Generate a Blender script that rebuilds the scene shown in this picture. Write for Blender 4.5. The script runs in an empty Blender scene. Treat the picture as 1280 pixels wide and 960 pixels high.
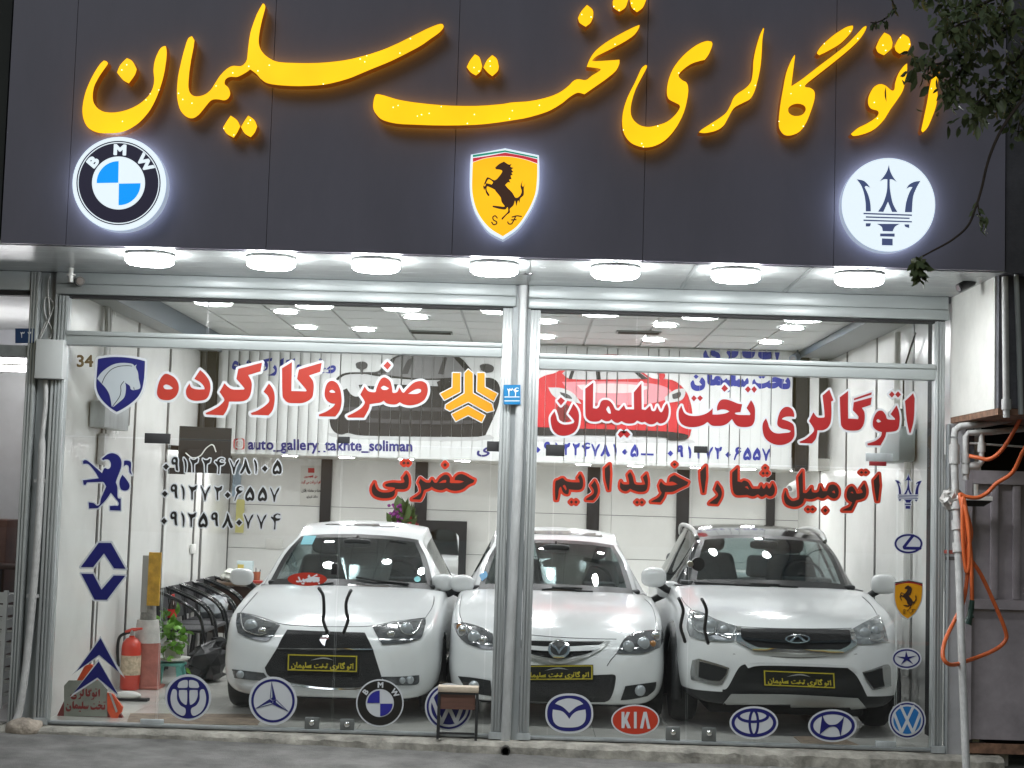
import bpy, bmesh, math, random
import numpy as np
from mathutils import Vector, Matrix
from mathutils.bvhtree import BVHTree

SC = bpy.context.scene
COL = SC.collection
R = math.radians
random.seed(7)

# ------------------------------------------------------------------ camera, world, light
CAM_F, CAM_PITCH, CAM_ROLL, CAM_YAW = 1921.55, R(4.396), R(1.706), R(-0.691)
CAM_POS = Vector((0.085, -11.544, 1.74))
_cy, _sy = math.cos(CAM_YAW), math.sin(CAM_YAW)
C_FWD = Vector((_sy*math.cos(CAM_PITCH), _cy*math.cos(CAM_PITCH), math.sin(CAM_PITCH)))
_r0 = Vector((_cy, -_sy, 0)); _u0 = _r0.cross(C_FWD)
C_RT = _r0*math.cos(CAM_ROLL) + _u0*math.sin(CAM_ROLL)
C_UP = -_r0*math.sin(CAM_ROLL) + _u0*math.cos(CAM_ROLL)
cam_d = bpy.data.cameras.new('camera')
cam_d.sensor_width = 36.0
cam_d.lens = CAM_F/1280*36.0
cam_d.clip_start, cam_d.clip_end = 0.1, 400
cam_o = bpy.data.objects.new('camera', cam_d)
COL.objects.link(cam_o)
cam_o.matrix_world = Matrix(((C_RT.x, C_UP.x, -C_FWD.x, CAM_POS.x), (C_RT.y, C_UP.y, -C_FWD.y, CAM_POS.y),
                             (C_RT.z, C_UP.z, -C_FWD.z, CAM_POS.z), (0, 0, 0, 1)))
SC.camera = cam_o
SC.view_settings.view_transform = 'Standard'
SC.view_settings.look = 'None'
SC.view_settings.exposure = 0.0
SC.view_settings.gamma = 1.0

SUN_EL, SUN_AZ = R(2.0), R(0)      # dusk: the sun has gone down behind the building
W = bpy.data.worlds.new('World'); SC.world = W; W.use_nodes = True
_sky = W.node_tree.nodes.new('ShaderNodeTexSky'); _sky.sky_type = 'NISHITA'; _sky.sun_disc = False
_sky.sun_elevation = SUN_EL; _sky.sun_rotation = SUN_AZ
_bg = W.node_tree.nodes['Background']; _bg.inputs[1].default_value = 0.15
W.node_tree.links.new(_sky.outputs[0], _bg.inputs[0])
sun_d = bpy.data.lights.new('sun', 'SUN'); sun_d.energy = 0.42; sun_d.angle = R(25); sun_d.color = (.92, .93, 1.0)   # soft glow of the lit street
sun_o = bpy.data.objects.new('sun', sun_d); COL.objects.link(sun_o)
sun_o.rotation_euler = (R(58), 0, R(-22))
try:
    SC.cycles.max_bounces = 10; SC.cycles.transparent_max_bounces = 24
    SC.cycles.sample_clamp_indirect = 6.0
    SC.cycles.caustics_reflective = False; SC.cycles.caustics_refractive = False
except Exception:
    pass

def ray(px, py):
    return (C_FWD + C_RT*((px-640)/CAM_F) - C_UP*((py-480)/CAM_F)).normalized()
def at(px, py, ax, val):            # the point of the plane (axis = val) that stands behind a spot of the photograph
    d = ray(px, py)
    return CAM_POS + d*((val-CAM_POS[ax])/d[ax])
def aty(px, py, Y): return at(px, py, 1, Y)
def atz(px, py, Z): return at(px, py, 2, Z)
def atx(px, py, X): return at(px, py, 0, X)
def proj(p):
    v = Vector(p)-CAM_POS; z = v.dot(C_FWD)
    return (640+CAM_F*v.dot(C_RT)/z, 480-CAM_F*v.dot(C_UP)/z)

# ------------------------------------------------------------------ materials
MATS = {}
def mat(name, col, rough=.5, metal=0, emit=None, estr=0, var=0, scale=6, bump=0, bscale=60, coat=0, spec=.5, col2=None, detail=6, stretch=None):
    if name in MATS: return MATS[name]
    m = bpy.data.materials.new(name); m.use_nodes = True
    nt = m.node_tree; b = nt.nodes['Principled BSDF']
    c4 = (*col, 1)
    b.inputs['Base Color'].default_value = c4
    b.inputs['Roughness'].default_value = rough
    b.inputs['Metallic'].default_value = metal
    b.inputs['Specular IOR Level'].default_value = spec
    if coat: b.inputs['Coat Weight'].default_value = coat; b.inputs['Coat Roughness'].default_value = .04
    if emit:
        b.inputs['Emission Color'].default_value = (*emit, 1); b.inputs['Emission Strength'].default_value = estr
    tc = None
    if var or bump:
        tc = nt.nodes.new('ShaderNodeTexCoord'); mp = nt.nodes.new('ShaderNodeMapping')
        if stretch: mp.inputs['Scale'].default_value = stretch
        nt.links.new(tc.outputs['Object'], mp.inputs[0])
    if var:
        n = nt.nodes.new('ShaderNodeTexNoise'); n.inputs['Scale'].default_value = scale; n.inputs['Detail'].default_value = detail
        n.inputs['Roughness'].default_value = .65
        nt.links.new(mp.outputs[0], n.inputs['Vector'])
        rp = nt.nodes.new('ShaderNodeValToRGB')
        lo = col2 if col2 else tuple(max(0, c*(1-var)) for c in col)
        hi = tuple(min(1, c*(1+var*.6)) for c in col)
        rp.color_ramp.elements[0].position = .34; rp.color_ramp.elements[0].color = (*lo, 1)
        rp.color_ramp.elements[1].position = .66; rp.color_ramp.elements[1].color = (*hi, 1)
        nt.links.new(n.outputs[0], rp.inputs[0]); nt.links.new(rp.outputs[0], b.inputs['Base Color'])
        mr = nt.nodes.new('ShaderNodeMapRange'); mr.inputs[3].default_value = max(0, rough-.1); mr.inputs[4].default_value = min(1, rough+.12)
        nt.links.new(n.outputs[0], mr.inputs[0]); nt.links.new(mr.outputs[0], b.inputs['Roughness'])
    if bump:
        n2 = nt.nodes.new('ShaderNodeTexNoise'); n2.inputs['Scale'].default_value = bscale; n2.inputs['Detail'].default_value = 5
        nt.links.new(mp.outputs[0], n2.inputs['Vector'])
        bp = nt.nodes.new('ShaderNodeBump'); bp.inputs['Strength'].default_value = bump; bp.inputs['Distance'].default_value = .02
        nt.links.new(n2.outputs[0], bp.inputs['Height']); nt.links.new(bp.outputs[0], b.inputs['Normal'])
    MATS[name] = m
    return m
def glassmat(name, tint=(1, 1, 1), ior=1.45, rough=0.0, streak=0):
    if name in MATS: return MATS[name]
    m = bpy.data.materials.new(name); m.use_nodes = True; nt = m.node_tree
    for n in list(nt.nodes): nt.nodes.remove(n)
    o = nt.nodes.new('ShaderNodeOutputMaterial'); t = nt.nodes.new('ShaderNodeBsdfTransparent'); t.inputs[0].default_value = (*tint, 1)
    g = nt.nodes.new('ShaderNodeBsdfGlossy'); g.inputs['Roughness'].default_value = rough
    # Schlick's reflectance, the same from both sides of the pane
    ge = nt.nodes.new('ShaderNodeNewGeometry'); dp = nt.nodes.new('ShaderNodeVectorMath'); dp.operation = 'DOT_PRODUCT'
    nt.links.new(ge.outputs['Incoming'], dp.inputs[0]); nt.links.new(ge.outputs['Normal'], dp.inputs[1])
    def mth(op, a, b=None):
        n = nt.nodes.new('ShaderNodeMath'); n.operation = op
        for i, q in enumerate((a, b)):
            if q is None: continue
            if isinstance(q, (int, float)): n.inputs[i].default_value = q
            else: nt.links.new(q, n.inputs[i])
        return n
    r0 = ((ior-1)/(ior+1))**2
    ab = mth('ABSOLUTE', dp.outputs['Value']); om = mth('SUBTRACT', 1.0, ab.outputs[0]); pw = mth('POWER', om.outputs[0], 5.0)
    f = mth('ADD', mth('MULTIPLY', pw.outputs[0], 1-r0).outputs[0], r0)
    mx = nt.nodes.new('ShaderNodeMixShader')
    nt.links.new(f.outputs[0], mx.inputs[0]); nt.links.new(t.outputs[0], mx.inputs[1]); nt.links.new(g.outputs[0], mx.inputs[2])
    nt.links.new(mx.outputs[0], o.inputs[0])
    MATS[name] = m
    return m
def emitmat(name, col, s, var=0, scale=8):
    if name in MATS: return MATS[name]
    m = bpy.data.materials.new(name); m.use_nodes = True; nt = m.node_tree
    b = nt.nodes['Principled BSDF']; b.inputs['Base Color'].default_value = (*[min(.8, c*.8) for c in col], 1)
    b.inputs['Roughness'].default_value = .25
    b.inputs['Emission Color'].default_value = (*col, 1); b.inputs['Emission Strength'].default_value = s
    if var:
        tc = nt.nodes.new('ShaderNodeTexCoord'); n = nt.nodes.new('ShaderNodeTexNoise'); n.inputs['Scale'].default_value = scale; n.inputs['Detail'].default_value = 2
        nt.links.new(tc.outputs['Object'], n.inputs['Vector'])
        mr = nt.nodes.new('ShaderNodeMapRange'); mr.inputs[1].default_value = .3; mr.inputs[2].default_value = .7
        mr.inputs[3].default_value = s*(1-var); mr.inputs[4].default_value = s*(1+var)
        nt.links.new(n.outputs[0], mr.inputs[0]); nt.links.new(mr.outputs[0], b.inputs['Emission Strength'])
    MATS[name] = m
    return m

# ------------------------------------------------------------------ objects
def tag(o, label=None, cat=None, group=None, kind=None):
    if label: o['label'] = label
    if cat: o['category'] = cat
    if group: o['group'] = group
    if kind: o['kind'] = kind
    return o
def thing(name, label, cat, loc=(0, 0, 0), group=None):
    o = bpy.data.objects.new(name, None); COL.objects.link(o); o.location = loc; o.empty_display_size = .1
    return tag(o, label, cat, group)
def wloc(o):
    p = Vector((0, 0, 0))
    while o is not None: p = p+Vector(o.location); o = o.parent
    return p
def sharp(me, ang=35):
    for p in me.polygons: p.use_smooth = True
    try: me.set_sharp_from_angle(angle=R(ang))
    except Exception: pass
class MB:
    """collects vertices and faces in world space and links them as one mesh object"""
    def __init__(s): s.v = []; s.f = []; s.m = []
    def add(s, vs, fs, mi=0):
        k = len(s.v); s.v += [Vector(p) for p in vs]; s.f += [tuple(i+k for i in f) for f in fs]; s.m += [mi]*len(fs); return s
    def box(s, a, b, mi=0, ch=0):
        x0, x1 = sorted((a[0], b[0])); y0, y1 = sorted((a[1], b[1])); z0, z1 = sorted((a[2], b[2]))
        if ch and min(x1-x0, y1-y0, z1-z0) > 2.2*ch:
            bm = bmesh.new(); bmesh.ops.create_cube(bm, size=1)
            for v in bm.verts: v.co = Vector(((x0+x1)/2+v.co.x*(x1-x0), (y0+y1)/2+v.co.y*(y1-y0), (z0+z1)/2+v.co.z*(z1-z0)))
            bmesh.ops.bevel(bm, geom=bm.edges[:], offset=ch, segments=2, affect='EDGES', profile=.5)
            bm.verts.index_update()
            s.add([v.co.copy() for v in bm.verts], [[v.index for v in f.verts] for f in bm.faces], mi); bm.free(); return s
        vs = [(x0, y0, z0), (x1, y0, z0), (x1, y1, z0), (x0, y1, z0), (x0, y0, z1), (x1, y0, z1), (x1, y1, z1), (x0, y1, z1)]
        return s.add(vs, [(0, 3, 2, 1), (4, 5, 6, 7), (0, 1, 5, 4), (1, 2, 6, 5), (2, 3, 7, 6), (3, 0, 4, 7)], mi)
    def hexa(s, p, mi=0):             # 8 points: bottom loop, top loop
        return s.add(p, [(0, 3, 2, 1), (4, 5, 6, 7), (0, 1, 5, 4), (1, 2, 6, 5), (2, 3, 7, 6), (3, 0, 4, 7)], mi)
    def tube(s, pts, r, n=10, mi=0, cap=True):
        pts = [Vector(p) for p in pts]; rs = r if isinstance(r, (list, tuple)) else [r]*len(pts)
        prev = None; rings = []
        for i, p in enumerate(pts):
            t = (pts[min(i+1, len(pts)-1)]-pts[max(i-1, 0)])
            if t.length < 1e-9: t = Vector((0, 0, 1))
            t.normalize()
            if prev is None:
                a = Vector((0, 0, 1)) if abs(t.z) < .9 else Vector((1, 0, 0)); u = t.cross(a).normalized()
            else:
                u = prev-t*prev.dot(t)
                u = u.normalized() if u.length > 1e-6 else t.orthogonal().normalized()
            prev = u; w = t.cross(u)
            rings.append([p+u*(rs[i]*math.cos(2*math.pi*k/n))+w*(rs[i]*math.sin(2*math.pi*k/n)) for k in range(n)])
        vs = [q for rg in rings for q in rg]; fs = []
        for i in range(len(pts)-1):
            for k in range(n):
                a = i*n+k; b = i*n+(k+1) % n; fs.append((a, b, b+n, a+n))
        if cap: fs += [tuple(range(n-1, -1, -1)), tuple(range((len(pts)-1)*n, len(pts)*n))]
        return s.add(vs, fs, mi)
    def lathe(s, c, prof, n=24, axis='z', mi=0):   # prof: (radius, height along axis)
        c = Vector(c); vs = []; fs = []
        for (r, h) in prof:
            for k in range(n):
                a = 2*math.pi*k/n; x, y = r*math.cos(a), r*math.sin(a)
                vs.append(c+(Vector((x, y, h)) if axis == 'z' else Vector((h, x, y)) if axis == 'x' else Vector((x, h, y))))
        for i in range(len(prof)-1):
            for k in range(n):
                a = i*n+k; b = i*n+(k+1) % n; fs.append((a, b, b+n, a+n))
        if prof[0][0] > 1e-5: fs.append(tuple(range(n-1, -1, -1)))
        if prof[-1][0] > 1e-5: fs.append(tuple(range((len(prof)-1)*n, len(prof)*n)))
        return s.add(vs, fs, mi)
    def ell(s, c, rx, ry, rz, n=16, mi=0, e=1.0):
        vs = []; fs = []; h = n//2
        sg = lambda v: math.copysign(abs(v)**e, v)
        for i in range(h+1):
            th = math.pi*i/h
            for k in range(n):
                a = 2*math.pi*k/n
                vs.append(Vector(c)+Vector((rx*sg(math.sin(th))*sg(math.cos(a)), ry*sg(math.sin(th))*sg(math.sin(a)), rz*sg(math.cos(th)))))
        for i in range(h):
            for k in range(n):
                a = i*n+k; b = i*n+(k+1) % n; fs.append((a, a+n, b+n, b))
        return s.add(vs, fs, mi)
    def build(s, name, mats, parent=None, smooth=35):
        me = bpy.data.meshes.new(name); off = wloc(parent) if parent else Vector((0, 0, 0))
        me.from_pydata([tuple(p-off) for p in s.v], [], s.f)
        if not isinstance(mats, (list, tuple)): mats = [mats]
        for m in mats: me.materials.append(m)
        me.polygons.foreach_set('material_index', s.m)
        bm = bmesh.new(); bm.from_mesh(me); bmesh.ops.remove_doubles(bm, verts=bm.verts, dist=1e-6)
        bmesh.ops.recalc_face_normals(bm, faces=bm.faces); bm.to_mesh(me); bm.free()
        if smooth: sharp(me, smooth)
        o = bpy.data.objects.new(name, me); COL.objects.link(o)
        if parent: o.parent = parent
        return o

# ------------------------------------------------------------------ outlines (in pixels of the photograph)
def catmull(pts, flags, n=5, closed=True):
    out = []; N = len(pts); P = [np.array(p, float) for p in pts]
    rng = range(N) if closed else range(N-1)
    for i in rng:
        j = (i+1) % N; p1, p2 = P[i], P[j]
        if flags[i] and flags[j]:
            out.append(p1); continue
        p0 = P[i-1] if not flags[i] and (closed or i > 0) else p1-(p2-p1)*.5
        p3 = P[(j+1) % N] if not flags[j] and (closed or j < N-1) else p2+(p2-p1)*.5
        for k in range(n):
            t = k/n
            out.append(.5*((2*p1)+(-p0+p2)*t+(2*p0-5*p1+4*p2-p3)*t*t+(-p0+3*p1-3*p2+p3)*t**3))
    if not closed: out.append(P[-1])
    return np.array(out)
def tr(txt, ox=0, oy=0, s=1.0, n=4):   # "x,y x,y! ; ..." (! = corner) measured on an enlargement that starts at ox,oy
    res = []
    for part in txt.split(';'):
        pts = []; fl = []
        for tok in part.split():
            c = tok.endswith('!'); tok = tok.rstrip('!'); x, y = tok.split(',')
            pts.append((ox+float(x)/s, oy+float(y)/s)); fl.append(c)
        if len(pts) > 2: res.append(catmull(pts, fl, n))
    return res
def circ(cx, cy, rx, ry=None, n=48, a0=0, a1=360):
    ry = rx if ry is None else ry
    full = abs(a1-a0) >= 360
    k = n if full else max(3, int(n*abs(a1-a0)/360))+1
    return np.array([(cx+rx*math.cos(R(a0+(a1-a0)*i/(n if full else k-1))), cy-ry*math.sin(R(a0+(a1-a0)*i/(n if full else k-1)))) for i in range(k)])
def sector(cx, cy, r, a0, a1): return np.vstack([[(cx, cy)], circ(cx, cy, r, None, 48, a0, a1)])
def xf(polys, sx, sy, tx, ty, rot=0, ox=0, oy=0, kx=0):
    c, s = math.cos(rot), math.sin(rot); out = []
    for p in polys:
        q = np.array(p, float)-(ox, oy); q = q*(sx, sy); x = q[:, 0]*c-q[:, 1]*s; y = q[:, 0]*s+q[:, 1]*c
        out.append(np.stack([x+tx, y+ty+kx*x], 1))
    return out
def bbox(polys):
    a = np.vstack(polys); return a[:, 0].min(), a[:, 1].min(), a[:, 0].max(), a[:, 1].max()
def fit(polys, x0, y0, x1, y1, skew=0):
    a, b, c, d = bbox(polys); sx = (x1-x0)/(c-a); sy = (y1-y0)/(d-b)
    return [np.stack([(p[:, 0]-a)*sx+x0, (p[:, 1]-b)*sy+y0+skew*((p[:, 0]-a)*sx-(x1-x0)/2)], 1) for p in polys]
def simplify(p, eps):
    if len(p) < 5: return p
    keep = np.zeros(len(p), bool); far = int(np.argmax(((p-p[0])**2).sum(1))); keep[0] = keep[far] = True
    st = [(0, far), (far, len(p))]; q = np.vstack([p, p[:1]])
    while st:
        a, b = st.pop()
        if b-a < 2: continue
        A, B = q[a], q[b]; d = B-A; L = np.hypot(*d); seg = q[a+1:b]
        dist = np.abs((seg[:, 0]-A[0])*d[1]-(seg[:, 1]-A[1])*d[0])/L if L > 1e-9 else np.hypot(seg[:, 0]-A[0], seg[:, 1]-A[1])
        k = int(np.argmax(dist))
        if dist[k] > eps:
            keep[(a+1+k) % len(p)] = True; st += [(a, a+1+k), (a+1+k, b)]
    return p[keep]
def grow(polys, r, res=None, strokes=None, union=True):
    """outline of the polygons grown by r (rounded), and of stroked lines [(pts, half width)]"""
    segs = []; allp = []
    for p in polys: allp.append(p)
    for (p, w) in (strokes or []): allp.append(np.array(p, float))
    x0, y0, x1, y1 = bbox(allp)
    mw = max([w for _, w in (strokes or [])]+[0])
    pad = max(r, 0)+mw+1e-6
    if res is None: res = max((x1-x0), (y1-y0))/260
    pad += 2*res
    nx = int((x1-x0+2*pad)/res)+2; ny = int((y1-y0+2*pad)/res)+2
    X = x0-pad+np.arange(nx)*res+1.3e-5; Y = y0-pad+np.arange(ny)*res+1.7e-5
    GX, GY = np.meshgrid(X, Y)
    def dist2(p, closed, D):
        q = np.roll(p, -1, 0) if closed else p[1:]; p_ = p if closed else p[:-1]
        for a, b in zip(p_, q):
            lo = np.minimum(a, b)-lim; hi = np.maximum(a, b)+lim
            i0, i1 = np.searchsorted(X, (lo[0], hi[0])); j0, j1 = np.searchsorted(Y, (lo[1], hi[1]))
            if i1 <= i0 or j1 <= j0: continue
            gx = GX[j0:j1, i0:i1]; gy = GY[j0:j1, i0:i1]
            d = b-a; L = d@d
            t = np.clip(((gx-a[0])*d[0]+(gy-a[1])*d[1])/L, 0, 1) if L > 1e-12 else 0
            D[j0:j1, i0:i1] = np.minimum(D[j0:j1, i0:i1], (gx-a[0]-t*d[0])**2+(gy-a[1]-t*d[1])**2)
    lim = pad
    S = np.full(GX.shape, 1e9)
    if polys:
        D = np.full(GX.shape, (2*pad)**2); I = np.zeros(GX.shape, bool)
        for p in polys:
            dist2(p, True, D)
            q = np.roll(p, -1, 0)
            for a, b in zip(p, q):
                if a[1] == b[1]: continue
                j0, j1 = np.searchsorted(Y, sorted((a[1], b[1])))
                if j1 <= j0: continue
                xs = a[0]+(Y[j0:j1]-a[1])/(b[1]-a[1])*(b[0]-a[0])
                I[j0:j1] ^= GX[j0:j1] < xs[:, None]
        S = np.where(I, -np.sqrt(D), np.sqrt(D))-r
    for (p, w) in (strokes or []):
        D = np.full(GX.shape, (2*pad)**2); dist2(np.array(p, float), False, D)
        S = np.minimum(S, np.sqrt(D)-w-r)
    S[np.abs(S) < 1e-9] = 1e-9
    ins = S < 0; nxt = {}
    cell = ins[:-1, :-1]*1+ins[:-1, 1:]*2+ins[1:, 1:]*4+ins[1:, :-1]*8
    def pt(e):
        k, j, i = e
        if k == 0: a, b = S[j, i], S[j, i+1]; return (X[i]+res*a/(a-b), Y[j])
        a, b = S[j, i], S[j+1, i]; return (X[i], Y[j]+res*a/(a-b))
    TAB = {1: [(3, 0)], 2: [(0, 1)], 3: [(3, 1)], 4: [(1, 2)], 5: [(3, 0), (1, 2)], 6: [(0, 2)], 7: [(3, 2)], 8: [(2, 3)], 9: [(2, 0)],
           10: [(0, 1), (2, 3)], 11: [(2, 1)], 12: [(1, 3)], 13: [(1, 0)], 14: [(0, 3)]}
    for j, i in zip(*np.nonzero((cell > 0) & (cell < 15))):
        E = ((0, j, i), (1, j, i+1), (0, j+1, i), (1, j, i))
        for a, b in TAB[int(cell[j, i])]: nxt[E[a]] = E[b]
    out = []
    while nxt:
        s0 = next(iter(nxt)); loop = []; e = s0
        while e in nxt:
            loop.append(pt(e)); e = nxt.pop(e)
        if len(loop) > 3: out.append(simplify(np.array(loop), res*.22))
    return [p for p in out if len(p) > 2]
def fillmesh(polys, depth=0.0):
    """even-odd fill of 2D polygons -> (verts, faces); depth > 0 makes a solid, front at w=0"""
    cu = bpy.data.curves.new('tmp', 'CURVE'); cu.dimensions = '2D'; cu.fill_mode = 'BOTH' if depth else 'FRONT'
    cx, cy = polys[0][0]
    K = .02
    for p in polys:
        sp = cu.splines.new('POLY'); sp.points.add(len(p)-1); sp.use_cyclic_u = True
        for q, (x, y) in zip(sp.points, p): q.co = ((x-cx)*K, (y-cy)*K, 0, 1)
    if depth: cu.extrude = 1.0
    ob = bpy.data.objects.new('tmp', cu); COL.objects.link(ob)
    bpy.context.view_layer.update()
    me = ob.evaluated_get(bpy.context.evaluated_depsgraph_get()).to_mesh()
    vs = [(v.co.x/K+cx, v.co.y/K+cy, (0 if v.co.z > 0 else depth)) if depth else (v.co.x/K+cx, v.co.y/K+cy, 0) for v in me.vertices]
    fs = [tuple(p.vertices) for p in me.polygons]
    ob.to_mesh_clear() if False else None
    bpy.data.objects.remove(ob); bpy.data.curves.remove(cu)
    return vs, fs
def flat(polys, Y, thick=.0015, mb=None, mi=0):
    """solid sheet on the plane Y whose outline is given in pixels"""
    vs, fs = fillmesh(polys, thick)
    mb = mb or MB()
    return mb.add([aty(x, y, Y)+Vector((0, w, 0)) for x, y, w in vs], fs, mi)
_tx = {}
def text(s, dil=0.0):
    """outline of a line of text in the built-in font: unit em, y down, baseline 0"""
    if (s, dil) in _tx: return _tx[(s, dil)]
    cu = bpy.data.curves.new('tmp', 'FONT'); cu.body = s; cu.size = 1; cu.resolution_u = 5
    ob = bpy.data.objects.new('tmp', cu); COL.objects.link(ob); bpy.context.view_layer.update()
    me = ob.evaluated_get(bpy.context.evaluated_depsgraph_get()).to_mesh()
    bm = bmesh.new(); bm.from_mesh(me); bmesh.ops.remove_doubles(bm, verts=bm.verts, dist=1e-5)
    nxt = {}
    for f in bm.faces:
        for l in f.loops:
            if len(l.edge.link_faces) == 1: nxt.setdefault(l.vert.index, []).append(l.link_loop_next.vert.index)
    co = [(v.co.x, -v.co.y) for v in bm.verts]; loops = []
    while nxt:
        a = next(iter(nxt)); lp = []
        while a in nxt:
            lp.append(co[a]); b = nxt[a].pop()
            if not nxt[a]: del nxt[a]
            a = b
        if len(lp) > 2: loops.append(np.array(lp))
    bm.free(); bpy.data.objects.remove(ob); bpy.data.curves.remove(cu)
    if dil: loops = grow(loops, dil, res=.012)
    _tx[(s, dil)] = loops
    return loops
FORMS = {'ا': 'ﺍﺎﺍﺎ', 'ت': 'ﺕﺖﺗﺘ', 'و': 'ﻭﻮﻭﻮ', 'گ': 'ﮒﮓﮔﮕ', 'ل': 'ﻝﻞﻟﻠ', 'ر': 'ﺭﺮﺭﺮ', 'ی': 'ﯼﯽﯾﯿ', 'خ': 'ﺥﺦﺧﺨ', 'س': 'ﺱﺲﺳﺴ', 'م': 'ﻡﻢﻣﻤ',
         'ن': 'ﻥﻦﻧﻨ', 'ب': 'ﺏﺐﺑﺒ', 'ک': 'ﮎﮏﮐﮑ', 'ش': 'ﺵﺶﺷﺸ', 'د': 'ﺩﺪﺩﺪ', 'ص': 'ﺹﺺﺻﺼ', 'ف': 'ﻑﻒﻓﻔ', 'ه': 'ﻩﻪﻫﻬ', 'ح': 'ﺡﺢﺣﺤ', 'ق': 'ﻕﻖﻗﻘ', 'ط': 'ﻁﻂﻃﻄ', 'غ': 'ﻍﻎﻏﻐ', 'ض': 'ﺽﺾﺿﻀ'}
NOJOIN = set('اورد')
def fa(s):
    """join the Persian letters of a line and put them in drawing order"""
    out = []
    for i, c in enumerate(s):
        if c not in FORMS: out.append(c); continue
        p = i > 0 and s[i-1] in FORMS and s[i-1] not in NOJOIN
        n = i+1 < len(s) and s[i+1] in FORMS and c not in NOJOIN
        out.append(FORMS[c][(3 if n else 1) if p else (2 if n else 0)])
    return ''.join(reversed(out))
# ------------------------------------------------------------------ palette
M_fascia = mat('fascia composite panel', (.225, .218, .285), .40, var=.12, scale=1.1, spec=.4, stretch=(1, 1, .35))
M_joint = mat('panel joint', (.11, .10, .13), .8)
M_alu = mat('aluminium profile', (.46, .485, .49), .34, .30, var=.14, scale=14, stretch=(1, 1, .15))
M_alu2 = mat('aluminium rail', (.43, .465, .47), .36, .20, var=.10, scale=5, stretch=(.3, 1, 1))
M_alud = mat('aluminium inner face', (.30, .32, .33), .45, .3, var=.2, scale=9)
M_steel = mat('galvanised steel', (.42, .45, .465), .45, .2, var=.18, scale=12, stretch=(1, 1, .2))
M_soffit = mat('soffit sheet', (.60, .63, .63), .22, .1, var=.06, scale=2)
M_wall = mat('white wall panel', (.74, .745, .725), .22, var=.05, scale=1.6)
M_strip = mat('dark wall strip', (.06, .058, .055), .35)
M_stripm = mat('grey wall strip', (.20, .20, .19), .3, .3)
M_ceil = mat('ceiling tile', (.70, .71, .70), .7, var=.04, scale=20)
M_grid = mat('ceiling grid', (.50, .50, .50), .6)
M_beam = mat('grey beam', (.24, .25, .26), .5, var=.12, scale=3)
M_beamb = mat('blue beam face', (.10, .13, .17), .45)
M_floor = mat('polished floor tile', (.66, .65, .61), .13, var=.08, scale=2.2)
M_grout = mat('floor grout', (.30, .29, .27), .6)
M_conc = mat('worn concrete', (.30, .285, .25), .85, var=.5, scale=5.5, bump=.5, bscale=30)
M_asph = mat('asphalt', (.19, .185, .178), .9, var=.4, scale=3, bump=.7, bscale=120)
M_black = mat('black paint', (.015, .015, .016), .35)
M_blackm = mat('matt black', (.02, .02, .021), .7)
M_dark = mat('dark plaster', (.10, .10, .115), .8, var=.3, scale=4, bump=.3)
M_white = mat('white paint', (.74, .74, .71), .4)
M_plaster = mat('white plaster', (.66, .66, .63), .6, var=.10, scale=2.5, bump=.15, bscale=25)
M_rust = mat('rusty steel', (.20, .11, .07), .8, var=.5, scale=14)
M_pipe = mat('pipe paint', (.48, .48, .475), .45, var=.15, scale=18)
M_glass = glassmat('shop glass', (.975, .983, .981), 1.5)
M_gedge = mat('glass edge', (.75, .82, .80), .2)
M_lamp = emitmat('lamp diffuser', (.97, 1.0, 1.0), 75)
M_lampi = emitmat('ceiling lamp diffuser', (.98, .99, 1.0), 185)
M_lampm = emitmat('mezzanine lamp diffuser', (1.0, 1.0, 1.0), 120)
M_lrim = mat('lamp rim', (.70, .71, .71), .4)

# ------------------------------------------------------------------ ground
def struct(name, mb, m, smooth=0):
    return tag(mb.build(name, m, None, smooth), kind='structure')
def rough_sheet(x0, x1, y0, y1, nx, ny, z, amp, sc, seed):
    rnd = random.Random(seed); mb = MB(); ph = [rnd.uniform(0, 6.3) for _ in range(8)]
    def h(x, y): return amp*(math.sin(x*sc+ph[0])*math.sin(y*sc*1.3+ph[1])+.6*math.sin(x*sc*2.7+ph[2]+y*sc)*math.sin(y*sc*3.1+ph[3])+.5*math.sin(x*sc*6+ph[4])*math.sin(y*sc*5+ph[5]))
    vs = [(x0+(x1-x0)*i/nx, y0+(y1-y0)*j/ny, z(x0+(x1-x0)*i/nx, y0+(y1-y0)*j/ny)+h(x0+(x1-x0)*i/nx, y0+(y1-y0)*j/ny)) for j in range(ny+1) for i in range(nx+1)]
    fs = [(j*(nx+1)+i, j*(nx+1)+i+1, (j+1)*(nx+1)+i+1, (j+1)*(nx+1)+i) for j in range(ny) for i in range(nx)]
    return mb.add(vs, fs)
struct('road', rough_sheet(-60, 60, -60, -1.6, 60, 30, lambda x, y: -.13, .002, 1.1, 3), M_asph, 60)
struct('pavement', rough_sheet(-12, 12, -1.62, -.16, 240, 16, lambda x, y: -.05-.075*(x+3.4)/6.6 if -3.4 < x < 3.2 else (-.05 if x <= -3.4 else -.125), .004, 3.0, 5), M_asph, 60)
def ledge():
    mb = MB(); n = 150; rnd = random.Random(4); vs = []; fs = []
    for i in range(n+1):
        x = -3.75+(7.35)*i/n
        e = .012*math.sin(x*9)+.010*math.sin(x*23+1)+rnd.uniform(-.006, .006)
        yb = -.17-.035*max(0, min(1, (x+.6)/1.0))+e
        zt = -.006+rnd.uniform(-.002, .002)
        vs += [(x, .06, zt), (x, yb+.035, zt-.004), (x, yb, zt-.03+rnd.uniform(-.006, .006)), (x, yb-.02+e*.5, -.17)]
    for i in range(n):
        for k in range(3): a = i*4+k; fs.append((a, a+4, a+5, a+1))
    return mb.add(vs, fs)
struct('door_sill', ledge(), M_conc, 40)
mb = MB()
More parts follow.
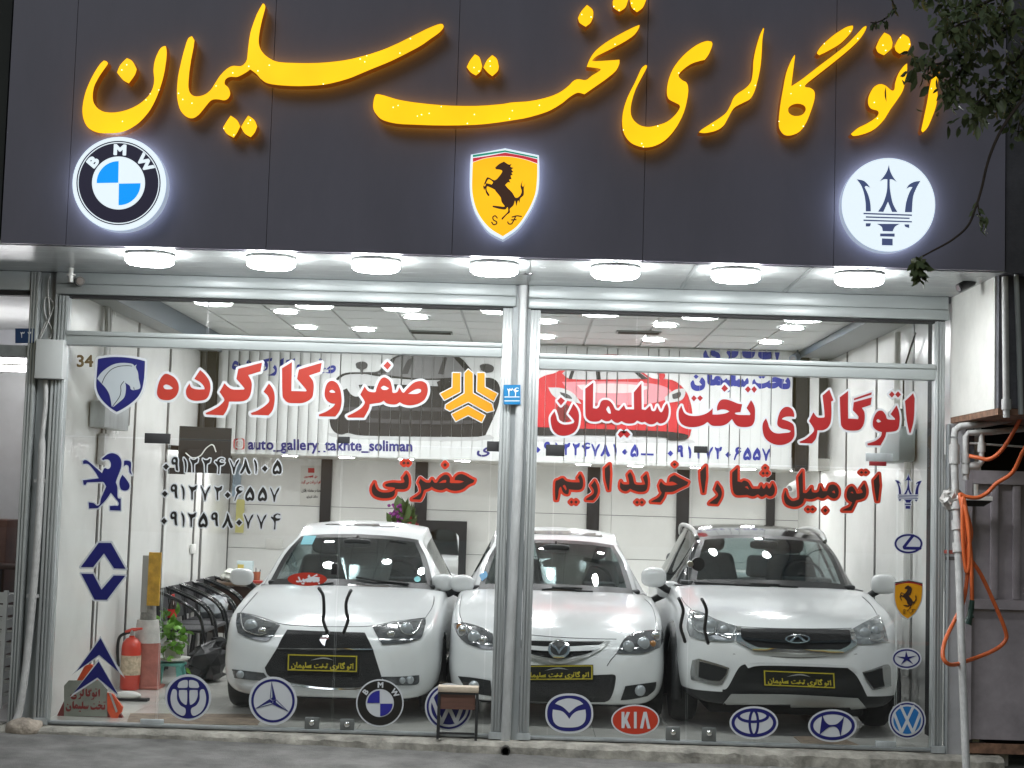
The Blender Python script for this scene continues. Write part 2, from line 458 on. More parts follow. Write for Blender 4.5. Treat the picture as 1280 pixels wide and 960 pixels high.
for i in range(12):
    for j in range(12):
        x0 = -3.55+i*.6; y0 = .06+j*.6
        mb.box((x0+.002, y0+.002, -.05), (x0+.598, y0+.598, 0))
fl = struct('floor', mb, M_floor)
struct('floor_bed', MB().box((-3.6, .05, -.10), (3.7, 7.3, -.012)), M_grout)

# ------------------------------------------------------------------ the building
XL, XR, YB, ZC = -3.5, 3.34, 7.0, 3.45
bld = thing('shop_building', 'dark fronted car showroom with white panelled room behind its glass front', 'building', (0, 0, 0))
# fascia in panels with open joints
fx = [-3.50]+[aty(p, 250, -1.36).x for p in (85, 335, 567, 805, 1043)]+[aty(1257, 200, -1.36).x]
ZF0, ZF1 = 3.374, 5.6
for a, b in zip(fx[:-1], fx[1:]):
    MB().box((a+.0018, -1.36, ZF0), (b-.0018, -1.325, ZF1)).build('fascia_panel', M_fascia, bld, 0)
MB().box((fx[0]+.01, -1.324, ZF0+.01), (fx[-1]-.01, -1.28, ZF1-.01)).build('fascia_backing', M_joint, bld, 0)
# soffit boards
mb = MB()
for k in range(5):
    y0 = -1.279+k*.25
    mb.box((-6, y0+.002, ZF0), (3.30, min(y0+.248, -.062), ZF0+.03))
mb.build('soffit', M_soffit, bld, 0)
MB().box((-6, -1.279, ZF0+.031), (3.3, -.062, ZF0+.05)).build('soffit_backing', M_joint, bld, 0)
# flat trim strips screwed under the soffit joints
for px in (660, 865, 1004): 
    x = aty(px, 330, -.9).x; MB().box((x-.012, -1.27, ZF0-.004), (x+.012, -.1, ZF0-.0005)).build('soffit_trim', M_alu2, bld, 0)
MB().box((-6, -.06, ZF0), (3.4, .3, 5.6)).build('upper_wall', M_dark, bld, 0)

def wall_x(name, x, thick, seams, strips):
    """a long white wall made of tall panels; dark strips stand in the seams"""
    mb = MB(); ys = sorted([.06]+seams+[YB]); sgn = 1 if thick > 0 else -1
    for a, b in zip(ys[:-1], ys[1:]): mb.box((x, a+.008, 0), (x+thick, b-.008, ZC), 0)
    for y, w, k in strips: mb.box((x-sgn*.006, y-w/2, 0), (x+thick*.5, y+w/2, ZC-.05), k)
    return mb.build(name, [M_wall, M_strip, M_stripm], bld, 0)
sl = [(atx(p, q, XL).y, w, k) for p, q, w, k in ((122, 640, .05, 1), (139, 400, .03, 2), (163, 640, .055, 1), (204, 640, .07, 1), (240, 700, .07, 1), (252, 640, .10, 1), (286, 640, .05, 1))]
wall_x('side_wall', XL, -.15, [s[0] for s in sl], sl)
sr = [(atx(p, q, XR).y, w, k) for p, q, w, k in ((1142, 460, .05, 2), (1096, 480, .06, 1), (1059, 480, .06, 1), (1027, 480, .06, 1))]
wall_x('side_wall', XR, .15, [s[0] for s in sr], sr)
# back wall under the mezzanine, panels with fine seams and black posts
ZM = 2.19
mb = MB()
zs = [0, .55, 1.1, 1.62, ZM+.1]
for a, b in zip(zs[:-1], zs[1:]):
    for x0, x1 in ((-3.62, -1.2), (-1.2, 1.1), (1.1, 3.45)): mb.box((x0+.002, YB, a+.003), (x1-.002, YB+.12, b-.003))
mb.build('back_wall', M_wall, bld, 0)
for px, py, w in ((408, 600, .13), (525, 650, .15), (741, 650, .15), (853, 650, .15), (963, 640, .10)):
    x = aty(px, py, YB-.03).x
    MB().box((x-w/2, YB-.05, 0), (x+w/2, YB-.005, ZM)).build('back_post', M_black, bld, 0)
MB().box((-3.75, YB+.13, -.1), (3.6, YB+.3, 5.6)).build('rear_wall', M_dark, bld, 0)  # unseen backing, added so sky glow does not leak through the panel seams
MB().box((-3.75, .31, 4.0), (3.6, YB+.129, 4.15)).build('roof_slab', M_dark, bld, 0)  # added overhead, out of view, to shut the sky glow out of the room
MB().box((-3.62, 5.12, ZM), (3.45, YB+.1, ZM+.12)).build('mezzanine_floor', mat('mezzanine soffit', (.55, .55, .52), .35), bld, 0)
MB().box((-3.62, 5.30, ZM+.12), (3.45, 5.36, ZC)).build('mezzanine_wall', M_beam, bld, 0)
MB().box((-3.41, 4.95, ZM), (-3.31, 5.14, ZC-.02)).build('mezzanine_post', M_black, bld, 0)
x = aty(1000, 520, 4.97).x
MB().box((x-.05, 4.94, ZM-.03), (x+.08, 5.12, ZC-.02)).build('mezzanine_post', M_black, bld, 0)
MB().box((x+.1, 4.97, ZM-.02), (x+.2, 5.12, ZC-.02)).build('mezzanine_post', M_wall, bld, 0)
# ceiling of square tiles in a grid
mb = MB()
for i in range(12):
    for j in range(9):
        x0 = -3.56+i*.6; y0 = .1+j*.6
        mb.box((x0+.012, y0+.012, ZC+.004), (x0+.588, y0+.588, ZC+.02), 0)
mb.box((-3.6, .06, ZC+.021), (3.5, 7, ZC+.08), 1)
mb.build('ceiling', [M_ceil, M_grid], bld, 0)
for sx, x0 in ((1, XL), (-1, XR)):
    w, zb_ = (.22, 3.27) if sx > 0 else (.355, 3.383)
    mb = MB().box((x0, .07, zb_), (x0+sx*w, 5.1, ZC), 0)
    mb.box((x0+sx*w, .07, zb_-.003), (x0+sx*(w+.012), 5.1, ZC), 1)
    mb.build('ceiling_beam', [M_beam, M_beamb], bld, 0)
for px, py in ((539, 415), (798, 415)):
    c = atz(px, py, ZC)
    mb = MB().box((c.x-.22, c.y-.10, ZC-.012), (c.x+.22, c.y+.10, ZC), 0)
    for k in range(6): mb.box((c.x-.2, c.y-.085+k*.03, ZC-.016), (c.x+.2, c.y-.07+k*.03, ZC-.0125), 1)
    o = mb.build('ceiling_vent', [M_alud, M_blackm], None, 0)
    tag(o, 'dark slotted air vent in the tiled ceiling on the %s' % ('left, above the black car picture' if px < 600 else 'right, above the red car picture'), 'vent', 'air vents in the ceiling')
# right hand reveal, dark front of the next building
MB().box((3.235, -1.10, 2.47), (3.36, .0, ZF0)).build('reveal_wall', M_plaster, bld, 0)

# ------------------------------------------------------------------ roof of light under the soffit
lamp_words = ['round white soffit lamp under the dark fascia, leftmost, below the round blue and white emblem',
              'round white soffit lamp, second from the left, above the red lettering on the left window',
              'round white soffit lamp, third from the left, left of the yellow shield',
              'round white soffit lamp directly under the yellow horse shield, beside the middle camera',
              'round white soffit lamp, first one right of the central pillar',
              'round white soffit lamp, second from the right end of the row',
              'round white soffit lamp, rightmost, below the round trident emblem']
for (px, py), lb in zip(((174, 313.5), (331, 319), (465, 322), (617, 327), (772, 331.5), (926, 336), (1083, 341)), lamp_words):
    c = atz(px, py, ZF0-.03); c.y = -1.08
    t = thing('soffit_lamp', lb, 'lamp', (c.x, c.y, ZF0), 'round lamps under the soffit')
    MB().lathe((c.x, c.y, ZF0), [(.160, -.024), (.168, -.021), (.168, -.008), (.12, -.008), (.12, -.0005)]).build('rim', M_lrim, t)
    MB().lathe((c.x, c.y, ZF0), [(.0, -.085), (.09, -.083), (.145, -.076), (.163, -.060), (.164, -.0245), (.0, -.0245)], 32).build('diffuser', M_lamp, t)
words = {0: 'front row', 1: 'back row'}
for px, py, r_, lb in ((357, 389.5, 0, 'left end of the front row'), (520, 396, 0, 'front row, just left of the left vent'), (682, 402, 0, 'front row, beside the central pillar'), (831, 406.5, 0, 'front row, just right of the right vent'), (990, 410, 0, 'right end of the front row'),
                       (382, 409, 1, 'left end of the back row'), (455, 411.7, 1, 'back row, left of the left vent'), (680, 421, 1, 'back row, beside the central pillar'), (817, 424.7, 1, 'back row, behind the right vent'), (963, 427.7, 1, 'right end of the back row')):
    c = atz(px, py, ZC-.006)
    t = thing('ceiling_downlight', 'round recessed downlight in the showroom ceiling, '+lb, 'lamp', (c.x, c.y, ZC), 'downlights in the showroom ceiling')
    MB().lathe((c.x, c.y, ZC), [(.115, -.012), (.13, -.008), (.13, -.0005), (.105, -.0005), (.105, -.010)]).build('trim_ring', M_lrim, t)
    MB().lathe((c.x, c.y, ZC), [(.0, -.014), (.106, -.012), (.106, -.004), (0, -.004)], 28).build('diffuser', M_lampi, t)
for px, lb in ((313, 'leftmost'), (390, 'second from the left'), (455, 'third from the left'), (522, 'over the post left of the pillar'), (586, 'left of the central pillar'), (722, 'right of the central pillar'), (780, 'over the middle car'), (850, 'over the post right of the middle car'), (905, 'second from the right'), (960, 'rightmost')):
    c = atz(px, 575+(px-400)*.031, ZM-.006); c.y = 5.45
    t = thing('mezzanine_downlight', 'round downlight under the mezzanine behind the blinds, '+lb, 'lamp', (c.x, c.y, ZM), 'downlights under the mezzanine')
    MB().lathe((c.x, c.y, ZM), [(.09, -.012), (.10, -.008), (.10, -.0005), (.08, -.0005), (.08, -.01)]).build('trim_ring', M_lrim, t)
    MB().lathe((c.x, c.y, ZM), [(.0, -.018), (.081, -.015), (.081, -.004), (0, -.004)], 24).build('diffuser', M_lampm, t)

# ------------------------------------------------------------------ shutter boxes, frames and glass
def zl(px, py, Y=-.05): return aty(px, py, Y).z
def bay(name, label, x0, x1, ztop, zr1, zr0, door_x, zseam, seam_x):
    """one glazed bay: header, posts, transom rail, panes; doors hang on the panes"""
    t = thing(name, label, 'shopfront', ((x0+x1)/2, 0, 0))
    pw = .075
    mb = MB()                                             # roller shutter box
    mb.box((x0-.02, -.055, ztop+.092), (x1+.02, .06, ZF0-.001), 0, .004)
    mb.box((x0-.02, -.062, ztop+.012), (x1+.02, .06, ztop+.089), 0, .006)
    mb.box((x0, -.03, ztop-.012), (x1, .05, ztop+.011), 1)
    mb.build('shutter_box', [M_alu2, M_blackm], t, 25)
    for s, a in ((-1, x0), (1, x1)):
        mb = MB(); b = a-s*pw
        mb.box((min(a, b), -.045, 0.0), (max(a, b), .05, ztop), 0, .004)
        for k in range(3):
            u = min(a, b)+pw*(.12+.3*k); mb.box((u, -.060+.004*k, .0), (u+pw*.16, -.044, ztop), 0, .002)
        mb.box((min(a, b)-.012, -.075, 0), (max(a, b)+.012, -.0615, .05), 1)
        mb.build('post', [M_alu, M_steel], t, 25)
    i0, i1 = x0+pw, x1-pw
    mb = MB(); mb.box((i0, -.05, zr0), (i1, .05, zr1), 0, .006); mb.box((i0, -.065, zr1-.035), (i1, -.0505, zr1-.002), 0, .003)
    mb.build('transom_rail', M_alu2, t, 25)
    MB().box((i0, -.03, 0.0), (i1, .04, .022), 0, .003).build('bottom_track', M_alud, t, 25)
    g = .0055
    def pane(nm, a, b, z0, z1, par=None):
        mb = MB().box((a+g, -.004, z0+g), (b-g, .004, z1-g), 0)
        o = mb.build(nm, [M_glass, M_gedge], par or t, 0)
        for p in o.data.polygons:
            if abs(p.normal.y) < .5: p.material_index = 1
        return o
    for k, (a, b) in enumerate(zip([i0]+seam_x, seam_x+[i1])): pane('transom_pane', a, b, zr1, ztop)
    pane('upper_pane', i0, i1, zseam, zr0)
    doors = []
    edges = [i0]+door_x+[i1]
    for k, (a, b) in enumerate(zip(edges[:-1], edges[1:])):
        doors.append((a, b, pane('glass_door' if 0 < k < len(edges)-2 else 'side_pane', a, b, .022, zseam)))
    return t, doors, pane
X = lambda px, py: aty(px, py, 0).x
zt = 3.196
bl, dl, _ = bay('shopfront', 'left glazed bay of the shopfront with aluminium frame and two glass doors', -3.497, -.062, zt, 2.932, 2.825, [X(205, 700), X(423, 700), X(610, 700)-.001], aty(330, 552, 0).z, [X(260, 400)])
brr, dr, _ = bay('shopfront', 'right glazed bay of the shopfront with aluminium frame and two glass doors', .072, 3.185, zt-.01, 2.862, 2.745, [X(690, 700), X(862, 700), X(1121, 700)], aty(900, 580, 0).z, [X(796, 420)])

def patch(door, cx, cz, w, h, name='patch_fitting', m=None, knob=False):
    t = door
    MB().box((cx-w/2, -.016, cz-h/2), (cx+w/2, .016, cz+h/2), 0, .003).build(name, m or M_alu, t, 25)
    if knob: MB().ell((cx, -.022, cz+.012), .022, .014, .022).build('lock_cylinder', mat('chrome', (.8, .8, .8), .12, 1), t)
def P2(px, py): p = aty(px, py, 0); return p.x, p.z
dA, dB = dl[1][2], dl[2][2]
dC, dD = dr[1][2], dr[2][2]
for d, (px, py) in ((dA, (390, 905)), (dB, (434, 907)), (dC, (841, 917)), (dD, (886, 918))):
    x, z = P2(px, py); patch(d, x, z, .105, .10, 'floor_lock', mat('dull lock plate', (.16, .17, .17), .4, .4), True)
for d, (px, py), w, h in ((dA, (430, 550), .085, .05), (dB, (617, 558), .10, .075), (dC, (694, 563), .14, .085), (dD, (876, 562), .10, .05), (dA, (197, 548), .19, .075)):
    x, z = P2(px, py); patch(d, x, z, w, h, 'patch_fitting', M_blackm)
x, z = P2(1099, 575); patch(dD, x, z+.02, .20, .06, 'door_closer', M_steel); 
MB().box((x-.08, -.022, z-.045), (x+.05, -.0165, z-.012), 0, .002).build('closer_plate', mat('dark red plate', (.20, .015, .02), .4), dD)
x, z = P2(925, 935)
x, z = P2(1107, 931); patch(dD, x, z, .15, .055, 'patch_fitting', M_steel)
x, z = P2(190, 905); patch(dl[0][2], x, z+.01, .17, .05, 'patch_fitting', M_steel)
for d, pts in ((dA, ((399, 736), (404, 745), (405, 765), (404, 775), (409, 790))), (dB, ((438, 739), (433, 752), (433, 765), (435, 775), (430, 790))),
               (dC, ((849, 749), (854, 762), (852, 775), (851, 785), (856, 801))), (dD, ((878, 750), (883, 762), (882, 775), (881, 788), (885, 803)))):
    q = [aty(px, py, -.045) for px, py in pts]
    q = [q[0]+Vector((0, .036, 0))]+q+[q[-1]+Vector((0, .036, 0))]
    cc = catmull([tuple(v) for v in q], [False]*len(q), 6, False)
    MB().tube([tuple(v) for v in cc], .0125, 10).build('door_handle', M_black, d)
x, z = P2(418, 711); patch(dA, x, z, .045, .085, 'door_lock', M_black)
x, z = P2(872, 705); MB().lathe((x, 0, z), [(.05, -.03), (.05, .0)], 24, 'y').build('door_lock', M_black, dD)
x2, z2 = P2(862, 705); MB().lathe((x2, 0, z2), [(.0, -.048), (.022, -.046), (.026, -.031)], 20, 'y').build('lock_knob', mat('brushed knob', (.5, .5, .5), .3, 1), dD)

# central pillar between the bays
pil = thing('central_pillar', 'narrow grey steel pillar with a round pipe between the two glazed bays', 'pillar', (0, 0, 0))
mb = MB(); mb.box((-.060, -.02, -.02), (.070, .05, ZF0-.001), 0)
mb.build('pillar_box', M_steel, pil, 0)
p0 = aty(655, 357, -.06); p1 = aty(632, 926, -.06)
MB().tube([(p0.x-.003, -.058, 3.37), (p0.x-.004, -.058, 2.0), (p1.x-.002, -.06, -.02)], [.034, .034, .037], 16).build('pipe', mat('painted pipe', (.50, .515, .52), .45, .25, var=.18, scale=10, stretch=(1, 1, .3)), pil)
# left column with its drain pipe and junction box
lc = thing('left_column', 'grey steel column at the left with drain pipe and junction box', 'column', (-3.58, 0, 0))
mb = MB(); mb.box((-3.640, .0, -.03), (-3.51, .06, ZF0-.001), 0); mb.box((-3.715, -.05, -.03), (-3.645, .06, ZF0-.001), 1, .004)
for k in range(3): mb.box((-3.705+.022*k, -.062, -.02), (-3.695+.022*k, -.051, ZF0-.01), 1)
mb.box((-3.522, -.052, 0.0), (-3.500, .05, ZF0-.002), 1, .003)
mb.build('column_box', [M_steel, M_alu], lc, 25)
pp = [aty(px, py, -.05) for px, py in ((57, 475), (57, 505), (53, 545), (51, 600), (45, 700), (36, 800), (32, 850), (27, 890), (22, 904))]
q = [tuple(v) for v in pp]
for i in (6, 7, 8): q[i] = (q[i][0], q[i][1]-.03*(i-5), q[i][2])
MB().tube([tuple(v) for v in catmull(q, [False]*len(q), 4, False)], [.028 if i > 8 else .018 for i in range(len(catmull(q, [False]*len(q), 4, False)))], 12).build('drain_pipe', M_pipe, lc)
a = aty(46, 424, -.10); b = aty(78, 474, -.10)
mbj = MB().box((a.x, -.12, b.z), (b.x, -.005, a.z), 0, .006); mbj.build('junction_box', mat('junction box plastic', (.58, .60, .60), .5), lc)
for k, pts in enumerate((((62, 425), (70, 400), (66, 378), (57, 372), (56, 392), (66, 415), (60, 425)), ((48, 425), (56, 405), (62, 395), (60, 360), (62, 345)), ((78, 345), (70, 375), (60, 402), (50, 424)))):
    q = [tuple(aty(px, py, -.02-.006*k)) for px, py in pts]
    MB().tube([tuple(v) for v in catmull(q, [False]*len(q), 5, False)], .006, 6).build('loose_cable', M_pipe, lc)
for py in (601, 745):
    c = aty(50 if py < 700 else 41, py, -.05); MB().box((c.x-.045, -.055, c.z-.012), (c.x+.045, -.002, c.z+.012)).build('pipe_clamp', M_pipe, lc)
# ------------------------------------------------------------------ glowing letters on the fascia
M_lface = emitmat('amber acrylic letter face', (1.0, .565, .004), 1.12, .12, 2.2)
M_lret = mat('amber letter side', (.30, .11, .02), .3, emit=(1.0, .25, .01), estr=.10)
M_lback = emitmat('amber back light', (1.0, .46, .04), 1.9)
M_led = emitmat('bright led dot', (1.0, .86, .5), 3.0)
YL = -1.50
def letter_piece(polys, parent, name, face='face', seed=0):
    ins = grow(polys, -.55, res=.55)
    vs, fs = fillmesh(polys, 1.0)
    mb = MB().add([aty(x, y, YL+.006)+Vector((0, w*.085, 0)) for x, y, w in vs], fs)
    ret = mb.build(name, M_lret, parent, 30)
    mb = MB(); flat(ins, YL, .008, mb, 0)
    rnd = random.Random(seed); allp = np.vstack(ins); n = 0; x0, y0, x1, y1 = bbox(ins)
    for _ in range(4000):
        if n > max(1, (x1-x0)*(y1-y0)/3600): break
        x, y = rnd.uniform(x0, x1), rnd.uniform(y0, y1); c = 0
        for p in ins:
            q = np.roll(p, -1, 0); m = (p[:, 1] > y) != (q[:, 1] > y)
            xs = p[m, 0]+(y-p[m, 1])/(q[m, 1]-p[m, 1])*(q[m, 0]-p[m, 0]); c += (xs > x).sum()
        if c % 2 == 0: continue
        n += 1; w = aty(x, y, YL-.001); mb.ell(w, .0036*rnd.uniform(.6, 1.2), .002, .0036, 8, 1)
    mb.build(face, [M_lface, M_led], ret if name == 'dot' else parent, 0)
    bk = grow(polys, -1.0, res=.8)
    if bk:
        mb = MB(); flat(bk, YL+.0915, .004, mb, 0); mb.build('back_light', M_lback, ret if name == 'dot' else parent, 0)
T1 = lambda s: tr(s, 0, 0, 3.2, 5)
T2 = lambda s: tr(s, 320, 0, 3.2, 5)
T3 = lambda s: tr(s, 640, 0, 3.2, 5)
T4 = lambda s: tr(s, 960, 0, 3.2, 5)
LET = [
 ('deep glowing yellow bowl letter with one dot at the far left of the fascia',
  T1('415,240! 395,260 365,310 340,370 328,430 332,475 350,510 385,530 430,534 490,528 545,500 590,455 620,405 645,340 660,280 668,215 664,182! 650,185 635,200 618,240 612,280 615,320 608,355 590,385 555,415 510,437 460,448 415,445 385,425 372,395 376,350 395,310 415,280 432,255 428,244!'),
  [T1('507,230! 530,243 548,275! 540,300 515,335! 490,320 466,290! 480,258')]),
 ('joined glowing yellow letters with a long sweep up to the right and two dots below',
  T1('768,142! 750,155 735,200 722,250 710,310 706,370 710,410 722,445 745,468 770,474 795,460 820,430 845,402 870,398 895,402 912,395 922,375 915,350 900,335 903,318 920,308 950,308 985,290 1000,278! 1024,296 1044,318 1074,335 1134,343 1214,345 1304,338 1394,315 1474,282 1564,245 1644,205 1689,180 1724,155 1759,130 1776,108 1772,95! 1754,95 1704,115 1644,145 1584,175 1524,200 1454,222 1374,240 1274,250 1174,250 1109,245 1069,225 1046,200 1036,170 1039,130 1049,80 1062,30 1058,14! 1050,12! 1034,40 1022,65 1000,130 990,200 985,240 965,262 930,262 905,275 880,300 860,330 840,360 815,378 785,384 765,375 755,350 757,300 765,240 775,190 779,160!'),
  [T1('922,460! 950,480 962,505! 950,530 935,552! 905,535 890,510! 905,485'), T1('992,460! 1018,478 1030,505! 1020,530 1003,550! 978,535 962,508! 975,485')]),
 ('long flat glowing yellow stroke with hooked right end and five dots, above the horse shield',
  T2('478,376! 470,395 467,430 478,455 505,480 560,495 640,500 760,503 880,500 960,492 1024,482 1084,472 1164,448 1219,418 1254,390 1286,372 1314,378! 1354,350 1404,315 1439,285 1454,258 1456,237! 1414,240 1354,243 1349,238 1369,222 1424,195 1479,165 1514,140 1532,115 1537,98! 1519,103 1464,130 1404,165 1359,200 1334,235 1321,268! 1374,275 1369,285 1344,300 1319,318 1289,315 1269,322 1249,342 1214,368 1164,388 1094,403 1024,408 980,415 880,422 760,420 650,410 570,397 520,382 490,375'),
  [T2('875,215! 895,228 906,262! 900,285 880,303! 858,290 841,268! 855,240'), T2('945,218! 965,235 973,265! 968,285 945,306! 925,290 908,270! 922,240'),
   T3('300,17! 325,40 326,70! 315,92 295,108! 270,92 262,72! 275,45'), T3('438,-40! 460,-25 466,0! 455,30 430,48! 405,30 401,5! 415,-20'), T3('510,-38! 532,-22 538,0! 525,30 500,50! 478,30 470,2! 485,-18')]),
 ('glowing yellow open bowl letter with curled head, right of the middle of the fascia',
  T3('533,258! 515,275 490,330 460,390 442,450 440,505 452,545 480,575 525,590 570,585 615,560 655,515 685,460 700,410 707,360 700,330 680,318 668,300 690,275 720,255 750,245 772,240! 790,215 803,180 800,165! 775,163 735,180 690,215 655,255 635,290 622,330 618,370 625,395 645,408 668,420 668,435 650,460 620,485 580,500 540,506 505,495 480,465 478,420 495,360 520,310 540,272 541,260!'), []),
 ('narrow upright glowing yellow letter with left-bent foot, beside the looped letter',
  T3('1005,108! 990,140 975,190 965,240 962,290 955,325 935,350 905,370 885,390 870,425 850,455 800,490 760,515 745,530! 775,533 820,522 850,500 872,460 892,430 930,410 955,395 972,365 985,320 995,270 1000,220 1003,160 1010,115!'), []),
 ('glowing yellow looped letter with a small hole and two slanting bars at its top',
  T4('107,216! 92,240 72,290 60,350 48,420 42,480 45,515 65,540 95,542 130,525 155,490 175,440 188,395 187,365 170,350 150,342 200,300 270,245 330,195 370,155 392,120 396,102! 380,108 350,140 310,180 260,220 200,265 140,312 95,342! 100,300 108,240 110,222! ; 85,430 110,416 140,420 150,437 135,458 105,462 85,450'),
  [T4('340,100! 310,108 260,140 215,180 195,210 205,222! 240,205 290,175 330,135 342,112')]),
 ('glowing yellow round headed letter with tail and two dots above, beside the hanging leaves',
  T4('558,250! 540,265 520,295 508,330 505,355 495,360 470,340 445,335 420,350 402,385 400,415 412,435 440,445 435,465 400,490 360,510 330,535! 345,545 390,535 430,515 465,480 490,440 515,405 540,365 552,320 558,280'),
  [T4('465,128! 490,142 500,170! 495,195 465,222! 440,210 430,190! 445,155'), T4('540,134! 565,150 573,180! 560,205 535,220! 512,205 505,185! 520,155')]),
 ('single upright glowing yellow stroke at the far right, half hidden by the hanging leaves',
  T4('685,250! 670,270 655,310 645,350 637,400 625,460 612,520! 620,530 640,510 660,465 675,420 680,380 678,350 685,300 690,255!'), []),
]
for k, (lb, body, dots) in enumerate(LET):
    x0, y0, x1, y1 = bbox(body); c = aty((x0+x1)/2, y1, YL+.09)
    t = thing('sign_letter', lb, 'sign letter', c, 'glowing yellow letters on the fascia')
    letter_piece(body, t, 'letter_side', seed=k)
    for j, d in enumerate(dots): letter_piece(d, t, 'dot', 'dot_face', seed=50+k*7+j)

# ------------------------------------------------------------------ lit emblem boxes on the fascia
M_ewhite = emitmat('lit white acrylic', (.82, .93, 1.0), .86)
M_erim = emitmat('lit box rim', (.55, .65, .82), .55)
M_eback = emitmat('white back light', (.78, .88, 1.0), 3.2)
M_eyel = emitmat('lit yellow acrylic', (1.0, .52, .01), .95, .10, 3)
M_eblue = emitmat('lit blue acrylic', (.0, .30, .90), .95)
M_enavy = emitmat('lit navy film', (.020, .018, .045), .6)
M_eslate = emitmat('lit slate film', (.055, .075, .17), .9)
M_ered = emitmat('lit red film', (.55, .03, .05), .9)
M_egreen = emitmat('lit green film', (.02, .30, .20), .8)
M_ebrown = emitmat('lit dark brown film', (.045, .018, .012), .8)
def light_box(name, label, outline, depth=.09, gap=.06):
    x0, y0, x1, y1 = bbox([outline]); Yf = -1.36-gap-depth
    t = thing(name, label, 'light box', aty((x0+x1)/2, (y0+y1)/2, -1.36), 'lit emblem boxes on the fascia')
    vs, fs = fillmesh([outline], 1.0)
    MB().add([aty(x, y, Yf+.004)+Vector((0, w*depth, 0)) for x, y, w in vs], fs).build('box_rim', M_erim, t, 30)
    mb = MB(); flat(grow([outline], -2.0, res=.6), Yf+depth+.006, .004, mb); mb.build('back_light', M_eback, t, 0)
    mb = MB(); flat(grow([outline], -.4, res=.5), Yf, .003, mb); mb.build('face', M_ewhite, t, 0)
    return t, Yf
s = 6.857
def S1(x, y): return 80+x/s, 160+y/s
c1 = S1(468, 478)
t, Yf = light_box('emblem_box', 'round lit emblem box with black ring, three white letters and blue and white quarters', circ(*S1(474, 478), 58.8, n=72))
cx, cy = S1(467, 471)
def ring(cx, cy, r1, r0, e=1): return [circ(cx, cy, r1, r1*e, 72), circ(cx, cy, r0, r0*e, 72)]
mb = MB(); flat(ring(cx, cy, 52.6, 51.2), Yf-.002, .0015, mb); flat(ring(cx, cy, 49.9, 33.2), Yf-.002, .0015, mb); mb.build('dark_ring', M_enavy, t, 0)
mb = MB()
for a in (0, 180): flat([sector(cx+(.4 if a else -.4), cy+(-.6 if not a else .6), 26.5, a+92 if a == 0 else a+90, a+180)], Yf-.002, .0015, mb) if False else None
flat([sector(cx-.3, cy-.3, 27, 89, 181)], Yf-.002, .0015, mb); flat([sector(cx+.5, cy+.8, 27, -91, 1)], Yf-.002, .0015, mb)
mb.build('blue_quarters', M_eblue, t, 0)
def arcletters(cx, cy, rr, h, items, dil=.035, sx=1.0):
    out = []
    for ch, ang in items:
        g = text(ch, dil); a, b, c, d = bbox(g); k = h/(d-b)
        out.append(xf(g, k*sx, k, cx+rr*math.sin(R(ang)), cy-rr*math.cos(R(ang)), R(ang), (a+c)/2, (b+d)/2))
    return out
for g in arcletters(cx, cy, 41.5, 13.8, (('B', -50), ('M', 2.5), ('W', 53)), .055, 1.22): mb = MB(); flat(g, Yf-.004, .0015, mb); mb.build('letter', M_ewhite, t, 0)
def Tq(txt, n=5): return tr(txt, 560, 175, 6.857, n)
shield = Tq('195,125! 490,70! 780,130! 785,250 780,400 755,500 700,620 600,760 470,855! 350,790 270,690 215,580 187,440 187,250')[0]
SH_y = Tq('213,192! 330,155 490,140 650,165 765,205! 765,300 755,420 735,500 680,615 590,740 470,825! 365,760 285,670 235,570 208,440 208,300')
SH_r = Tq('213,155! 350,135 490,108! 640,135 767,165! 767,201! 650,162 490,137 330,152 213,188!')
SH_g = Tq('213,128! 490,88! 767,145! 767,158! 490,102! 213,147!')
SH_h = Tq('405,235! 440,205 480,185! 520,210 545,205! 535,228 562,240! 545,252 560,275! 545,280 555,300! 538,305 545,335! 525,340 535,365! 515,362 490,385! 510,410 550,450 580,495 615,480 632,440 622,395 640,345! 632,385 645,400 662,372! 650,410 648,470 620,500 612,540! 600,518 585,570! 575,520 560,560 530,590 530,620 500,645 465,685! 460,670 490,640 515,610 510,575 490,595 440,590 385,575! 385,563 440,568 485,570 460,530 450,490 410,440 400,425 360,405 335,398 332,430 355,470 345,482! 325,450 318,415 310,432! 303,395 330,372 375,382! 385,360 350,335 332,355 318,395 308,385 330,328 350,322 400,345 440,310 465,270 450,255 410,250!')
SH_s = [(catmull(np.array(p, float)/6.857+(560, 175), [False]*len(p), 6, False), 5/6.857) for p in (
    [(422, 668), (405, 650), (385, 660), (390, 685), (415, 700), (415, 718), (390, 725), (375, 705)], [(628, 655), (590, 650), (550, 660)], [(580, 655), (562, 690), (545, 718), (520, 718), (512, 702)], [(545, 685), (583, 682)])]
t, Yf = light_box('emblem_box', 'lit yellow shield emblem box with rearing black horse, in the middle of the fascia', shield)
mb = MB(); flat(SH_y, Yf-.002, .0015, mb); mb.build('yellow_field', M_eyel, t, 0)
mb = MB(); flat(SH_r, Yf-.002, .0015, mb); mb.build('red_band', M_ered, t, 0)
mb = MB(); flat(SH_g, Yf-.002, .0015, mb); mb.build('green_band', M_egreen, t, 0)
mb = MB(); flat(SH_h, Yf-.004, .0015, mb); mb.build('horse', M_ebrown, t, 0)
for ss in (SH_s[:1], SH_s[1:]): mb = MB(); flat(grow([], 0, .25, ss), Yf-.004, .0015, mb); mb.build('letter', M_ebrown, t, 0)
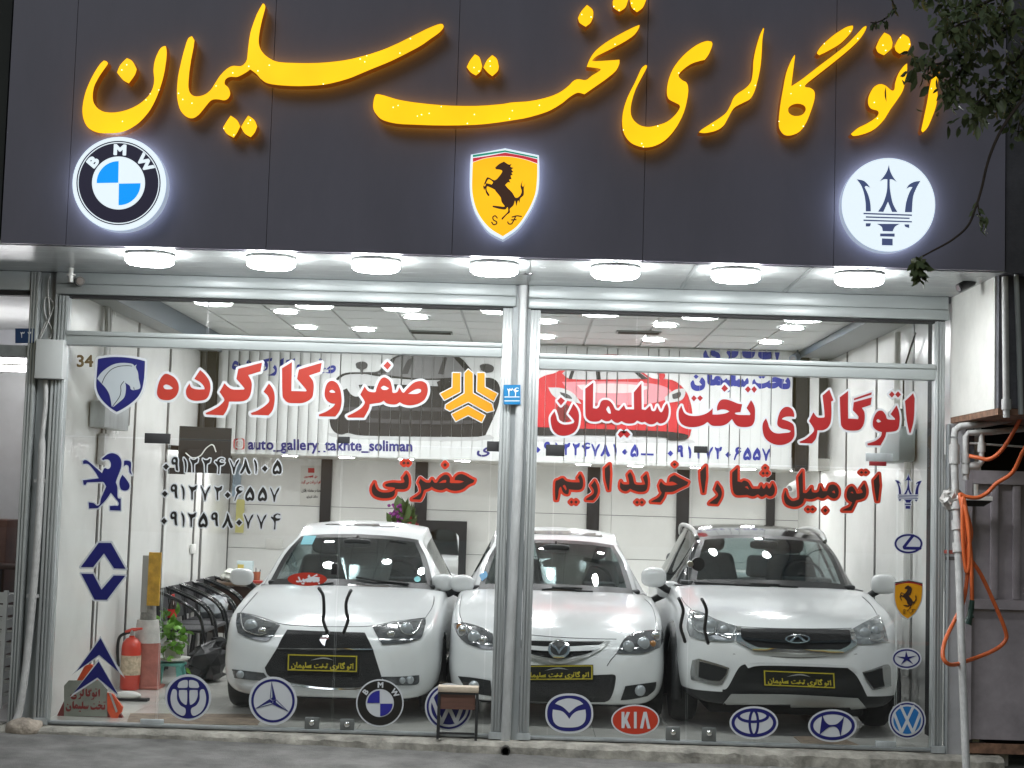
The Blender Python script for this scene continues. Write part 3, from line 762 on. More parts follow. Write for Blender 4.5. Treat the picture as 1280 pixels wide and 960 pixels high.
TRI = ['487,145! 500,200 525,250 555,290! 520,270 495,268! 497,350 520,470 560,548! 515,548! 480,460! 440,548! 395,545! 440,470 470,370 475,268! 445,268 410,285! 450,235 475,190', '212,268! 270,280 305,310 328,342! 295,325 280,335! 310,400 328,470 333,543! 290,543! 288,470 275,390 250,320',
       '758,282! 725,340 695,420 685,550! 625,550! 635,470 660,390 690,335! 665,335 638,350! 660,315 705,290', '270,555! 685,570! 685,582! 270,567!', '290,585! 665,597! 665,608! 290,597!', '270,613! 685,627! 685,638! 270,625!',
       '290,645! 333,645! 325,670 290,672!', '620,655! 662,655! 662,685! 630,675', '385,650! 580,650! 540,675 520,715! 435,712! 425,675', '413,733! 537,733! 537,760! 413,757!', '428,775! 520,778! 520,835! 428,833!']
TRIP = tr(' ; '.join(TRI), 1040, 185, 6.857, 5)
t, Yf = light_box('emblem_box', 'round lit white emblem box with a dark blue trident, right of the fascia', circ(1040+484/6.857, 185+487/6.857, 58.6, n=72))
mb = MB()
for p in TRIP: flat([p], Yf-.002, .0015, mb)
mb.build('trident', M_eslate, t, 0)

# ------------------------------------------------------------------ vinyl on the glass
V_white = mat('white vinyl', (.55, .57, .60), .45)
V_grey = mat('silver vinyl', (.42, .46, .49), .4)
V_red = mat('red vinyl', (.36, .026, .014), .42)
V_crim = mat('crimson vinyl', (.30, .010, .012), .42)
V_navy = mat('navy vinyl', (.008, .010, .125), .4)
V_blue = mat('blue vinyl', (.02, .02, .25), .4)
V_vwb = mat('sky blue vinyl', (.015, .15, .42), .4)
V_black = mat('black vinyl', (.012, .011, .010), .4)
V_brown = mat('black brown vinyl', (.028, .014, .012), .4)
V_orange = mat('orange vinyl', (.58, .26, .006), .4)
V_kia = mat('scarlet vinyl', (.46, .036, .014), .42)
V_green = mat('green vinyl', (.02, .2, .1), .4)
YV = -.0065
def sticker(name, label, layers, cat='sticker', group=None):
    """layers from the glass outwards: (polys, material)"""
    mb = MB(); ms = []
    for i, (polys, m) in enumerate(layers):
        if m not in ms: ms.append(m)
        if polys: flat(polys, YV-.0012*i, .0009, mb, ms.index(m))
    o = mb.build(name, ms, None, 0)
    c = sum((v.co for v in o.data.vertices), Vector())/len(o.data.vertices)
    for v in o.data.vertices: v.co -= c
    o.location = c
    return tag(o, label, cat, group)
# red lettering, left window
A = lambda q: tr(q, 190, 440, 6.4); B = lambda q: tr(q, 380, 440, 6.4); Cc = lambda q: tr(q, 680, 460, 6.4); D = lambda q: tr(q, 840, 460, 8); E = lambda q: tr(q, 950, 470, 6.4)
L_ha = A('105,175 150,185 190,215 212,260 212,310 190,355 150,382 105,385 65,375 42,345 40,310 50,260 70,210 ; 90,272! 110,260 140,268 168,290! 150,298 115,298 97,290')
L_dal = A('385,143! 425,180 460,235 467,290 455,345 430,378 380,390 330,388 290,370 272,335 275,295 300,250! 312,280 340,295 380,300 420,298! 418,280 390,245 338,215!')
L_kr = A('880,85! 868,155! 770,185! 795,235 797,290 785,345 760,380 715,395 617,397! 610,430 595,470 570,507! 435,500! 428,488! 480,465 540,430 578,390! 575,370 540,320! 580,250! 610,280 650,300 735,300! 735,285 675,215! 690,135!')
L_re = A('935,250! 965,290 980,340 980,400 965,465 932,507! 797,502! 790,488! 850,465 910,425 938,390 925,350 892,318!')
L_ka = A('1120,80! 1115,312! 1230,315! 1232,300 1160,215! 1175,140! 1358,86! 1346,158! 1256,188! 1291,240 1291,320 1276,370 1216,405 1150,410 1090,405 1055,375 1043,330 1040,130!')
L_vav = B('225,230 265,250 290,300 300,360 300,410 285,470 250,517! 120,515! 118,500! 180,475 230,440 250,415! 215,410 180,385 165,345 170,290 190,245 ; 203,312! 225,302 245,315 250,325! 225,326 208,322')
L_sfr = B('485,275! 505,305 530,318 570,320 580,290 600,240 625,208 655,205 690,235 705,290 710,325 745,320 762,280! 785,320 800,325! 830,290 880,245 935,232 975,250 990,290 985,340 960,385 910,415 850,427 800,420 765,402! 740,418 700,420 660,410 638,390! 610,405 575,410 525,418! 518,455 480,525! 355,525! 345,512! 400,485 455,450 485,410 480,385 450,340! ; 613,285! 640,270 680,290! 660,302 630,302 ; 832,335! 870,310 905,295 935,300 935,320! 900,335 ; 668,75! 697,105! 668,142! 635,110!')
W_l = L_ha+L_dal+L_kr+L_re+L_ka; W_r = L_vav+L_sfr
allred = W_l+W_r
sticker('window_lettering', 'big red Persian lettering with white outline across the top of the left window', [(grow(allred, 3.1, .5), V_white), (allred, V_red)], 'lettering')
# crimson lettering, right window
L_nun = Cc('235,285! 265,325 280,375 275,450 255,500 215,530 155,543 105,530 70,495 55,440 55,390 85,345! 98,385 110,425 150,450 200,450 235,440! 240,420 195,365! ; 135,232! 168,262! 135,300! 105,262!')
L_sol = Cc('395,115! 392,320! 420,325! 440,310 455,270 480,255 520,260 550,290 570,330 600,340! 640,295! 655,330! 720,330! 718,195! 780,120! 782,330! 812,335! 850,300! 862,340 890,340 905,300! 925,345 945,350 968,300! 985,280! 998,330 992,390 970,430 930,445 905,430! 880,448 845,450 805,430! 780,435 745,420! 720,440 680,445 650,440 620,425! 590,440 560,430 540,410! 520,425 490,425 460,410! 440,425 400,430 360,420 335,390 330,340 330,165! ; 497,330! 515,305 530,335 535,365! 515,360 ; 612,503! 641,532! 612,560! 590,532! ; 664,503! 692,532! 664,560! 637,532!')
L_takht = D('95,375! 105,410 125,450 170,475 240,480 300,470 350,450 390,420 408,400! 405,465! 460,465 530,455 575,435! 540,418 490,415 452,428! 450,390 470,340 500,315 550,315 610,335 660,355 702,362! 685,440! 630,450 660,468 780,470! 780,450 745,400! 790,320! 815,360 830,410 830,470 825,530 800,575 750,590 680,588 635,565 600,510! 560,550 510,575 450,580 400,575 355,540! 310,570 240,590 170,590 110,570 75,530 65,470 70,420 ; 218,272! 249,302! 218,335! 192,302! ; 281,272! 310,300! 281,332! 251,300! ; 525,165! 562,205! 525,240! 492,205! ; 760,180! 790,212! 760,247! 728,212! ; 822,180! 850,212! 822,250! 793,212!')
L_ye = D('940,502! 958,545 975,600 1010,640 1060,655 1120,650 1170,645 1190,630! 1150,615 1100,605 1060,580 1052,545 1065,480 1085,430 1120,395 1165,388 1205,415 1222,460 1222,490! 1180,485 1130,490 1100,510 1130,520 1180,540 1215,570 1225,630 1220,690 1180,740 1110,768 1030,765 960,730 920,680 905,610 910,550')
L_lr = E('555,108! 588,195! 570,205! 572,300 565,370 545,410 510,432 460,435! 455,470 445,505 415,540! 320,535! 315,525! 370,500 420,455 432,435 425,410 392,360! 427,290! 460,330 510,332! 517,310 500,155!')
L_ga = E('705,118! 705,340! 785,345! 785,320 742,275! 750,210! 895,170! 885,232! 815,255! 835,290 838,340 825,395 795,430 740,438 685,430 655,405 645,360 638,170! ; 752,180! 895,130! 890,150! 752,195!')
L_to = E('1092,235! 1110,280 1118,340 1110,410 1085,440 1010,450! 1000,490 965,555! 862,555! 858,540! 920,520 965,485 975,450! 935,435 905,405 903,360 920,310 945,280 980,280 1005,310 1020,345 1078,350! 1078,340 1045,305! ; 930,358! 945,345 970,365! 945,372 ; 1055,122! 1078,148! 1055,173! 1032,148! ; 1104,122! 1128,148! 1104,173! 1081,148!')
L_al = E('1225,138! 1238,180! 1230,350 1205,455! 1195,455! 1175,360 1160,200!')
AUTO = L_ye+L_lr+L_ga+L_to+L_al          # first word of the name
TAKHT = L_nun+L_sol+L_takht               # the two other words
sticker('window_lettering', 'big crimson Persian name with white outline across the top of the right window', [(grow(AUTO+TAKHT, 2.6, .55), V_white), (AUTO+TAKHT, V_crim)], 'lettering')
# dark lettering with a red border
F = lambda q: tr(q, 450, 560, 8); G = lambda q: tr(q, 680, 560, 6.4); H = lambda q: tr(q, 860, 560, 4.923)
hz = F('1020,260! 1060,275 1110,305 1145,320! 1135,345! 1080,370 1030,410 960,428 900,418 865,400! 820,420 760,412 715,385! 690,405 640,420! 625,470 600,515! 520,512! 530,505! 570,480 605,450 612,420 600,370! 585,345! 605,305! 635,330 665,345 700,345! 720,310! 745,345 770,345! 800,300 840,270 875,270 900,300 900,345 935,350 1000,350 1040,335! 1000,325 945,320! 955,290 985,265 ; 790,350! 825,325 860,320 860,345! ; 850,148! 870,168! 850,188! 832,168!')
hz += F('465,250! 485,290 488,350 475,395 440,412 395,412 360,412 348,432 350,450 330,485 280,500 210,500 150,480 120,440 120,390 145,345! 155,385 175,420 210,440 260,445 310,437 345,418! 350,398 310,390 265,385 250,370 270,355 330,345 400,350 440,345! 445,330 430,300! ; 440,133! 456,150! 440,167! 422,150! ; 480,133! 497,150! 480,167! 463,150!')
sticker('window_lettering', 'single dark Persian word with red border on the left window near the pillar', [(grow(hz, 3.8, .45), V_white), (grow(hz, 3.3, .45), V_kia), (hz, V_brown)], 'lettering')
kh = G('290,205! 310,250 312,300 295,330 250,335 200,330! 195,365 175,368 150,350 135,310 120,330 115,370 105,415! 92,415! 88,350 92,270 115,255 150,240 175,262 215,272 285,275! 280,250 268,240! ; 150,305! 165,295 180,325 175,340! ; 220,418! 233,432! 220,446! 206,432! ; 256,418! 269,432! 256,446! 242,432! ; 405,260! 425,300 430,350 415,390 390,418! 335,415! 345,400 385,375 400,350 390,320 375,300! ; 525,130! 530,200! 522,335! 512,335! 490,250 485,165!')
kh += G('615,265! 625,285 650,292 680,290! 680,265 668,215! 690,190! 710,230 725,285 770,295 810,290! 800,260 790,235! 820,205! 830,250 828,310 810,345 760,350 720,340 690,325! 660,345 630,340 610,320 608,290 ; 745,420! 758,434! 745,448! 730,434! ; 783,420! 797,434! 783,448! 768,434! ; 1045,215! 1090,240 1155,272! 1145,295! 1080,325 1030,350 970,352! 960,390 930,435! 855,430! 870,420 915,395 940,360 930,340 920,300! 935,265! 965,295 1020,300 1070,290! 1030,270 1000,272! 1010,235 ; 1045,118! 1060,131! 1045,146! 1030,131!')
kh += H('110,110! 112,180! 100,275! 90,275! 78,200 75,145! ; 180,215! 205,255 205,300 180,345! 130,342! 140,330 175,305 185,285 165,255! ; 305,120! 305,205! 330,210! 345,200 370,210 385,235 395,250! 440,250! 450,225! 465,250 485,225! 500,250 520,215! 535,250 528,285 505,298 480,285! 455,300 430,285! 400,298 365,288! 340,290 300,290 280,270 272,220 272,150! ; 350,240! 365,235 375,255! ; 463,145! 473,155! 463,165! 452,155! ; 487,145! 498,155! 487,165! 476,155! ; 475,112! 486,122! 475,132! 465,122!')
kh += H('705,140! 708,275! 730,275 760,240! 765,270 800,270 815,230! 830,265! 855,265! 870,230 900,225 925,250 925,290 905,310 880,305 860,290! 830,310 800,300! 760,315 715,310! 705,340 670,360 630,358 600,340 590,300 600,260! 612,300 640,325 670,320! 685,300 678,180! ; 885,270! 900,262 905,280! ; 738,367! 750,377! 738,387! 727,377! ; 766,367! 778,377! 766,387! 755,377! ; 845,370! 858,384! 845,398! 832,384! ; 1085,215! 1098,260 1090,300 1065,315 1035,320! 1020,355 1005,385! 950,385! 958,378 995,360 1010,335! 985,320 975,290 985,250 1010,235 1030,260 1040,280 1075,275! 1070,260 1060,250! ; 1000,275! 1010,268 1018,280! ; 1068,141! 1079,150! 1068,159! 1056,150! ; 1094,141! 1105,150! 1094,159! 1083,150! ; 1175,160! 1180,230! 1170,325! 1160,325! 1148,260 1142,200!')
sticker('window_lettering', 'long dark Persian sentence with red border across the right window above the cars', [(grow(kh, 3.6, .6), V_white), (grow(kh, 3.1, .6), V_kia), (kh, V_brown)], 'lettering')
# Persian digits, cut once, 100 high
DG = {'0': '0,92! 29,62! 57,92! 29,122!', '9': '30,0! 52,4 62,28 60,68 66,130! 46,125 40,98 36,72 14,72 2,55 2,30 14,8 ; 19,30 33,22 39,45 24,48', '1': '2,5! 24,35 31,80 24,138! 14,138 14,98 8,45 0,25',
      '2': '0,10! 20,22 45,22 62,8! 74,10! 65,45 40,60 35,90 35,138! 22,138 20,90 15,55 0,25', '7': '0,10! 13,25 28,60 40,85! 53,55 68,25 88,10! 83,35 58,80 43,145! 33,145 26,100 13,60 0,25', '6': '80,25! 60,15 40,30 50,45 80,48! 60,70 30,90 6,148! 0,138 15,90 25,65 15,45 25,15 58,5',
      '5': '45,5! 70,40 82,80 82,120 65,142 42,135 20,145 0,130 -2,100 10,60 ; 42,60! 58,90 58,115 40,105 22,115 18,100', '8': '48,0! 63,30 78,80 103,135! 83,148 63,120 53,80! 33,120 13,145! 0,135 23,90 38,50', '4': '87,20! 62,10 42,30 57,45 92,45! 77,65 47,70! 42,150! 27,150! 32,95 22,65 0,40! 7,27 22,35 27,15 57,0 87,7',
      '3': '0,10! 12,24 30,26 42,10! 52,24 68,26 82,8! 92,12! 84,42 62,50 48,42 36,62 34,90 34,138! 22,138 20,90 14,55 0,25'}
DGP = {k: tr(v, 0, 0, 1, 4) for k, v in DG.items()}
def digits(line, h, y0, slope, xref=0):   # line: [(digit, centre x)], h: pixels per 130 units
    out = []
    for d, x in line:
        g = DGP[d]; a, b, c, e = bbox(g); k = h/130
        out += xf(g, k, k, x, y0+(x-xref)*slope, 0, (a+c)/2, 0)
    return out
def row(s, xs, ox, sc): return [(c, ox+x/sc) for c, x in zip(s, xs)]
z = 7.53
for nm, s_, xs, y0, x0, lb in (
    ('a', '09122478105', (132, 215, 312, 397, 515, 638, 775, 880, 975, 1062, 1178), 84, 215, 'black Persian telephone number with white outline, topmost of three on the left window'),
    ('b', '09127206557', (120, 208, 292, 386, 505, 625, 712, 816, 920, 1040, 1156), 340, 208, 'black Persian telephone number with white outline, middle one of three on the left window'),
    ('c', '09125980774', (113, 205, 292, 378, 481, 590, 712, 820, 910, 1033, 1165), 597, 205, 'black Persian telephone number with white outline, lowest of three on the left window')):
    dg = digits(row(s_, xs, 190, z), 17.4, 560+y0/z, .020, 190+x0/z)
    sticker('phone_number', lb, [(grow(dg, 1.5, .4), V_white), (dg, V_black)], 'lettering', 'phone numbers on the left window')
# emblems
HH = lambda q: tr(q, 100, 430, 9.6, 5)
hs = HH('215,178! 330,160 440,155 560,162 680,180 780,205! 775,330 765,440 740,550 690,640 600,720 500,785 440,815! 370,770 290,700 230,620 200,540 195,460 205,300')
hh = HH('205,415! 250,350 320,290 400,245 480,228 560,228 630,240 650,265! 680,245! 670,280 695,340 705,420 725,500! 720,530 690,545 660,550 640,555 610,540 595,500 545,465 535,450! 550,500 548,570 530,640 480,690 400,755! 380,750! 370,680 350,600 310,530 265,480!')
ln = [(catmull(np.array(p, float)/9.6+(100, 430), [False]*len(p), 5, False), .42) for p in ([(265, 470), (300, 390), (370, 310), (460, 270), (560, 260), (622, 265)], [(525, 450), (490, 500), (490, 570), (470, 640), (392, 748)], [(645, 520), (650, 548)])]
sticker('emblem_sticker', 'blue shield sticker with a silver horse head, top left of the left window', [(grow(hs, 3.0, .5), V_white), (hs, V_navy), (hh, V_grey), (grow([], 0, .25, ln), V_black)])
PL = lambda q: tr(q, 90, 555, 9.6, 5)
lion = PL('490,110 545,130 585,180 595,240 580,310 545,400 525,460! 545,520 548,640 585,655! 585,800! 455,795! 452,745! 510,740 550,740 560,705 510,640 465,585! 430,640 390,690 310,770! 205,775! 200,700! 260,710 300,740 335,720 350,650 410,510! 380,460 340,455! 180,460! 165,490! 140,490! 130,435! 320,412! 280,340 200,245 135,240! 130,205! 185,200 360,350! 390,290 430,300 460,280 465,230 440,190 400,185 375,195! 355,180! 415,130 450,115')
tail = PL('605,370! 650,420 690,490 680,540 640,560 590,545 570,490 575,430 ; 625,200! 670,198 705,215 710,260 705,320 722,372! 690,340 680,270 650,250 620,270!')
sticker('emblem_sticker', 'dark blue rearing lion sticker on the left window, below the horse head shield', [(grow(lion+tail, 1.7, .45), V_white), (lion+tail, V_navy)])
RN = lambda q: tr(q, 80, 660, 9.6, 5)
rn = RN('415,178! 565,178! 740,490! 600,485! 480,305! 350,470! 200,470! ; 205,548! 350,550! 450,740! 595,570! 735,572! 515,862! 365,860!')
sticker('emblem_sticker', 'navy open diamond sticker of two angled halves on the left window', [(grow(rn, 2.2, .4), V_white), (rn, V_navy)])
CT = lambda q: tr(q, 60, 780, 7.385, 5)
ct = CT('485,130! 655,445! 472,285! 262,438! ; 468,345! 648,655! 456,495! 232,640!')
ctw = CT('485,108! 712,502! 650,440! 472,303! 215,470! 262,425! ; 468,322! 668,690! 640,660! 456,512! 200,680! 240,630!')
sticker('emblem_sticker', 'navy double chevron sticker in front of the red barrier board', [(ctw, V_white), (ct, V_navy)])
SP = lambda q: tr(q, 540, 450, 9.6, 5)
sp = SP('248,155! 340,155! 340,380! 148,480! 100,405! 245,330! ; 435,112! 490,160! 490,400! 715,525! 740,605! 660,625! 435,500! 215,610! 160,580! 165,540! 390,400! 390,160! ; 545,155! 632,155! 632,325! 785,405! 740,495! 540,375! ; 432,550! 635,665! 595,745! 435,660! 285,735! 238,650!')
sticker('emblem_sticker', 'orange sticker of four folded bars with white edges, top right of the left window', [(grow(sp, 1.2, .35), V_white), (sp, V_orange)])
# round and oval emblems along the bottom
q = 6.737
def at2(x, y): return 195+x/q, 830+y/q
cx, cy = at2(270, 281)
BR = '180,190! 195,155 230,137 262,135! 267,150 266,185 255,200 190,202! ; 195,220! 245,220 262,232 260,330 245,342 210,312 193,265 ; 135,225 150,212 168,218 176,240 178,300 205,348 246,375 246,420 220,436 165,405 132,350 122,285'
b1 = tr(BR, 195, 830, q, 5); mir = [np.stack([2*(195+272/q)-p[:, 0], p[:, 1]], 1) for p in b1]
sticker('emblem_sticker', 'round blue sticker with a rounded cross over a cup shape', [([circ(cx, cy, 29)], V_white), ([circ(cx, cy+.4, 26.2)], V_navy), (b1+mir, V_white)], group=None)
cx, cy = at2(985, 310)
star = []
for a in (94, 204, 325):
    star.append(np.array([(cx+24.6*math.cos(R(a)), cy-24.6*math.sin(R(a))), (cx+4.5*math.cos(R(a-60)), cy-4.5*math.sin(R(a-60))), (cx-.8*math.cos(R(a)), cy+.8*math.sin(R(a))), (cx+4.5*math.cos(R(a+60)), cy-4.5*math.sin(R(a+60)))]))
stl = [np.array([(cx+20*math.cos(R(a)), cy-20*math.sin(R(a))), (cx+3.7*math.cos(R(a+52)), cy-3.7*math.sin(R(a+52))), (cx+4.5*math.cos(R(a+6)), cy-4.5*math.sin(R(a+6)))]) for a in (94, 204, 325)]
sticker('emblem_sticker', 'round white sticker with a blue ring and three pointed star', [([circ(cx, cy, 30.2)], V_white), ([circ(cx, cy, 27.2), circ(cx, cy, 24.2)], V_navy), (grow(star, 0, .3), V_navy), (stl, V_grey)])
cx, cy = 430+302/q, 835+295/q
ly = [([circ(cx, cy, 29.8)], V_white), ([circ(cx, cy, 28), circ(cx, cy, 17.6)], V_black), ([sector(cx-.2, cy, 15.6, 90, 180), sector(cx+.4, cy+.8, 15.6, -90, 0)], V_blue)]
ab = []
for g in arcletters(cx, cy, 22.7, 7.2, (('B', -52), ('M', 2), ('W', 56)), .045, 1.05): ab += g
sticker('emblem_sticker', 'round window sticker with black ring, three pale letters and dark blue quarters', ly+[(ab, V_white)])
def vw(cx, cy, r, cols, lb, grad=False):
    k = .80*r
    def st(pts, w): return (np.array([(cx+x*k, cy-y*k) for x, y in pts]), w*k)
    cl = circ(cx, cy, .80*r)
    vv = grow([], 0, .3, [st([(-.42, .92), (-.02, .06), (.02, .06), (.42, .92)], .09), st([(-.86, .42), (-.40, -.78), (-.36, -.78), (-.02, -.06), (.02, -.06), (.36, -.78), (.40, -.78), (.86, .42)], .095)])
    sticker('emblem_sticker', lb, [([circ(cx, cy, r)], cols[0]), ([circ(cx, cy, .93*r)], cols[1]), ([circ(cx, cy, .84*r)], cols[0]), ([circ(cx, cy, .74*r)], cols[2]), (vv, cols[0])])
vw(430+882/q, 835+328/q, 29.8, (V_white, V_navy, V_navy), 'round navy sticker with two stacked pale letters, partly hidden behind the small stool')
vw(1095+170/4.364, 710+830/4.364, 23.3, (V_white, V_navy, V_vwb), 'round sky blue sticker with two stacked pale letters, lowest at the right end')
MZ = lambda q_: tr(q_, 670, 855, 7.53, 5)
cx, cy = 670+313/7.53, 855+277/7.53
mz = MZ('180,185! 220,155 310,135 400,155 445,188! 380,215 313,272! 250,215 ; 158,240! 240,255 285,290 313,330! 345,285 390,255 465,240! 470,300 455,360 400,400 313,410 220,400 170,360 155,300')
def sup(cx, cy, rx, ry, e=2.3, n=64): return np.array([(cx+rx*math.copysign(abs(math.cos(2*math.pi*i/n))**(2/e), math.cos(2*math.pi*i/n)), cy+ry*math.copysign(abs(math.sin(2*math.pi*i/n))**(2/e), math.sin(2*math.pi*i/n))) for i in range(n)])
sticker('emblem_sticker', 'rounded oval navy sticker with pale wings forming a letter M', [([sup(cx, cy, 30, 25)], V_white), ([sup(cx, cy, 27.6, 22.4)], V_navy), (mz, V_white)])
KI = lambda q_: tr(q_, 670, 855, 7.53, 5)
cx, cy = 670+935/7.53, 855+340/7.53
ki = KI('805,262! 832,262! 832,320! 855,262! 885,265! 858,335! 893,415! 862,417! 838,365! 832,415! 805,415! ; 922,262! 948,262! 948,418! 922,418! ; 1012,262! 1042,262! 1078,422! 1050,422! 1028,310! 1007,418! 978,418!')
sticker('emblem_sticker', 'oval scarlet sticker with three white letters', [([circ(cx, cy, 30.2, 19.4)], V_white), ([circ(cx, cy, 28.4, 17.6)], V_kia), (ki, V_white)])
cx, cy = 900+285/q, 870+225/q
def el(rx, ry, cx_, cy_, w): return (np.vstack([circ(cx_, cy_, rx, ry, 56), circ(cx_, cy_, rx, ry, 56)[:1]]), w)
ty = grow([], 0, .3, [el(26.0, 16.1, cx, cy, 2.0), el(18.3, 7.2, cx-.8, cy-8.4, 1.75), el(5.2, 15.4, cx, cy, 1.6)])
sticker('emblem_sticker', 'oval white sticker with navy ring and two crossed inner ovals', [([circ(cx, cy, 30.4, 20.6)], V_white), (ty, V_navy)])
cx, cy = 900+947/q, 870+250/q
hy = tr('862,150! 880,205 915,240 950,243 985,235 1020,205 1045,172! 1015,345! 1000,290 975,262 940,258 900,275 838,328!', 900, 870, q, 5)
sticker('emblem_sticker', 'oval white sticker with navy ring and slanted letter H', [([circ(cx, cy, 30.4, 20.4)], V_white), (grow([], 0, .3, [el(26.0, 16.2, cx, cy, 2.0)])+[], V_navy), (hy, V_navy)])
tx0, ty0, tx1, ty1 = bbox(TRIP)
tr2 = fit(TRIP, 1100+152/8, 580+100/8, 1100+416/8, 580+448/8)
sticker('emblem_sticker', 'small navy trident sticker on the right edge of the right window', [(grow(tr2, .9, .3), V_white), (tr2, V_navy)])
cx, cy = 1100+285/8, 580+797/8
lx = grow([], 0, .25, [el(16.2, 11.0, cx, cy, 1.15), (np.array([(cx+5.5, cy-10), (cx-5.6, cy+4.0), (cx-5, cy+5.5), (cx+14.5, cy+5.8)]), 1.8)])
sticker('emblem_sticker', 'small oval sticker with a navy ring and slanted letter L', [([circ(cx, cy, 18.4, 13.0)], V_white), (lx, V_navy)])
bx = [1095+97/4.364, 710+62/4.364, 1095+257/4.364, 710+284/4.364]
bx0 = bbox([shield]); sc = [(bx[2]-bx[0])/(bx0[2]-bx0[0]), (bx[3]-bx[1])/(bx0[3]-bx0[1])]
m2 = lambda pl: [np.stack([(p[:, 0]-bx0[0])*sc[0]+bx[0], (p[:, 1]-bx0[1])*sc[1]+bx[1]], 1) for p in pl]
sticker('emblem_sticker', 'small yellow shield sticker with a rearing dark horse on the right window', [(m2([shield]), V_grey), (m2(SH_y), V_orange), (m2(SH_r), V_crim), (m2(SH_g), V_black), (m2(SH_h), V_brown), (m2(grow([], 0, .3, SH_s)), V_brown)])
cx, cy = 1095+167/4.364, 710+494/4.364
st5 = []
for k in range(10):
    a = R(90+36*k+3); r_ = 1.0 if k % 2 == 0 else .24; st5.append((cx+13.4*r_*math.cos(a), cy-9.6*r_*math.sin(a)-.2))
sticker('emblem_sticker', 'small oval sticker with a navy ring and five pointed star', [([circ(cx, cy, 18.8, 13.6)], V_white), (grow([], 0, .25, [el(16.0, 10.8, cx, cy, .95)]), V_navy), ([np.array(st5)], V_navy)])
pul = text(fa('بکشید'), .035)
sticker('pull_sign', 'small red oval sign with white writing on the left glass door', [([circ(384, 724, 24.5, 8.4)], V_red), (fit(pul, 370, 717.5, 400, 730.5), V_white)], 'sign')
sticker('door_number', 'small brown house number 34 on the upper left of the left window', [(fit(text('34', .03), 96, 443.5, 116.5, 459), mat('bronze', (.16, .11, .05), .4, .4))], 'number')
# ------------------------------------------------------------------ cars
M_paint = mat('white car paint', (.745, .76, .765), .22, coat=.5, spec=.5)
M_cblack = mat('black car trim', (.012, .013, .014), .45)
M_cgloss = mat('gloss black', (.010, .011, .013), .12, coat=.4)
M_chrome = mat('chrome trim', (.75, .76, .76), .12, 1)
M_dchrome = mat('satin chrome', (.45, .46, .46), .25, .9)
M_lens = mat('headlamp housing', (.10, .105, .11), .12, .2, var=.5, scale=16, coat=.8)
M_lensl = mat('light headlamp housing', (.30, .32, .33), .12, .4, var=.5, scale=14, coat=.8)
M_refl = mat('lamp reflector', (.62, .63, .63), .16, .9)
M_amber = mat('amber lens', (.35, .16, .05), .2, coat=.5)
M_bulb = mat('lamp lens', (.38, .41, .43), .05, .3, coat=1)
M_tyre = mat('tyre rubber', (.018, .018, .018), .8, bump=.2, bscale=40)
M_rim = mat('alloy rim', (.42, .43, .44), .3, .8)
M_wind = glassmat('car glass', (.52, .60, .60), 2.2)
M_seat = mat('dark seat fabric', (.085, .088, .092), .85, var=.2, scale=20)
M_seatg = mat('grey seat fabric', (.16, .155, .15), .8, var=.15, scale=20)
M_dash = mat('dashboard', (.06, .062, .065), .6)
M_cabin = mat('pale cabin lining', (.42, .41, .38), .8)
M_silver = mat('silver plastic', (.46, .47, .46), .35, .4)
M_mesh = mat('grille mesh', (.012, .012, .013), .5, bump=1.0, bscale=160)
M_yellow = mat('yellow plate paint', (.50, .42, .03), .5)
M_plate = mat('black plate', (.012, .013, .010), .35)
M_cyan = mat('cyan paper', (.14, .40, .46), .6)

def cm(P, closed=False, n=6):            # Catmull-Rom through a list of arrays
    out = []; N = len(P)
    for i in range(N-1):
        p0 = P[i-1] if i > 0 else 2*P[0]-P[1]; p1 = P[i]; p2 = P[i+1]; p3 = P[i+2] if i+2 < N else 2*P[-1]-P[-2]
        for k in range(n):
            t = k/n; out.append(.5*(2*p1+(p2-p0)*t+(2*p0-5*p1+4*p2-p3)*t*t+(3*p1-p0-3*p2+p3)*t**3))
    out.append(P[-1]); return out
def lin(P, n=6):
    out = []
    for a, b in zip(P[:-1], P[1:]): out += [a+(b-a)*k/n for k in range(n)]
    return out+[P[-1]]
def station(y, w, zb, zs, zh, zc, bow=.0, hy=0.0):
    """half section of the body: bottom, side, shoulder, hood; bow pulls the middle forward"""
    pts = [(0, zb), (.72*w, zb), (.94*w, zb+.10*(zs-zb)), (w, zb+.36*(zs-zb)), (.995*w, zb+.70*(zs-zb)), (.965*w, zs), (.84*w, zh), (.45*w, zh+.62*(zc-zh)), (0, zc)]
    return np.array([(x, y+hy*0-bow*(1-(x/max(w, .01))**2), z) for x, z in pts])
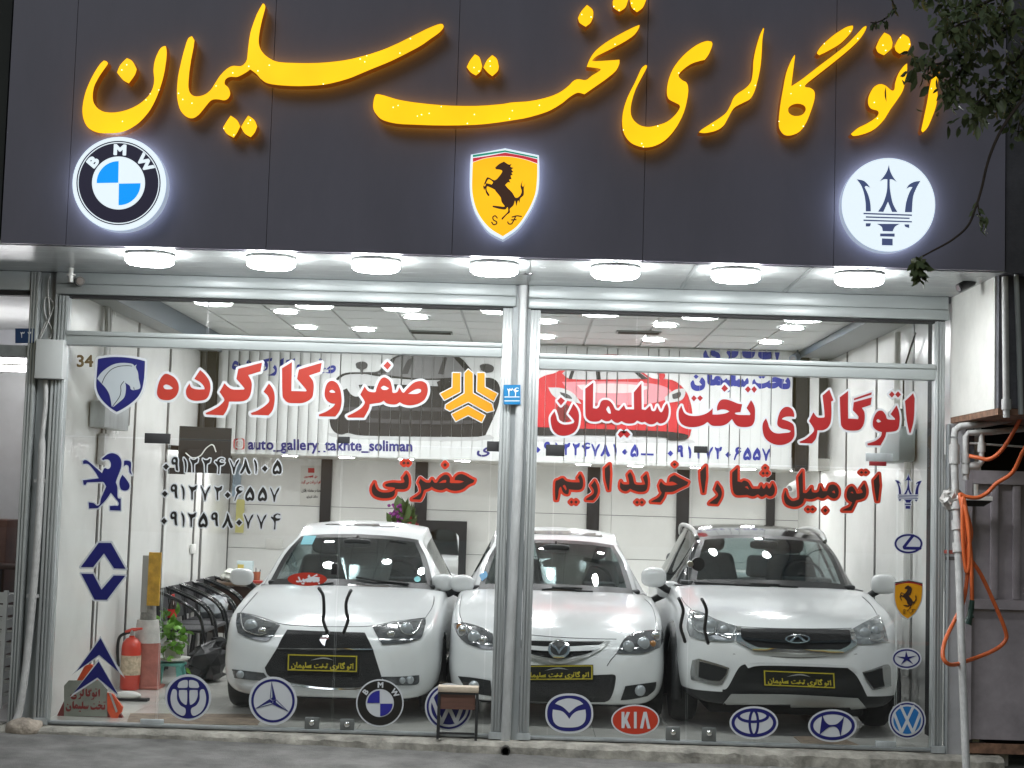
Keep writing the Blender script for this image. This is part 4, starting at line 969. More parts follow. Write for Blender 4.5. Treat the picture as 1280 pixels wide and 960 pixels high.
class Car:
    def __init__(s, name, label, cx, y0, z0=0.0):
        s.t = thing(name, label, 'car', (cx, y0+2.2, 0)); s.o = Vector((cx, y0, z0)); s.bvh = None
    def w(s, p): return Vector(p)+s.o
    def body(s, st, wheels, arch_r, wcx, m=None):
        rows = cm([np.asarray(a, float) for a in st], n=6)
        full = []
        for r_ in rows:
            h = cm([r_[i] for i in range(len(r_))], n=4)
            h = [np.array([max(0, q[0]), q[1], q[2]]) for q in h]; h[0][0] = 0; h[-1][0] = 0
            full.append(h)
        n = len(full[0]); vs = []; fs = []; ring_ = 2*(n-1)
        for h in full:
            vs += [tuple(q) for q in h]+[(-q[0], q[1], q[2]) for q in h[-2:0:-1]]
        for i in range(len(full)-1):
            for k in range(ring_):
                a = i*ring_+k; b = i*ring_+(k+1) % ring_; fs.append((a, b, b+ring_, a+ring_))
        fs += [tuple(range(ring_-1, -1, -1)), tuple(range((len(full)-1)*ring_, len(full)*ring_))]
        mb = MB().add([s.w(v) for v in vs], fs)
        o = mb.build('body', m or M_paint, s.t, 42)
        # wheel arches are cut out of the sides
        cut = MB()
        for wy in wheels:
            for sx in (-1, 1): cut.lathe(s.w((sx*(wcx+.20), wy, arch_r[1])), [(arch_r[0], -.34), (arch_r[0], .34)], 40, 'x')
        c = cut.build('cut', M_cblack, None, 0)
        md = o.modifiers.new('b', 'BOOLEAN'); md.object = c; md.operation = 'DIFFERENCE'; md.solver = 'EXACT'
        bpy.context.view_layer.update()
        ev = o.evaluated_get(bpy.context.evaluated_depsgraph_get()); me = bpy.data.meshes.new_from_object(ev)
        o.modifiers.clear(); old = o.data; o.data = me; bpy.data.meshes.remove(old); bpy.data.objects.remove(c)
        if len(me.materials) > 1: me.materials[1] if False else None
        sharp(me, 42)
        s.bodyo = o; s.refresh()
    def refresh(s):
        off = wloc(s.t); me = s.bodyo.data
        s.bvh = BVHTree.FromPolygons([v.co+off for v in me.vertices], [tuple(p.vertices) for p in me.polygons])
    def on(s, x, y, off=.004, bvh=None):
        d = ray(x, y); h = (bvh or s.bvh).ray_cast(CAM_POS, d)
        if h[0] is None or h[0].y > s.o.y+2.5:
            # beside the outline: fold the sheet round the nearest edge
            pt = aty(x, y, s.o.y+.5); h = (bvh or s.bvh).find_nearest(pt)
        n = h[1] if h[1].dot(d) < 0 else -h[1]
        return h[0]+n*off*.6-d*off*.6
    def sheet(s, name, polys, m, off=.004, res=3.0, thick=0.0, parent=None, bvh=None, edge=None):
        """a skin piece that follows the body: outline in pixels, wrapped onto the shell"""
        from mathutils.geometry import delaunay_2d_cdt
        mb = MB(); polys = [np.asarray(p) for p in polys]
        x0, y0, x1, y1 = bbox(polys); V = []; Ed = []
        for p in polys:
            q = []
            for a, b in zip(p, np.roll(p, -1, 0)):
                L = np.hypot(*(b-a)); k = max(1, int(L/res)); q += [a+(b-a)*i/k for i in range(k)]
            k = len(V); V += q; Ed += [(k+i, k+(i+1) % len(q)) for i in range(len(q))]
        def inside(x, y):
            c = False
            for p in polys:
                q = np.roll(p, -1, 0); mm = (p[:, 1] > y) != (q[:, 1] > y)
                xs = p[mm, 0]+(y-p[mm, 1])/(q[mm, 1]-p[mm, 1])*(q[mm, 0]-p[mm, 0]); c ^= bool(((xs > x).sum()) % 2)
            return c
        yy = y0+res/2
        while yy < y1:
            xx = x0+res/2
            while xx < x1:
                if inside(xx, yy): V.append(np.array([xx, yy]))
                xx += res
            yy += res
        r = delaunay_2d_cdt([Vector((float(a), float(b))) for a, b in V], Ed, [], 0, 1e-5)
        vo, _, fo = r[0], r[1], r[2]
        keep = [f for f in fo if inside(sum(vo[i].x for i in f)/3, sum(vo[i].y for i in f)/3)]
        P = [s.on(v.x, v.y, off, bvh) for v in vo]
        mb.add(P, keep)
        o = mb.build(name, m, parent or s.t, 60)
        for p in o.data.polygons:
            pass
        me = o.data
        bm = bmesh.new(); bm.from_mesh(me)
        loose = [v for v in bm.verts if not v.link_faces]; bmesh.ops.delete(bm, geom=loose, context='VERTS')
        for f in bm.faces:
            if f.normal.dot(C_FWD) > 0: f.normal_flip()
        if thick:
            r_ = bmesh.ops.extrude_face_region(bm, geom=bm.faces[:])
            # the copy becomes the outer face
            for e in r_['geom']:
                if isinstance(e, bmesh.types.BMVert): e.co -= C_FWD*thick
            bmesh.ops.recalc_face_normals(bm, faces=bm.faces)
        bm.to_mesh(me); bm.free(); sharp(me, 45)
        return o
    def wheel(s, x, y, r, wd):
        sg = 1 if x > 0 else -1; c = s.w((x, y, r))
        prof = [(r*.62, -wd/2), (r*.90, -wd/2), (r*.975, -wd*.38), (r, -wd*.2), (r, wd*.2), (r*.975, wd*.38), (r*.90, wd/2), (r*.62, wd/2)]
        t = thing('wheel', None, None, s.w((x, y, 0))-wloc(s.t)); t.parent = s.t
        MB().lathe(c, prof, 40, 'x').build('tyre', M_tyre, t, 40)
        mb = MB().lathe(c, [(0, sg*wd*.30), (r*.16, sg*wd*.34), (r*.18, sg*wd*.26), (r*.2, sg*wd*.10), (r*.60, sg*wd*.08), (r*.64, sg*wd*.44), (r*.60, sg*wd*.46), (r*.57, sg*wd*.3), (r*.57, -sg*wd*.4), (0, -sg*wd*.4)], 40, 'x')
        for k in range(5):
            a = 2*math.pi*k/5; u = Vector((0, math.cos(a), math.sin(a))); v = Vector((0, -math.sin(a), math.cos(a)))
            q = [c+u*(r*.12)+v*(r*.07)+Vector((sg*wd*.2, 0, 0)), c+u*(r*.12)-v*(r*.07)+Vector((sg*wd*.2, 0, 0)), c+u*(r*.6)-v*(r*.10)+Vector((sg*wd*.3, 0, 0)), c+u*(r*.6)+v*(r*.10)+Vector((sg*wd*.3, 0, 0))]
            mb.hexa(q+[p+Vector((sg*wd*.12, 0, 0)) for p in q])
        mb.build('rim', M_rim, t, 40)
    def house(s, rows, m_roof=None, glass=None, pillar=None, n=5):
        """cabin shell: rows of six points from the roof middle to the belt; the panes become glass parts"""
        R_ = cm([np.asarray(r_, float) for r_ in rows], n=n)
        grid = []
        for r_ in R_:
            h = cm([r_[i] for i in range(6)], n=4); h[0][0] = 0; grid.append(h)
        nr, ncol = len(grid), len(grid[0]); cols = list(range(-(ncol-1), ncol))
        def vid(i, k): return i*len(cols)+(k+ncol-1)
        vs = []
        for h in grid:
            for k in cols: q = h[abs(k)]; vs.append(s.w((math.copysign(q[0], k) if k else 0, q[1], q[2])))
        kinds = {'roof': [], 'pillars': [], 'windscreen': [], 'rear_window': [], 'frit': [], 'sideL': [], 'sideR': []}
        NR = len(rows)-1
        for i in range(nr-1):
            seg = i/n
            for k in range(-(ncol-1), ncol-1):
                kk = min(abs(k), abs(k+1))/4.0
                f = (vid(i, k), vid(i, k+1), vid(i+1, k+1), vid(i+1, k))
                if seg < s.iw:
                    if kk < 2:
                        edge = i == 0 or i == s.iw*n-1 or kk >= 1.75
                        kinds['frit' if edge else 'windscreen'].append(f); continue
                if seg >= s.ir and seg < s.ir+(NR-s.ir) and kk < 2: kinds['rear_window'].append(f); continue
                if kk >= 4-1e-6:
                    if seg >= 1.2 and seg < NR-.8 and kk < 4.99:
                        if abs(seg-s.ib) < .13: kinds['pillars'].append(f)
                        else: kinds['sideL' if k < 0 else 'sideR'].append(f)
                        continue
                kinds['roof'].append(f)
        def mk(name, fs, m, par=None):
            if not fs: return None
            u = sorted({i for f in fs for i in f}); mp = {a: b for b, a in enumerate(u)}
            return MB().add([vs[i] for i in u], [tuple(mp[i] for i in f) for f in fs]).build(name, m, par or s.t, 50)
        rf = mk('roof', kinds['roof'], m_roof or M_paint)
        mk('window_pillar', kinds['pillars'], M_cgloss)
        ws = mk('windscreen', kinds['windscreen'], glass or M_wind)
        mk('windscreen_border', kinds['frit'], mat('black glass border', (.012, .013, .014), .4), ws)
        mk('rear_window', kinds['rear_window'], glass or M_wind)
        mk('side_window', kinds['sideL'], glass or M_wind); mk('side_window', kinds['sideR'], glass or M_wind)
        s.hb = BVHTree.FromPolygons(vs, [f for v in kinds.values() for f in v]); s.roofo = rf
        # a lining closes the shell from inside
        vin = [v+(s.w((0, 2.6, .9))-v).normalized()*.012 for v in vs]
        u = kinds['roof']
        uu = sorted({i for f in u for i in f}); mp = {a: b for b, a in enumerate(uu)}
        MB().add([vin[i] for i in uu], [tuple(mp[i] for i in f) for f in u]).build('lining', M_cabin, s.t, 50)
        return ws
    def cabin(s, belt, yb0, yb1, hw, seat, wheel_x=.36, ydash=1.75, top=1.30):
        mb = MB().box(s.w((-hw, yb0+.25, belt+.004)), s.w((hw, yb1, belt+.012)))
        mb.build('cabin_floor', M_dash, s.t, 0)
        mb = MB(); mb.box(s.w((-hw+.05, yb0+.32, belt+.013)), s.w((hw-.05, ydash+.10, belt+.05)), 0, .015)
        mb.box(s.w((wheel_x-.2, ydash-.15, belt+.051)), s.w((wheel_x+.2, ydash+.12, belt+.10)), 0, .02)
        mb.build('dashboard', M_dash, s.t, 30)
        for y, xs, zt in ((2.45, (-.37, .37), top-.02), (3.35, (-.40, .40), top-.06)):
            for x in xs:
                if y > 3 : 
                    pass
                q = thing('seat', None, None, s.w((x, y, belt))-wloc(s.t)); q.parent = s.t
                a, b = (.245, .20) if y < 3 else (.33, .30)
                p = [s.w((x+u*a, y+v*.06-.04, belt+.013)) for u, v in ((-1, -1), (1, -1), (1, 1), (-1, 1))]+[s.w((x+u*b, y+.08+v*.05, zt-.12)) for u, v in ((-1, -1), (1, -1), (1, 1), (-1, 1))]
                mb = MB().hexa(p)
                o = mb.build('backrest', seat, q, 0); bv = o.modifiers.new('b', 'BEVEL'); bv.width = .05; bv.segments = 3
                MB().ell(s.w((x, y+.09, zt-.03)), .13, .05, .085, 16, 0, .7).build('headrest', seat, q, 60)
        c = s.w((wheel_x, ydash+.17, belt+.07)); mb = MB()
        ringp = [c+Vector((.185*math.cos(a), .185*math.sin(a)*.42, .185*math.sin(a)*.9)) for a in [2*math.pi*i/28 for i in range(29)]]
        mb.tube(ringp, .015, 8, cap=False); mb.ell(c, .06, .03, .05, 12)
        for a in (.1, math.pi-.1, -1.57): mb.tube([c, c+Vector((.18*math.cos(a), .18*math.sin(a)*.42, .18*math.sin(a)*.9))], .014, 6)
        mb.build('steering_wheel', M_cblack, s.t, 50)
    def mirrors(s, x, y, z, sx=.105, sz=.075, base=M_cblack):
        for sg in (-1, 1):
            c = s.w((sg*x, y, z)); mb = MB().ell(c, sx, .075, sz, 18, 0, .72)
            o = mb.build('mirror', M_paint, s.t, 60)
            MB().ell(c+Vector((sg*.005, .045, -.004)), sx*.86, .035, sz*.80, 14, 0, .7).build('mirror_glass', M_cgloss, o, 60)
            MB().tube([c+Vector((-sg*.04, .01, -sz*.6)), c+Vector((-sg*(x-s.hw-.0)*.7, .03, -sz-.02)), c+Vector((-sg*(x-s.hw+.05), .05, -sz-.05))], [.035, .03, .035], 10).build('mirror_arm', base, o, 50)
    def wipers(s, pts):
        for a in pts:
            q = [s.on(x, y, .012, s.hb) for x, y in a]
            MB().tube(q, .009, 6).build('wiper', M_blackm, s.t)
    def plate(s, quad, words=True):
        """black dealer plate with yellow border, swoosh outline and yellow writing"""
        q = [np.array(p, float) for p in quad]
        c = s.on(*(sum(q)/4), .0); Y = min(s.on(*p, 0).y for p in q)-.012
        mb = MB(); flat([np.array(q)], Y, .012, mb); t = mb.build('number_plate', M_plate, s.t, 0)
        U = q[1]-q[0]; Vv = q[3]-q[0]
        f = lambda pl: [np.array([q[0]+U*a+Vv*b for a, b in p]) for p in pl]
        r_ = lambda a, b, c_, d: np.array([(a, b), (c_, b), (c_, d), (a, d)])
        mb = MB(); flat(f([r_(.01, .04, .99, .96), r_(.028, .105, .972, .895)]), Y-.002, .0015, mb); mb.build('plate_border', M_yellow, t, 0)
        tx = fit(text(fa('اتو گالری تخت سلیمان'), .03), .06, .42, .94, .90)
        mb = MB(); flat(f(tx), Y-.002, .0015, mb); mb.build('plate_writing', M_yellow, t, 0)
        px = f([np.array(catmull([(.33, .36), (.42, .24), (.50, .17), (.58, .20), (.66, .33), (.60, .28), (.50, .25), (.40, .31)], [True, False, False, False, True, False, False, False], 4))])
        mb = MB(); flat(px, Y-.002, .0015, mb); mb.build('plate_swoosh', M_silver, t, 0)
    def lamp(s, name, outline, m, bulbs=(), strip=None, off=.006, light=None):
        o = s.sheet(name, outline, m, off, 3.0, .004)
        for (x, y, r, mm) in bulbs:
            c = s.on(x, y, off+.010); k = r/CAM_F*(c-CAM_POS).length
            MB().ell(c, k, k*.5, k, 16).build('lamp_bulb', mm, o, 60)
        for st_, w_, mm in (strip or []):
            pts = [s.on(x, y, off+.012) for x, y in st_]
            MB().tube([tuple(v) for v in catmull([tuple(p) for p in pts], [False]*len(pts), 4, False)], w_, 6).build('light_guide', mm, o, 60)
        return o
q1 = lambda t_, n=4: tr(t_, 270, 630, 3.2, n)
q2 = lambda t_, n=4: tr(t_, 540, 630, 3.2, n)
q3 = lambda t_, n=4: tr(t_, 800, 630, 3.2, n)
pts1 = lambda l: [(270+x/3.2, 630+y/3.2) for x, y in l]
pts2 = lambda l: [(540+x/3.2, 630+y/3.2) for x, y in l]
pts3 = lambda l: [(800+x/3.2, 630+y/3.2) for x, y in l]

def H_(yw, zw, hwb, yh, zh, hwh, ym, zm, hwm, yr, zr, hwr, ye, ze, hwe, belt, hwB, bulge=.06):
    """rows of the cabin: windscreen foot, its middle, header, roof middle, rear header, tail"""
    def row(y, z, hw, sweep, hb, edge_drop, fl):
        # roof middle, .55, pane edge, roof rail, top of the side pane, belt
        return [(0, y, z), (hw*.55, y+sweep*.22, z-edge_drop*.22), (hw*.93, y+sweep*.72, z-edge_drop*.75), (hw, y+sweep, z-edge_drop), (hw+(hb-hw)*.13, y+sweep*1.05, z-edge_drop-(z-edge_drop-belt)*.15), (hb, y+sweep*1.15, min(belt, z-edge_drop))]
    return [row(yw, zw, hwb, .34, hwb+.055, .045, 0), row((yw+yh)/2, (zw+zh)/2+.045, (hwb*.46+hwh*.54)+.01, .20, hwB-.01, .04, 0), row(yh, zh, hwh, .07, hwB, .05, 0),
            row(ym, zm, hwm, 0, hwB+.0, .06, 0), row(yr, zr, hwr, -.07, hwB-.02, .05, 0), row((yr+ye)/2, (zr+ze)/2+.03, (hwr+hwe)/2, -.15, hwB-.05, .04, 0), row(ye, ze, hwe, -.25, hwe+.05, .03, 0)]
Car.iw, Car.ir, Car.ib = 2, 4, 3

# --- the sedan on the left
c1x = aty(421, 760, .7).x-.03
c = Car('parked_car', 'white sedan with wide black trapezoid grille, leftmost of the three cars behind the glass', c1x, .42)
c.hw = .80
c.body([station(.00, .52, .25, .50, .565, .58, .02), station(.05, .68, .205, .60, .655, .67, .03), station(.15, .785, .19, .68, .715, .735, .05), station(.32, .84, .185, .745, .775, .80, .05), station(.62, .86, .18, .81, .845, .872, .02), station(1.0, .862, .18, .87, .92, .945), station(1.36, .862, .18, .915, .965, .99), station(1.62, .862, .18, .925, .945, .948),
        station(2.6, .862, .18, .94, .95, .952), station(3.6, .86, .19, .95, .96, .962), station(3.95, .85, .2, .95, 1.0, 1.02), station(4.36, .80, .24, .92, .97, .99), station(4.48, .66, .33, .80, .86, .87)], (.86, 3.52), (.345, .31), .78)
c.house(H_(1.27, .985, .785, 2.00, 1.412, .575, 2.70, 1.522, .58, 3.35, 1.475, .55, 4.0, 1.02, .66, .945, .845))
c.cabin(.950, 1.2, 3.9, .78, M_seat, .36, 1.75, 1.34)
c.mirrors(.965, 1.55, 1.02)
for sx in (-.775, .775):
    for wy in (.86, 3.52): c.wheel(sx, wy, .305, .19)
c.sheet('grille', q1('285,503! 440,510 595,515! 612,548 628,582! 665,700! 640,718 560,735! 430,733 300,715! 215,690 195,655! 245,575! 262,540'), M_mesh, .004, 3.5)
c.sheet('grille_bar', q1('243,575! 628,580! 629,584! 242,579!'), M_chrome, .012, 3.5)
c.sheet('grille_lip', q1('300,717! 420,733 530,738 560,736! 640,720 660,705! 662,714 640,728 560,743! 430,741 300,724!'), M_chrome, .010, 3.5)
c.lamp('headlight', q1('85,438! 110,436 180,460 258,483! 236,520 215,545! 190,549 130,535 88,515! 81,478'), M_lens, [(270+140/3.2, 630+492/3.2, 8.5, M_bulb), (270+185/3.2, 630+512/3.2, 5, M_refl)], [(pts1([(100, 445), (104, 480), (118, 508), (170, 526), (205, 520)]), .006, M_refl)])
c.lamp('headlight', q1('625,490! 720,475 800,460 838,458! 838,480 828,520 818,538! 760,555 665,562! 640,520'), M_lens, [(270+762/3.2, 630+505/3.2, 8.5, M_bulb), (270+700/3.2, 630+525/3.2, 5, M_refl)], [(pts1([(822, 470), (800, 515), (760, 525), (735, 500), (728, 480)]), .006, M_refl)])
c.lamp('fog_light', q1('65,660! 130,668 192,675! 205,695 200,706 140,703 75,696!'), M_lens, [(270+100/3.2, 630+682/3.2, 5, M_bulb)])
c.lamp('fog_light', q1('655,690! 730,690 812,684! 808,718 760,725 712,724! 680,708'), M_lens, [(270+775/3.2, 630+703/3.2, 5, M_bulb), (270+745/3.2, 630+705/3.2, 4, M_bulb)])
c.plate(pts1([(285, 598), (568, 605), (568, 676), (283, 668)]))
c.sheet('badge', q1('415,545! 425,530 445,527 455,545! 448,540 440,548 435,570! 425,560'), M_chrome, .016, 1.5, .004)
c.wipers([pts1([(330, 322), (420, 325), (470, 318)]), pts1([(560, 295), (640, 310), (770, 322)])])
c.sheet('sunroof', q1('450,66! 745,75! 735,93! 435,82!'), mat('sunroof glass', (.10, .09, .085), .15), .006, 3, .002, None, c.hb)
c.sheet('paper_notice', q1('352,128! 402,128! 385,163! 338,163!'), M_cyan, .006, 3, 0, None, c.hb)
c.sheet('round_sticker', [circ(270+805/3.2, 630+302/3.2, 4.2, 3.6, 16)], mat('turquoise dot', (.02, .38, .40), .4), .008, 2, 0, None, c.hb)
c1 = c
# --- the hatchback in the middle
c2x = aty(697, 780, .9).x
c = Car('parked_car', 'white hatchback with winged round badge, middle car behind the central pillar', c2x, .50)
c.hw = .80
c.body([station(.00, .50, .27, .47, .54, .56, .0), station(.05, .66, .215, .58, .63, .645, .02), station(.15, .78, .19, .66, .70, .715, .05), station(.33, .845, .185, .74, .775, .80, .06), station(.62, .872, .18, .83, .865, .885, .03), station(1.0, .877, .18, .89, .935, .955), station(1.34, .877, .18, .92, .975, 1.0), station(1.62, .877, .18, .93, .95, .955),
        station(2.6, .875, .18, .945, .955, .957), station(3.6, .865, .2, .96, .965, .967), station(3.9, .85, .22, .96, .99, 1.0), station(4.2, .80, .26, .93, .96, .97), station(4.3, .66, .35, .82, .86, .87)], (.88, 3.5), (.35, .315), .79)
c.house(H_(1.24, .995, .735, 2.05, 1.412, .57, 2.72, 1.512, .575, 3.45, 1.465, .54, 4.05, 1.0, .62, .95, .82))
c.cabin(.957, 1.2, 3.9, .79, M_seatg, .33, 1.72, 1.36)
c.mirrors(.985, 1.52, 1.02)
for sx in (-.785, .785):
    for wy in (.88, 3.5): c.wheel(sx, wy, .31, .19)
c.sheet('grille', q2('330,545! 500,549 690,550! 672,562 640,578 640,592! 600,604 560,612 510,620 450,612 395,600! 350,570'), M_mesh, .004, 3)
c.sheet('grille_bar', q2('360,566! 500,572 670,566! 655,584 500,590 380,582!'), M_paint, .014, 3, .004)
c.sheet('grille_chrome', q2('340,560! 380,596 450,616 510,624 570,616 645,590 690,552! 712,546! 680,580 620,612 560,630 510,640 450,628 380,610 335,575!'), M_silver, .012, 3, .003)
c.lamp('headlight', q2('85,478! 130,475 200,495 243,520! 250,580! 200,578 140,558 105,525'), M_lens, [(540+128/3.2, 630+512/3.2, 8, M_refl), (540+170/3.2, 630+535/3.2, 8, M_bulb), (540+205/3.2, 630+548/3.2, 6, M_refl), (540+112/3.2, 630+495/3.2, 4, M_amber)])
c.lamp('headlight', q2('738,597! 765,545 800,520 860,506 918,504! 924,540 910,574! 850,596 790,599'), M_lens, [(540+785/3.2, 630+573/3.2, 7.5, M_bulb), (540+845/3.2, 630+560/3.2, 8, M_bulb), (540+893/3.2, 630+532/3.2, 6.5, M_refl), (540+880/3.2, 630+560/3.2, 4, M_amber)])
c.sheet('air_intake', q2('300,688! 560,687 720,681! 735,690 728,740 712,780 690,792! 530,793 330,788!'), M_mesh, .004, 3.5)
c.lamp('fog_light', q2('105,688! 170,695 235,706! 240,768! 180,758 135,738!'), M_cblack, [(540+170/3.2, 630+728/3.2, 7, M_bulb)])
c.lamp('fog_light', q2('773,728! 830,720 896,711! 890,742 860,768! 800,780 754,784!'), M_cblack, [(540+830/3.2, 630+745/3.2, 7, M_bulb)])
c.plate(pts2([(355, 645), (645, 643), (645, 708), (355, 706)]))
b = c.sheet('badge', [circ(540+508/3.2, 630+582/3.2, 13.6, 11.3, 32)], M_chrome, .022, 2, .006)
c.sheet('badge_field', [circ(540+508/3.2, 630+580/3.2, 10.8, 8.8, 28)], M_cblack, .030, 2, .001, b)
c.sheet('badge_wing', q2('478,562! 495,572 508,588! 522,572 540,562! 536,572 522,582 508,602! 495,582 482,574'), M_chrome, .034, 1.2, .003, b)
c.wipers([pts2([(480, 335), (560, 345), (650, 355), (760, 370)]), pts2([(440, 345), (520, 338), (600, 340)])])
c.sheet('sunroof', q2('400,103! 520,104 670,112! 682,132! 540,124 400,120!'), mat('brown sunroof glass', (.13, .11, .09), .15), .006, 3, .002, None, c.hb)
c.sheet('paper_notice', q2('190,285! 215,270 222,290 200,310!'), mat('blue notice', (.03, .22, .42), .5), .006, 2, 0, None, c.hb)
p = c.w((0, 1.86, 1.335)); MB().ell(p, .125, .03, .04, 16, 0, .6).tube([p, p+Vector((0, .05, .06))], .012, 6).build('rear_view_mirror', M_cblack, c.t)
c2 = c
# --- the crossover on the right
c3x = aty(990, 790, .95).x-.055
c = Car('parked_car', 'white compact crossover with black roof and roof rails, rightmost of the three cars', c3x, .42)
c.hw = .82
c.body([station(.00, .50, .36, .60, .66, .68, .02), station(.05, .68, .27, .70, .765, .78, .04), station(.14, .79, .235, .78, .825, .845, .06), station(.30, .85, .23, .86, .90, .925, .06), station(.58, .872, .22, .93, .965, .99, .03), station(.95, .875, .22, .985, 1.03, 1.055), station(1.26, .875, .22, 1.02, 1.075, 1.10), station(1.52, .875, .22, 1.03, 1.05, 1.055),
        station(2.5, .875, .22, 1.05, 1.06, 1.062), station(3.4, .87, .23, 1.07, 1.075, 1.077), station(3.75, .86, .25, 1.07, 1.09, 1.10), station(4.05, .82, .3, 1.04, 1.06, 1.07), station(4.16, .68, .4, .92, .96, .97)], (.86, 3.4), (.375, .335), .79)
c.house(H_(1.16, 1.095, .735, 1.86, 1.515, .585, 2.55, 1.60, .60, 3.35, 1.56, .57, 3.95, 1.12, .64, 1.05, .83), M_cgloss)
c.cabin(1.062, 1.1, 3.8, .80, M_seat, .36, 1.62, 1.47)
c.mirrors(.99, 1.42, 1.13, .11, .085)
for sx in (-.785, .785):
    for wy in (.86, 3.4): c.wheel(sx, wy, .335, .2)
c.sheet('bumper_cladding', q3('330,742! 352,732 395,655 430,638! 640,640 830,655! 868,690 905,762! 905,800 720,818 500,806 328,796!'), M_cblack, .004, 4)
me = c.bodyo.data; me.materials.append(M_cblack); me.materials[0] = M_paint
bm = bmesh.new(); bm.from_mesh(me); bmesh.ops.bisect_plane(bm, geom=bm.verts[:]+bm.edges[:]+bm.faces[:], plane_co=(0, 0, .335), plane_no=(0, 0, 1)); bm.to_mesh(me); bm.free(); sharp(me, 42)
for p in me.polygons:
    if p.center.z < .335: p.material_index = len(me.materials)-1
for wy in (.86, 3.4):
    for sx in (-1, 1):
        q = [c.w((sx*.868, wy+.425*math.cos(R(a)), .335+.425*math.sin(R(a)))) for a in range(-25, 206, 11)]
        MB().tube(q, [.045]*len(q), 8).build('arch_flare', M_cblack, c.t, 50)
    if wy < 1: continue
for sx in (-1, 1): MB().box(c.w((sx*.80, 1.30, .22)), c.w((sx*.885, 2.96, .40)), 0, .02).build('side_sill', M_cblack, c.t, 25)
c.sheet('skid_plate', q3('365,758! 600,760 870,775! 905,812! 720,822 500,812 328,800!'), M_silver, .018, 3.5, .006)
c.sheet('white_frame', q3('420,640! 470,632 640,636 835,645! 850,655 640,648 480,646 432,656!'), M_paint, .016, 3.5, .004)
c.sheet('grille', q3('400,498! 620,500 840,503! 852,560 800,590! 640,588 460,580! 400,540!'), M_mesh, .006, 3)
for yy in (541,): c.sheet('grille_bar', q3('404,534! 560,545 690,548 848,546! 848,553 690,556 560,554 404,542!'), M_cgloss, .014, 3, .003)
c.sheet('grille_chrome', q3('388,492! 404,492! 408,540 470,574! 640,582 800,583! 842,556 836,503! 852,503! 866,560 808,597! 640,595 455,586! 384,548!'), M_chrome, .014, 2.5, .004)
b = c.sheet('badge', [circ(800+629/3.2, 630+541/3.2, 15.6, 5.4, 32), circ(800+629/3.2, 630+541/3.2, 13.4, 3.9, 32)], M_chrome, .026, 1.6, .004)
c.sheet('badge_letter', q3('590,553! 625,526! 633,526! 668,553! 655,553! 629,533! 603,553!'), M_chrome, .028, 1.4, .004, b)
c.lamp('headlight', q3('200,425! 240,430 300,460 390,490! 384,520 376,548! 340,550 250,545 200,530! 188,490'), M_lensl, [(800+285/3.2, 630+490/3.2, 8, M_bulb), (800+335/3.2, 630+508/3.2, 6, M_bulb)], [(pts3([(215, 440), (222, 500), (270, 520), (300, 515), (300, 480)]), .006, M_refl), (pts3([(310, 520), (360, 535), (385, 500)]), .006, M_refl)])
c.lamp('headlight', q3('850,500! 900,472 955,444! 975,480 992,548! 930,560 862,561!'), M_lensl, [(800+900/3.2, 630+520/3.2, 7, M_bulb), (800+940/3.2, 630+510/3.2, 6, M_bulb)], [(pts3([(960, 460), (975, 530), (920, 545), (915, 490)]), .006, M_refl)])
o = c.sheet('fog_light', q3('210,625! 235,618! 300,636 358,655! 345,690 326,722! 290,722 205,702! 203,670'), M_dchrome, .006, 2.5, .003)
c.sheet('fog_recess', q3('240,630! 300,645 350,660! 338,690 318,708! 280,705 236,692!'), M_cblack, .014, 2.5, .001, o)
o = c.sheet('fog_light', q3('888,672! 930,660 975,643! 1000,650 1003,728! 965,738 930,744! 905,710'), M_dchrome, .006, 2.5, .003)
c.sheet('fog_recess', q3('892,676! 930,668 968,655! 970,690 976,728! 935,738! 910,705'), M_cblack, .014, 2.5, .001, o)
c.plate(pts3([(492, 663), (780, 675), (778, 736), (495, 728)]))
c.wipers([pts3([(220, 315), (320, 322), (420, 335), (520, 345)]), pts3([(440, 322), (560, 325), (660, 345), (750, 355)])])
for sg in (-1, 1):
    q = [c.w((sg*x, y, z)) for x, y, z in ((.575, 1.90, 1.475), (.58, 1.97, 1.505), (.585, 2.15, 1.545), (.60, 2.7, 1.575), (.585, 3.25, 1.555), (.57, 3.42, 1.48))]
    MB().tube([tuple(v) for v in catmull([tuple(p) for p in q], [False]*len(q), 5, False)], .019, 10).build('roof_rail', M_silver, c.t)
p = c.w((0, 1.72, 1.43)); MB().ell(p, .125, .03, .04, 16, 0, .6).tube([p, p+Vector((0, .05, .06))], .012, 6).build('rear_view_mirror', M_cblack, c.t)
c3 = c
for q, z1, z0 in ((c1, .21, .13), (c2, .21, .13), (c3, .24, .12)): MB().box(q.w((-.62, .45, z0)), q.w((.62, 3.9, z1)), 0, .03).build('underbody', M_blackm, q.t, 25)
def seam(c, pts, r_=.0028, off=.001):
    q = [c.on(x, y, off) for x, y in pts]
    MB().tube([tuple(v) for v in catmull([tuple(v) for v in q], [False]*len(q), 5, False)], r_, 6).build('panel_gap', M_cblack, c.t, 0)
seam(c1, pts1([(92, 436), (140, 442), (200, 460), (262, 480), (350, 488), (440, 491), (530, 491), (622, 488), (720, 470), (836, 455)]))
seam(c1, pts1([(98, 434), (130, 395), (165, 355), (205, 322)])); seam(c1, pts1([(838, 455), (866, 410), (872, 370), (855, 335)]))
seam(c2, pts2([(120, 362), (113, 400), (112, 440), (122, 474)])); seam(c2, pts2([(395, 524), (500, 533), (620, 538), (738, 541)])); seam(c2, pts2([(898, 500), (893, 450), (876, 405), (850, 380)])); seam(c2, pts2([(738, 598), (715, 625), (700, 648)]))
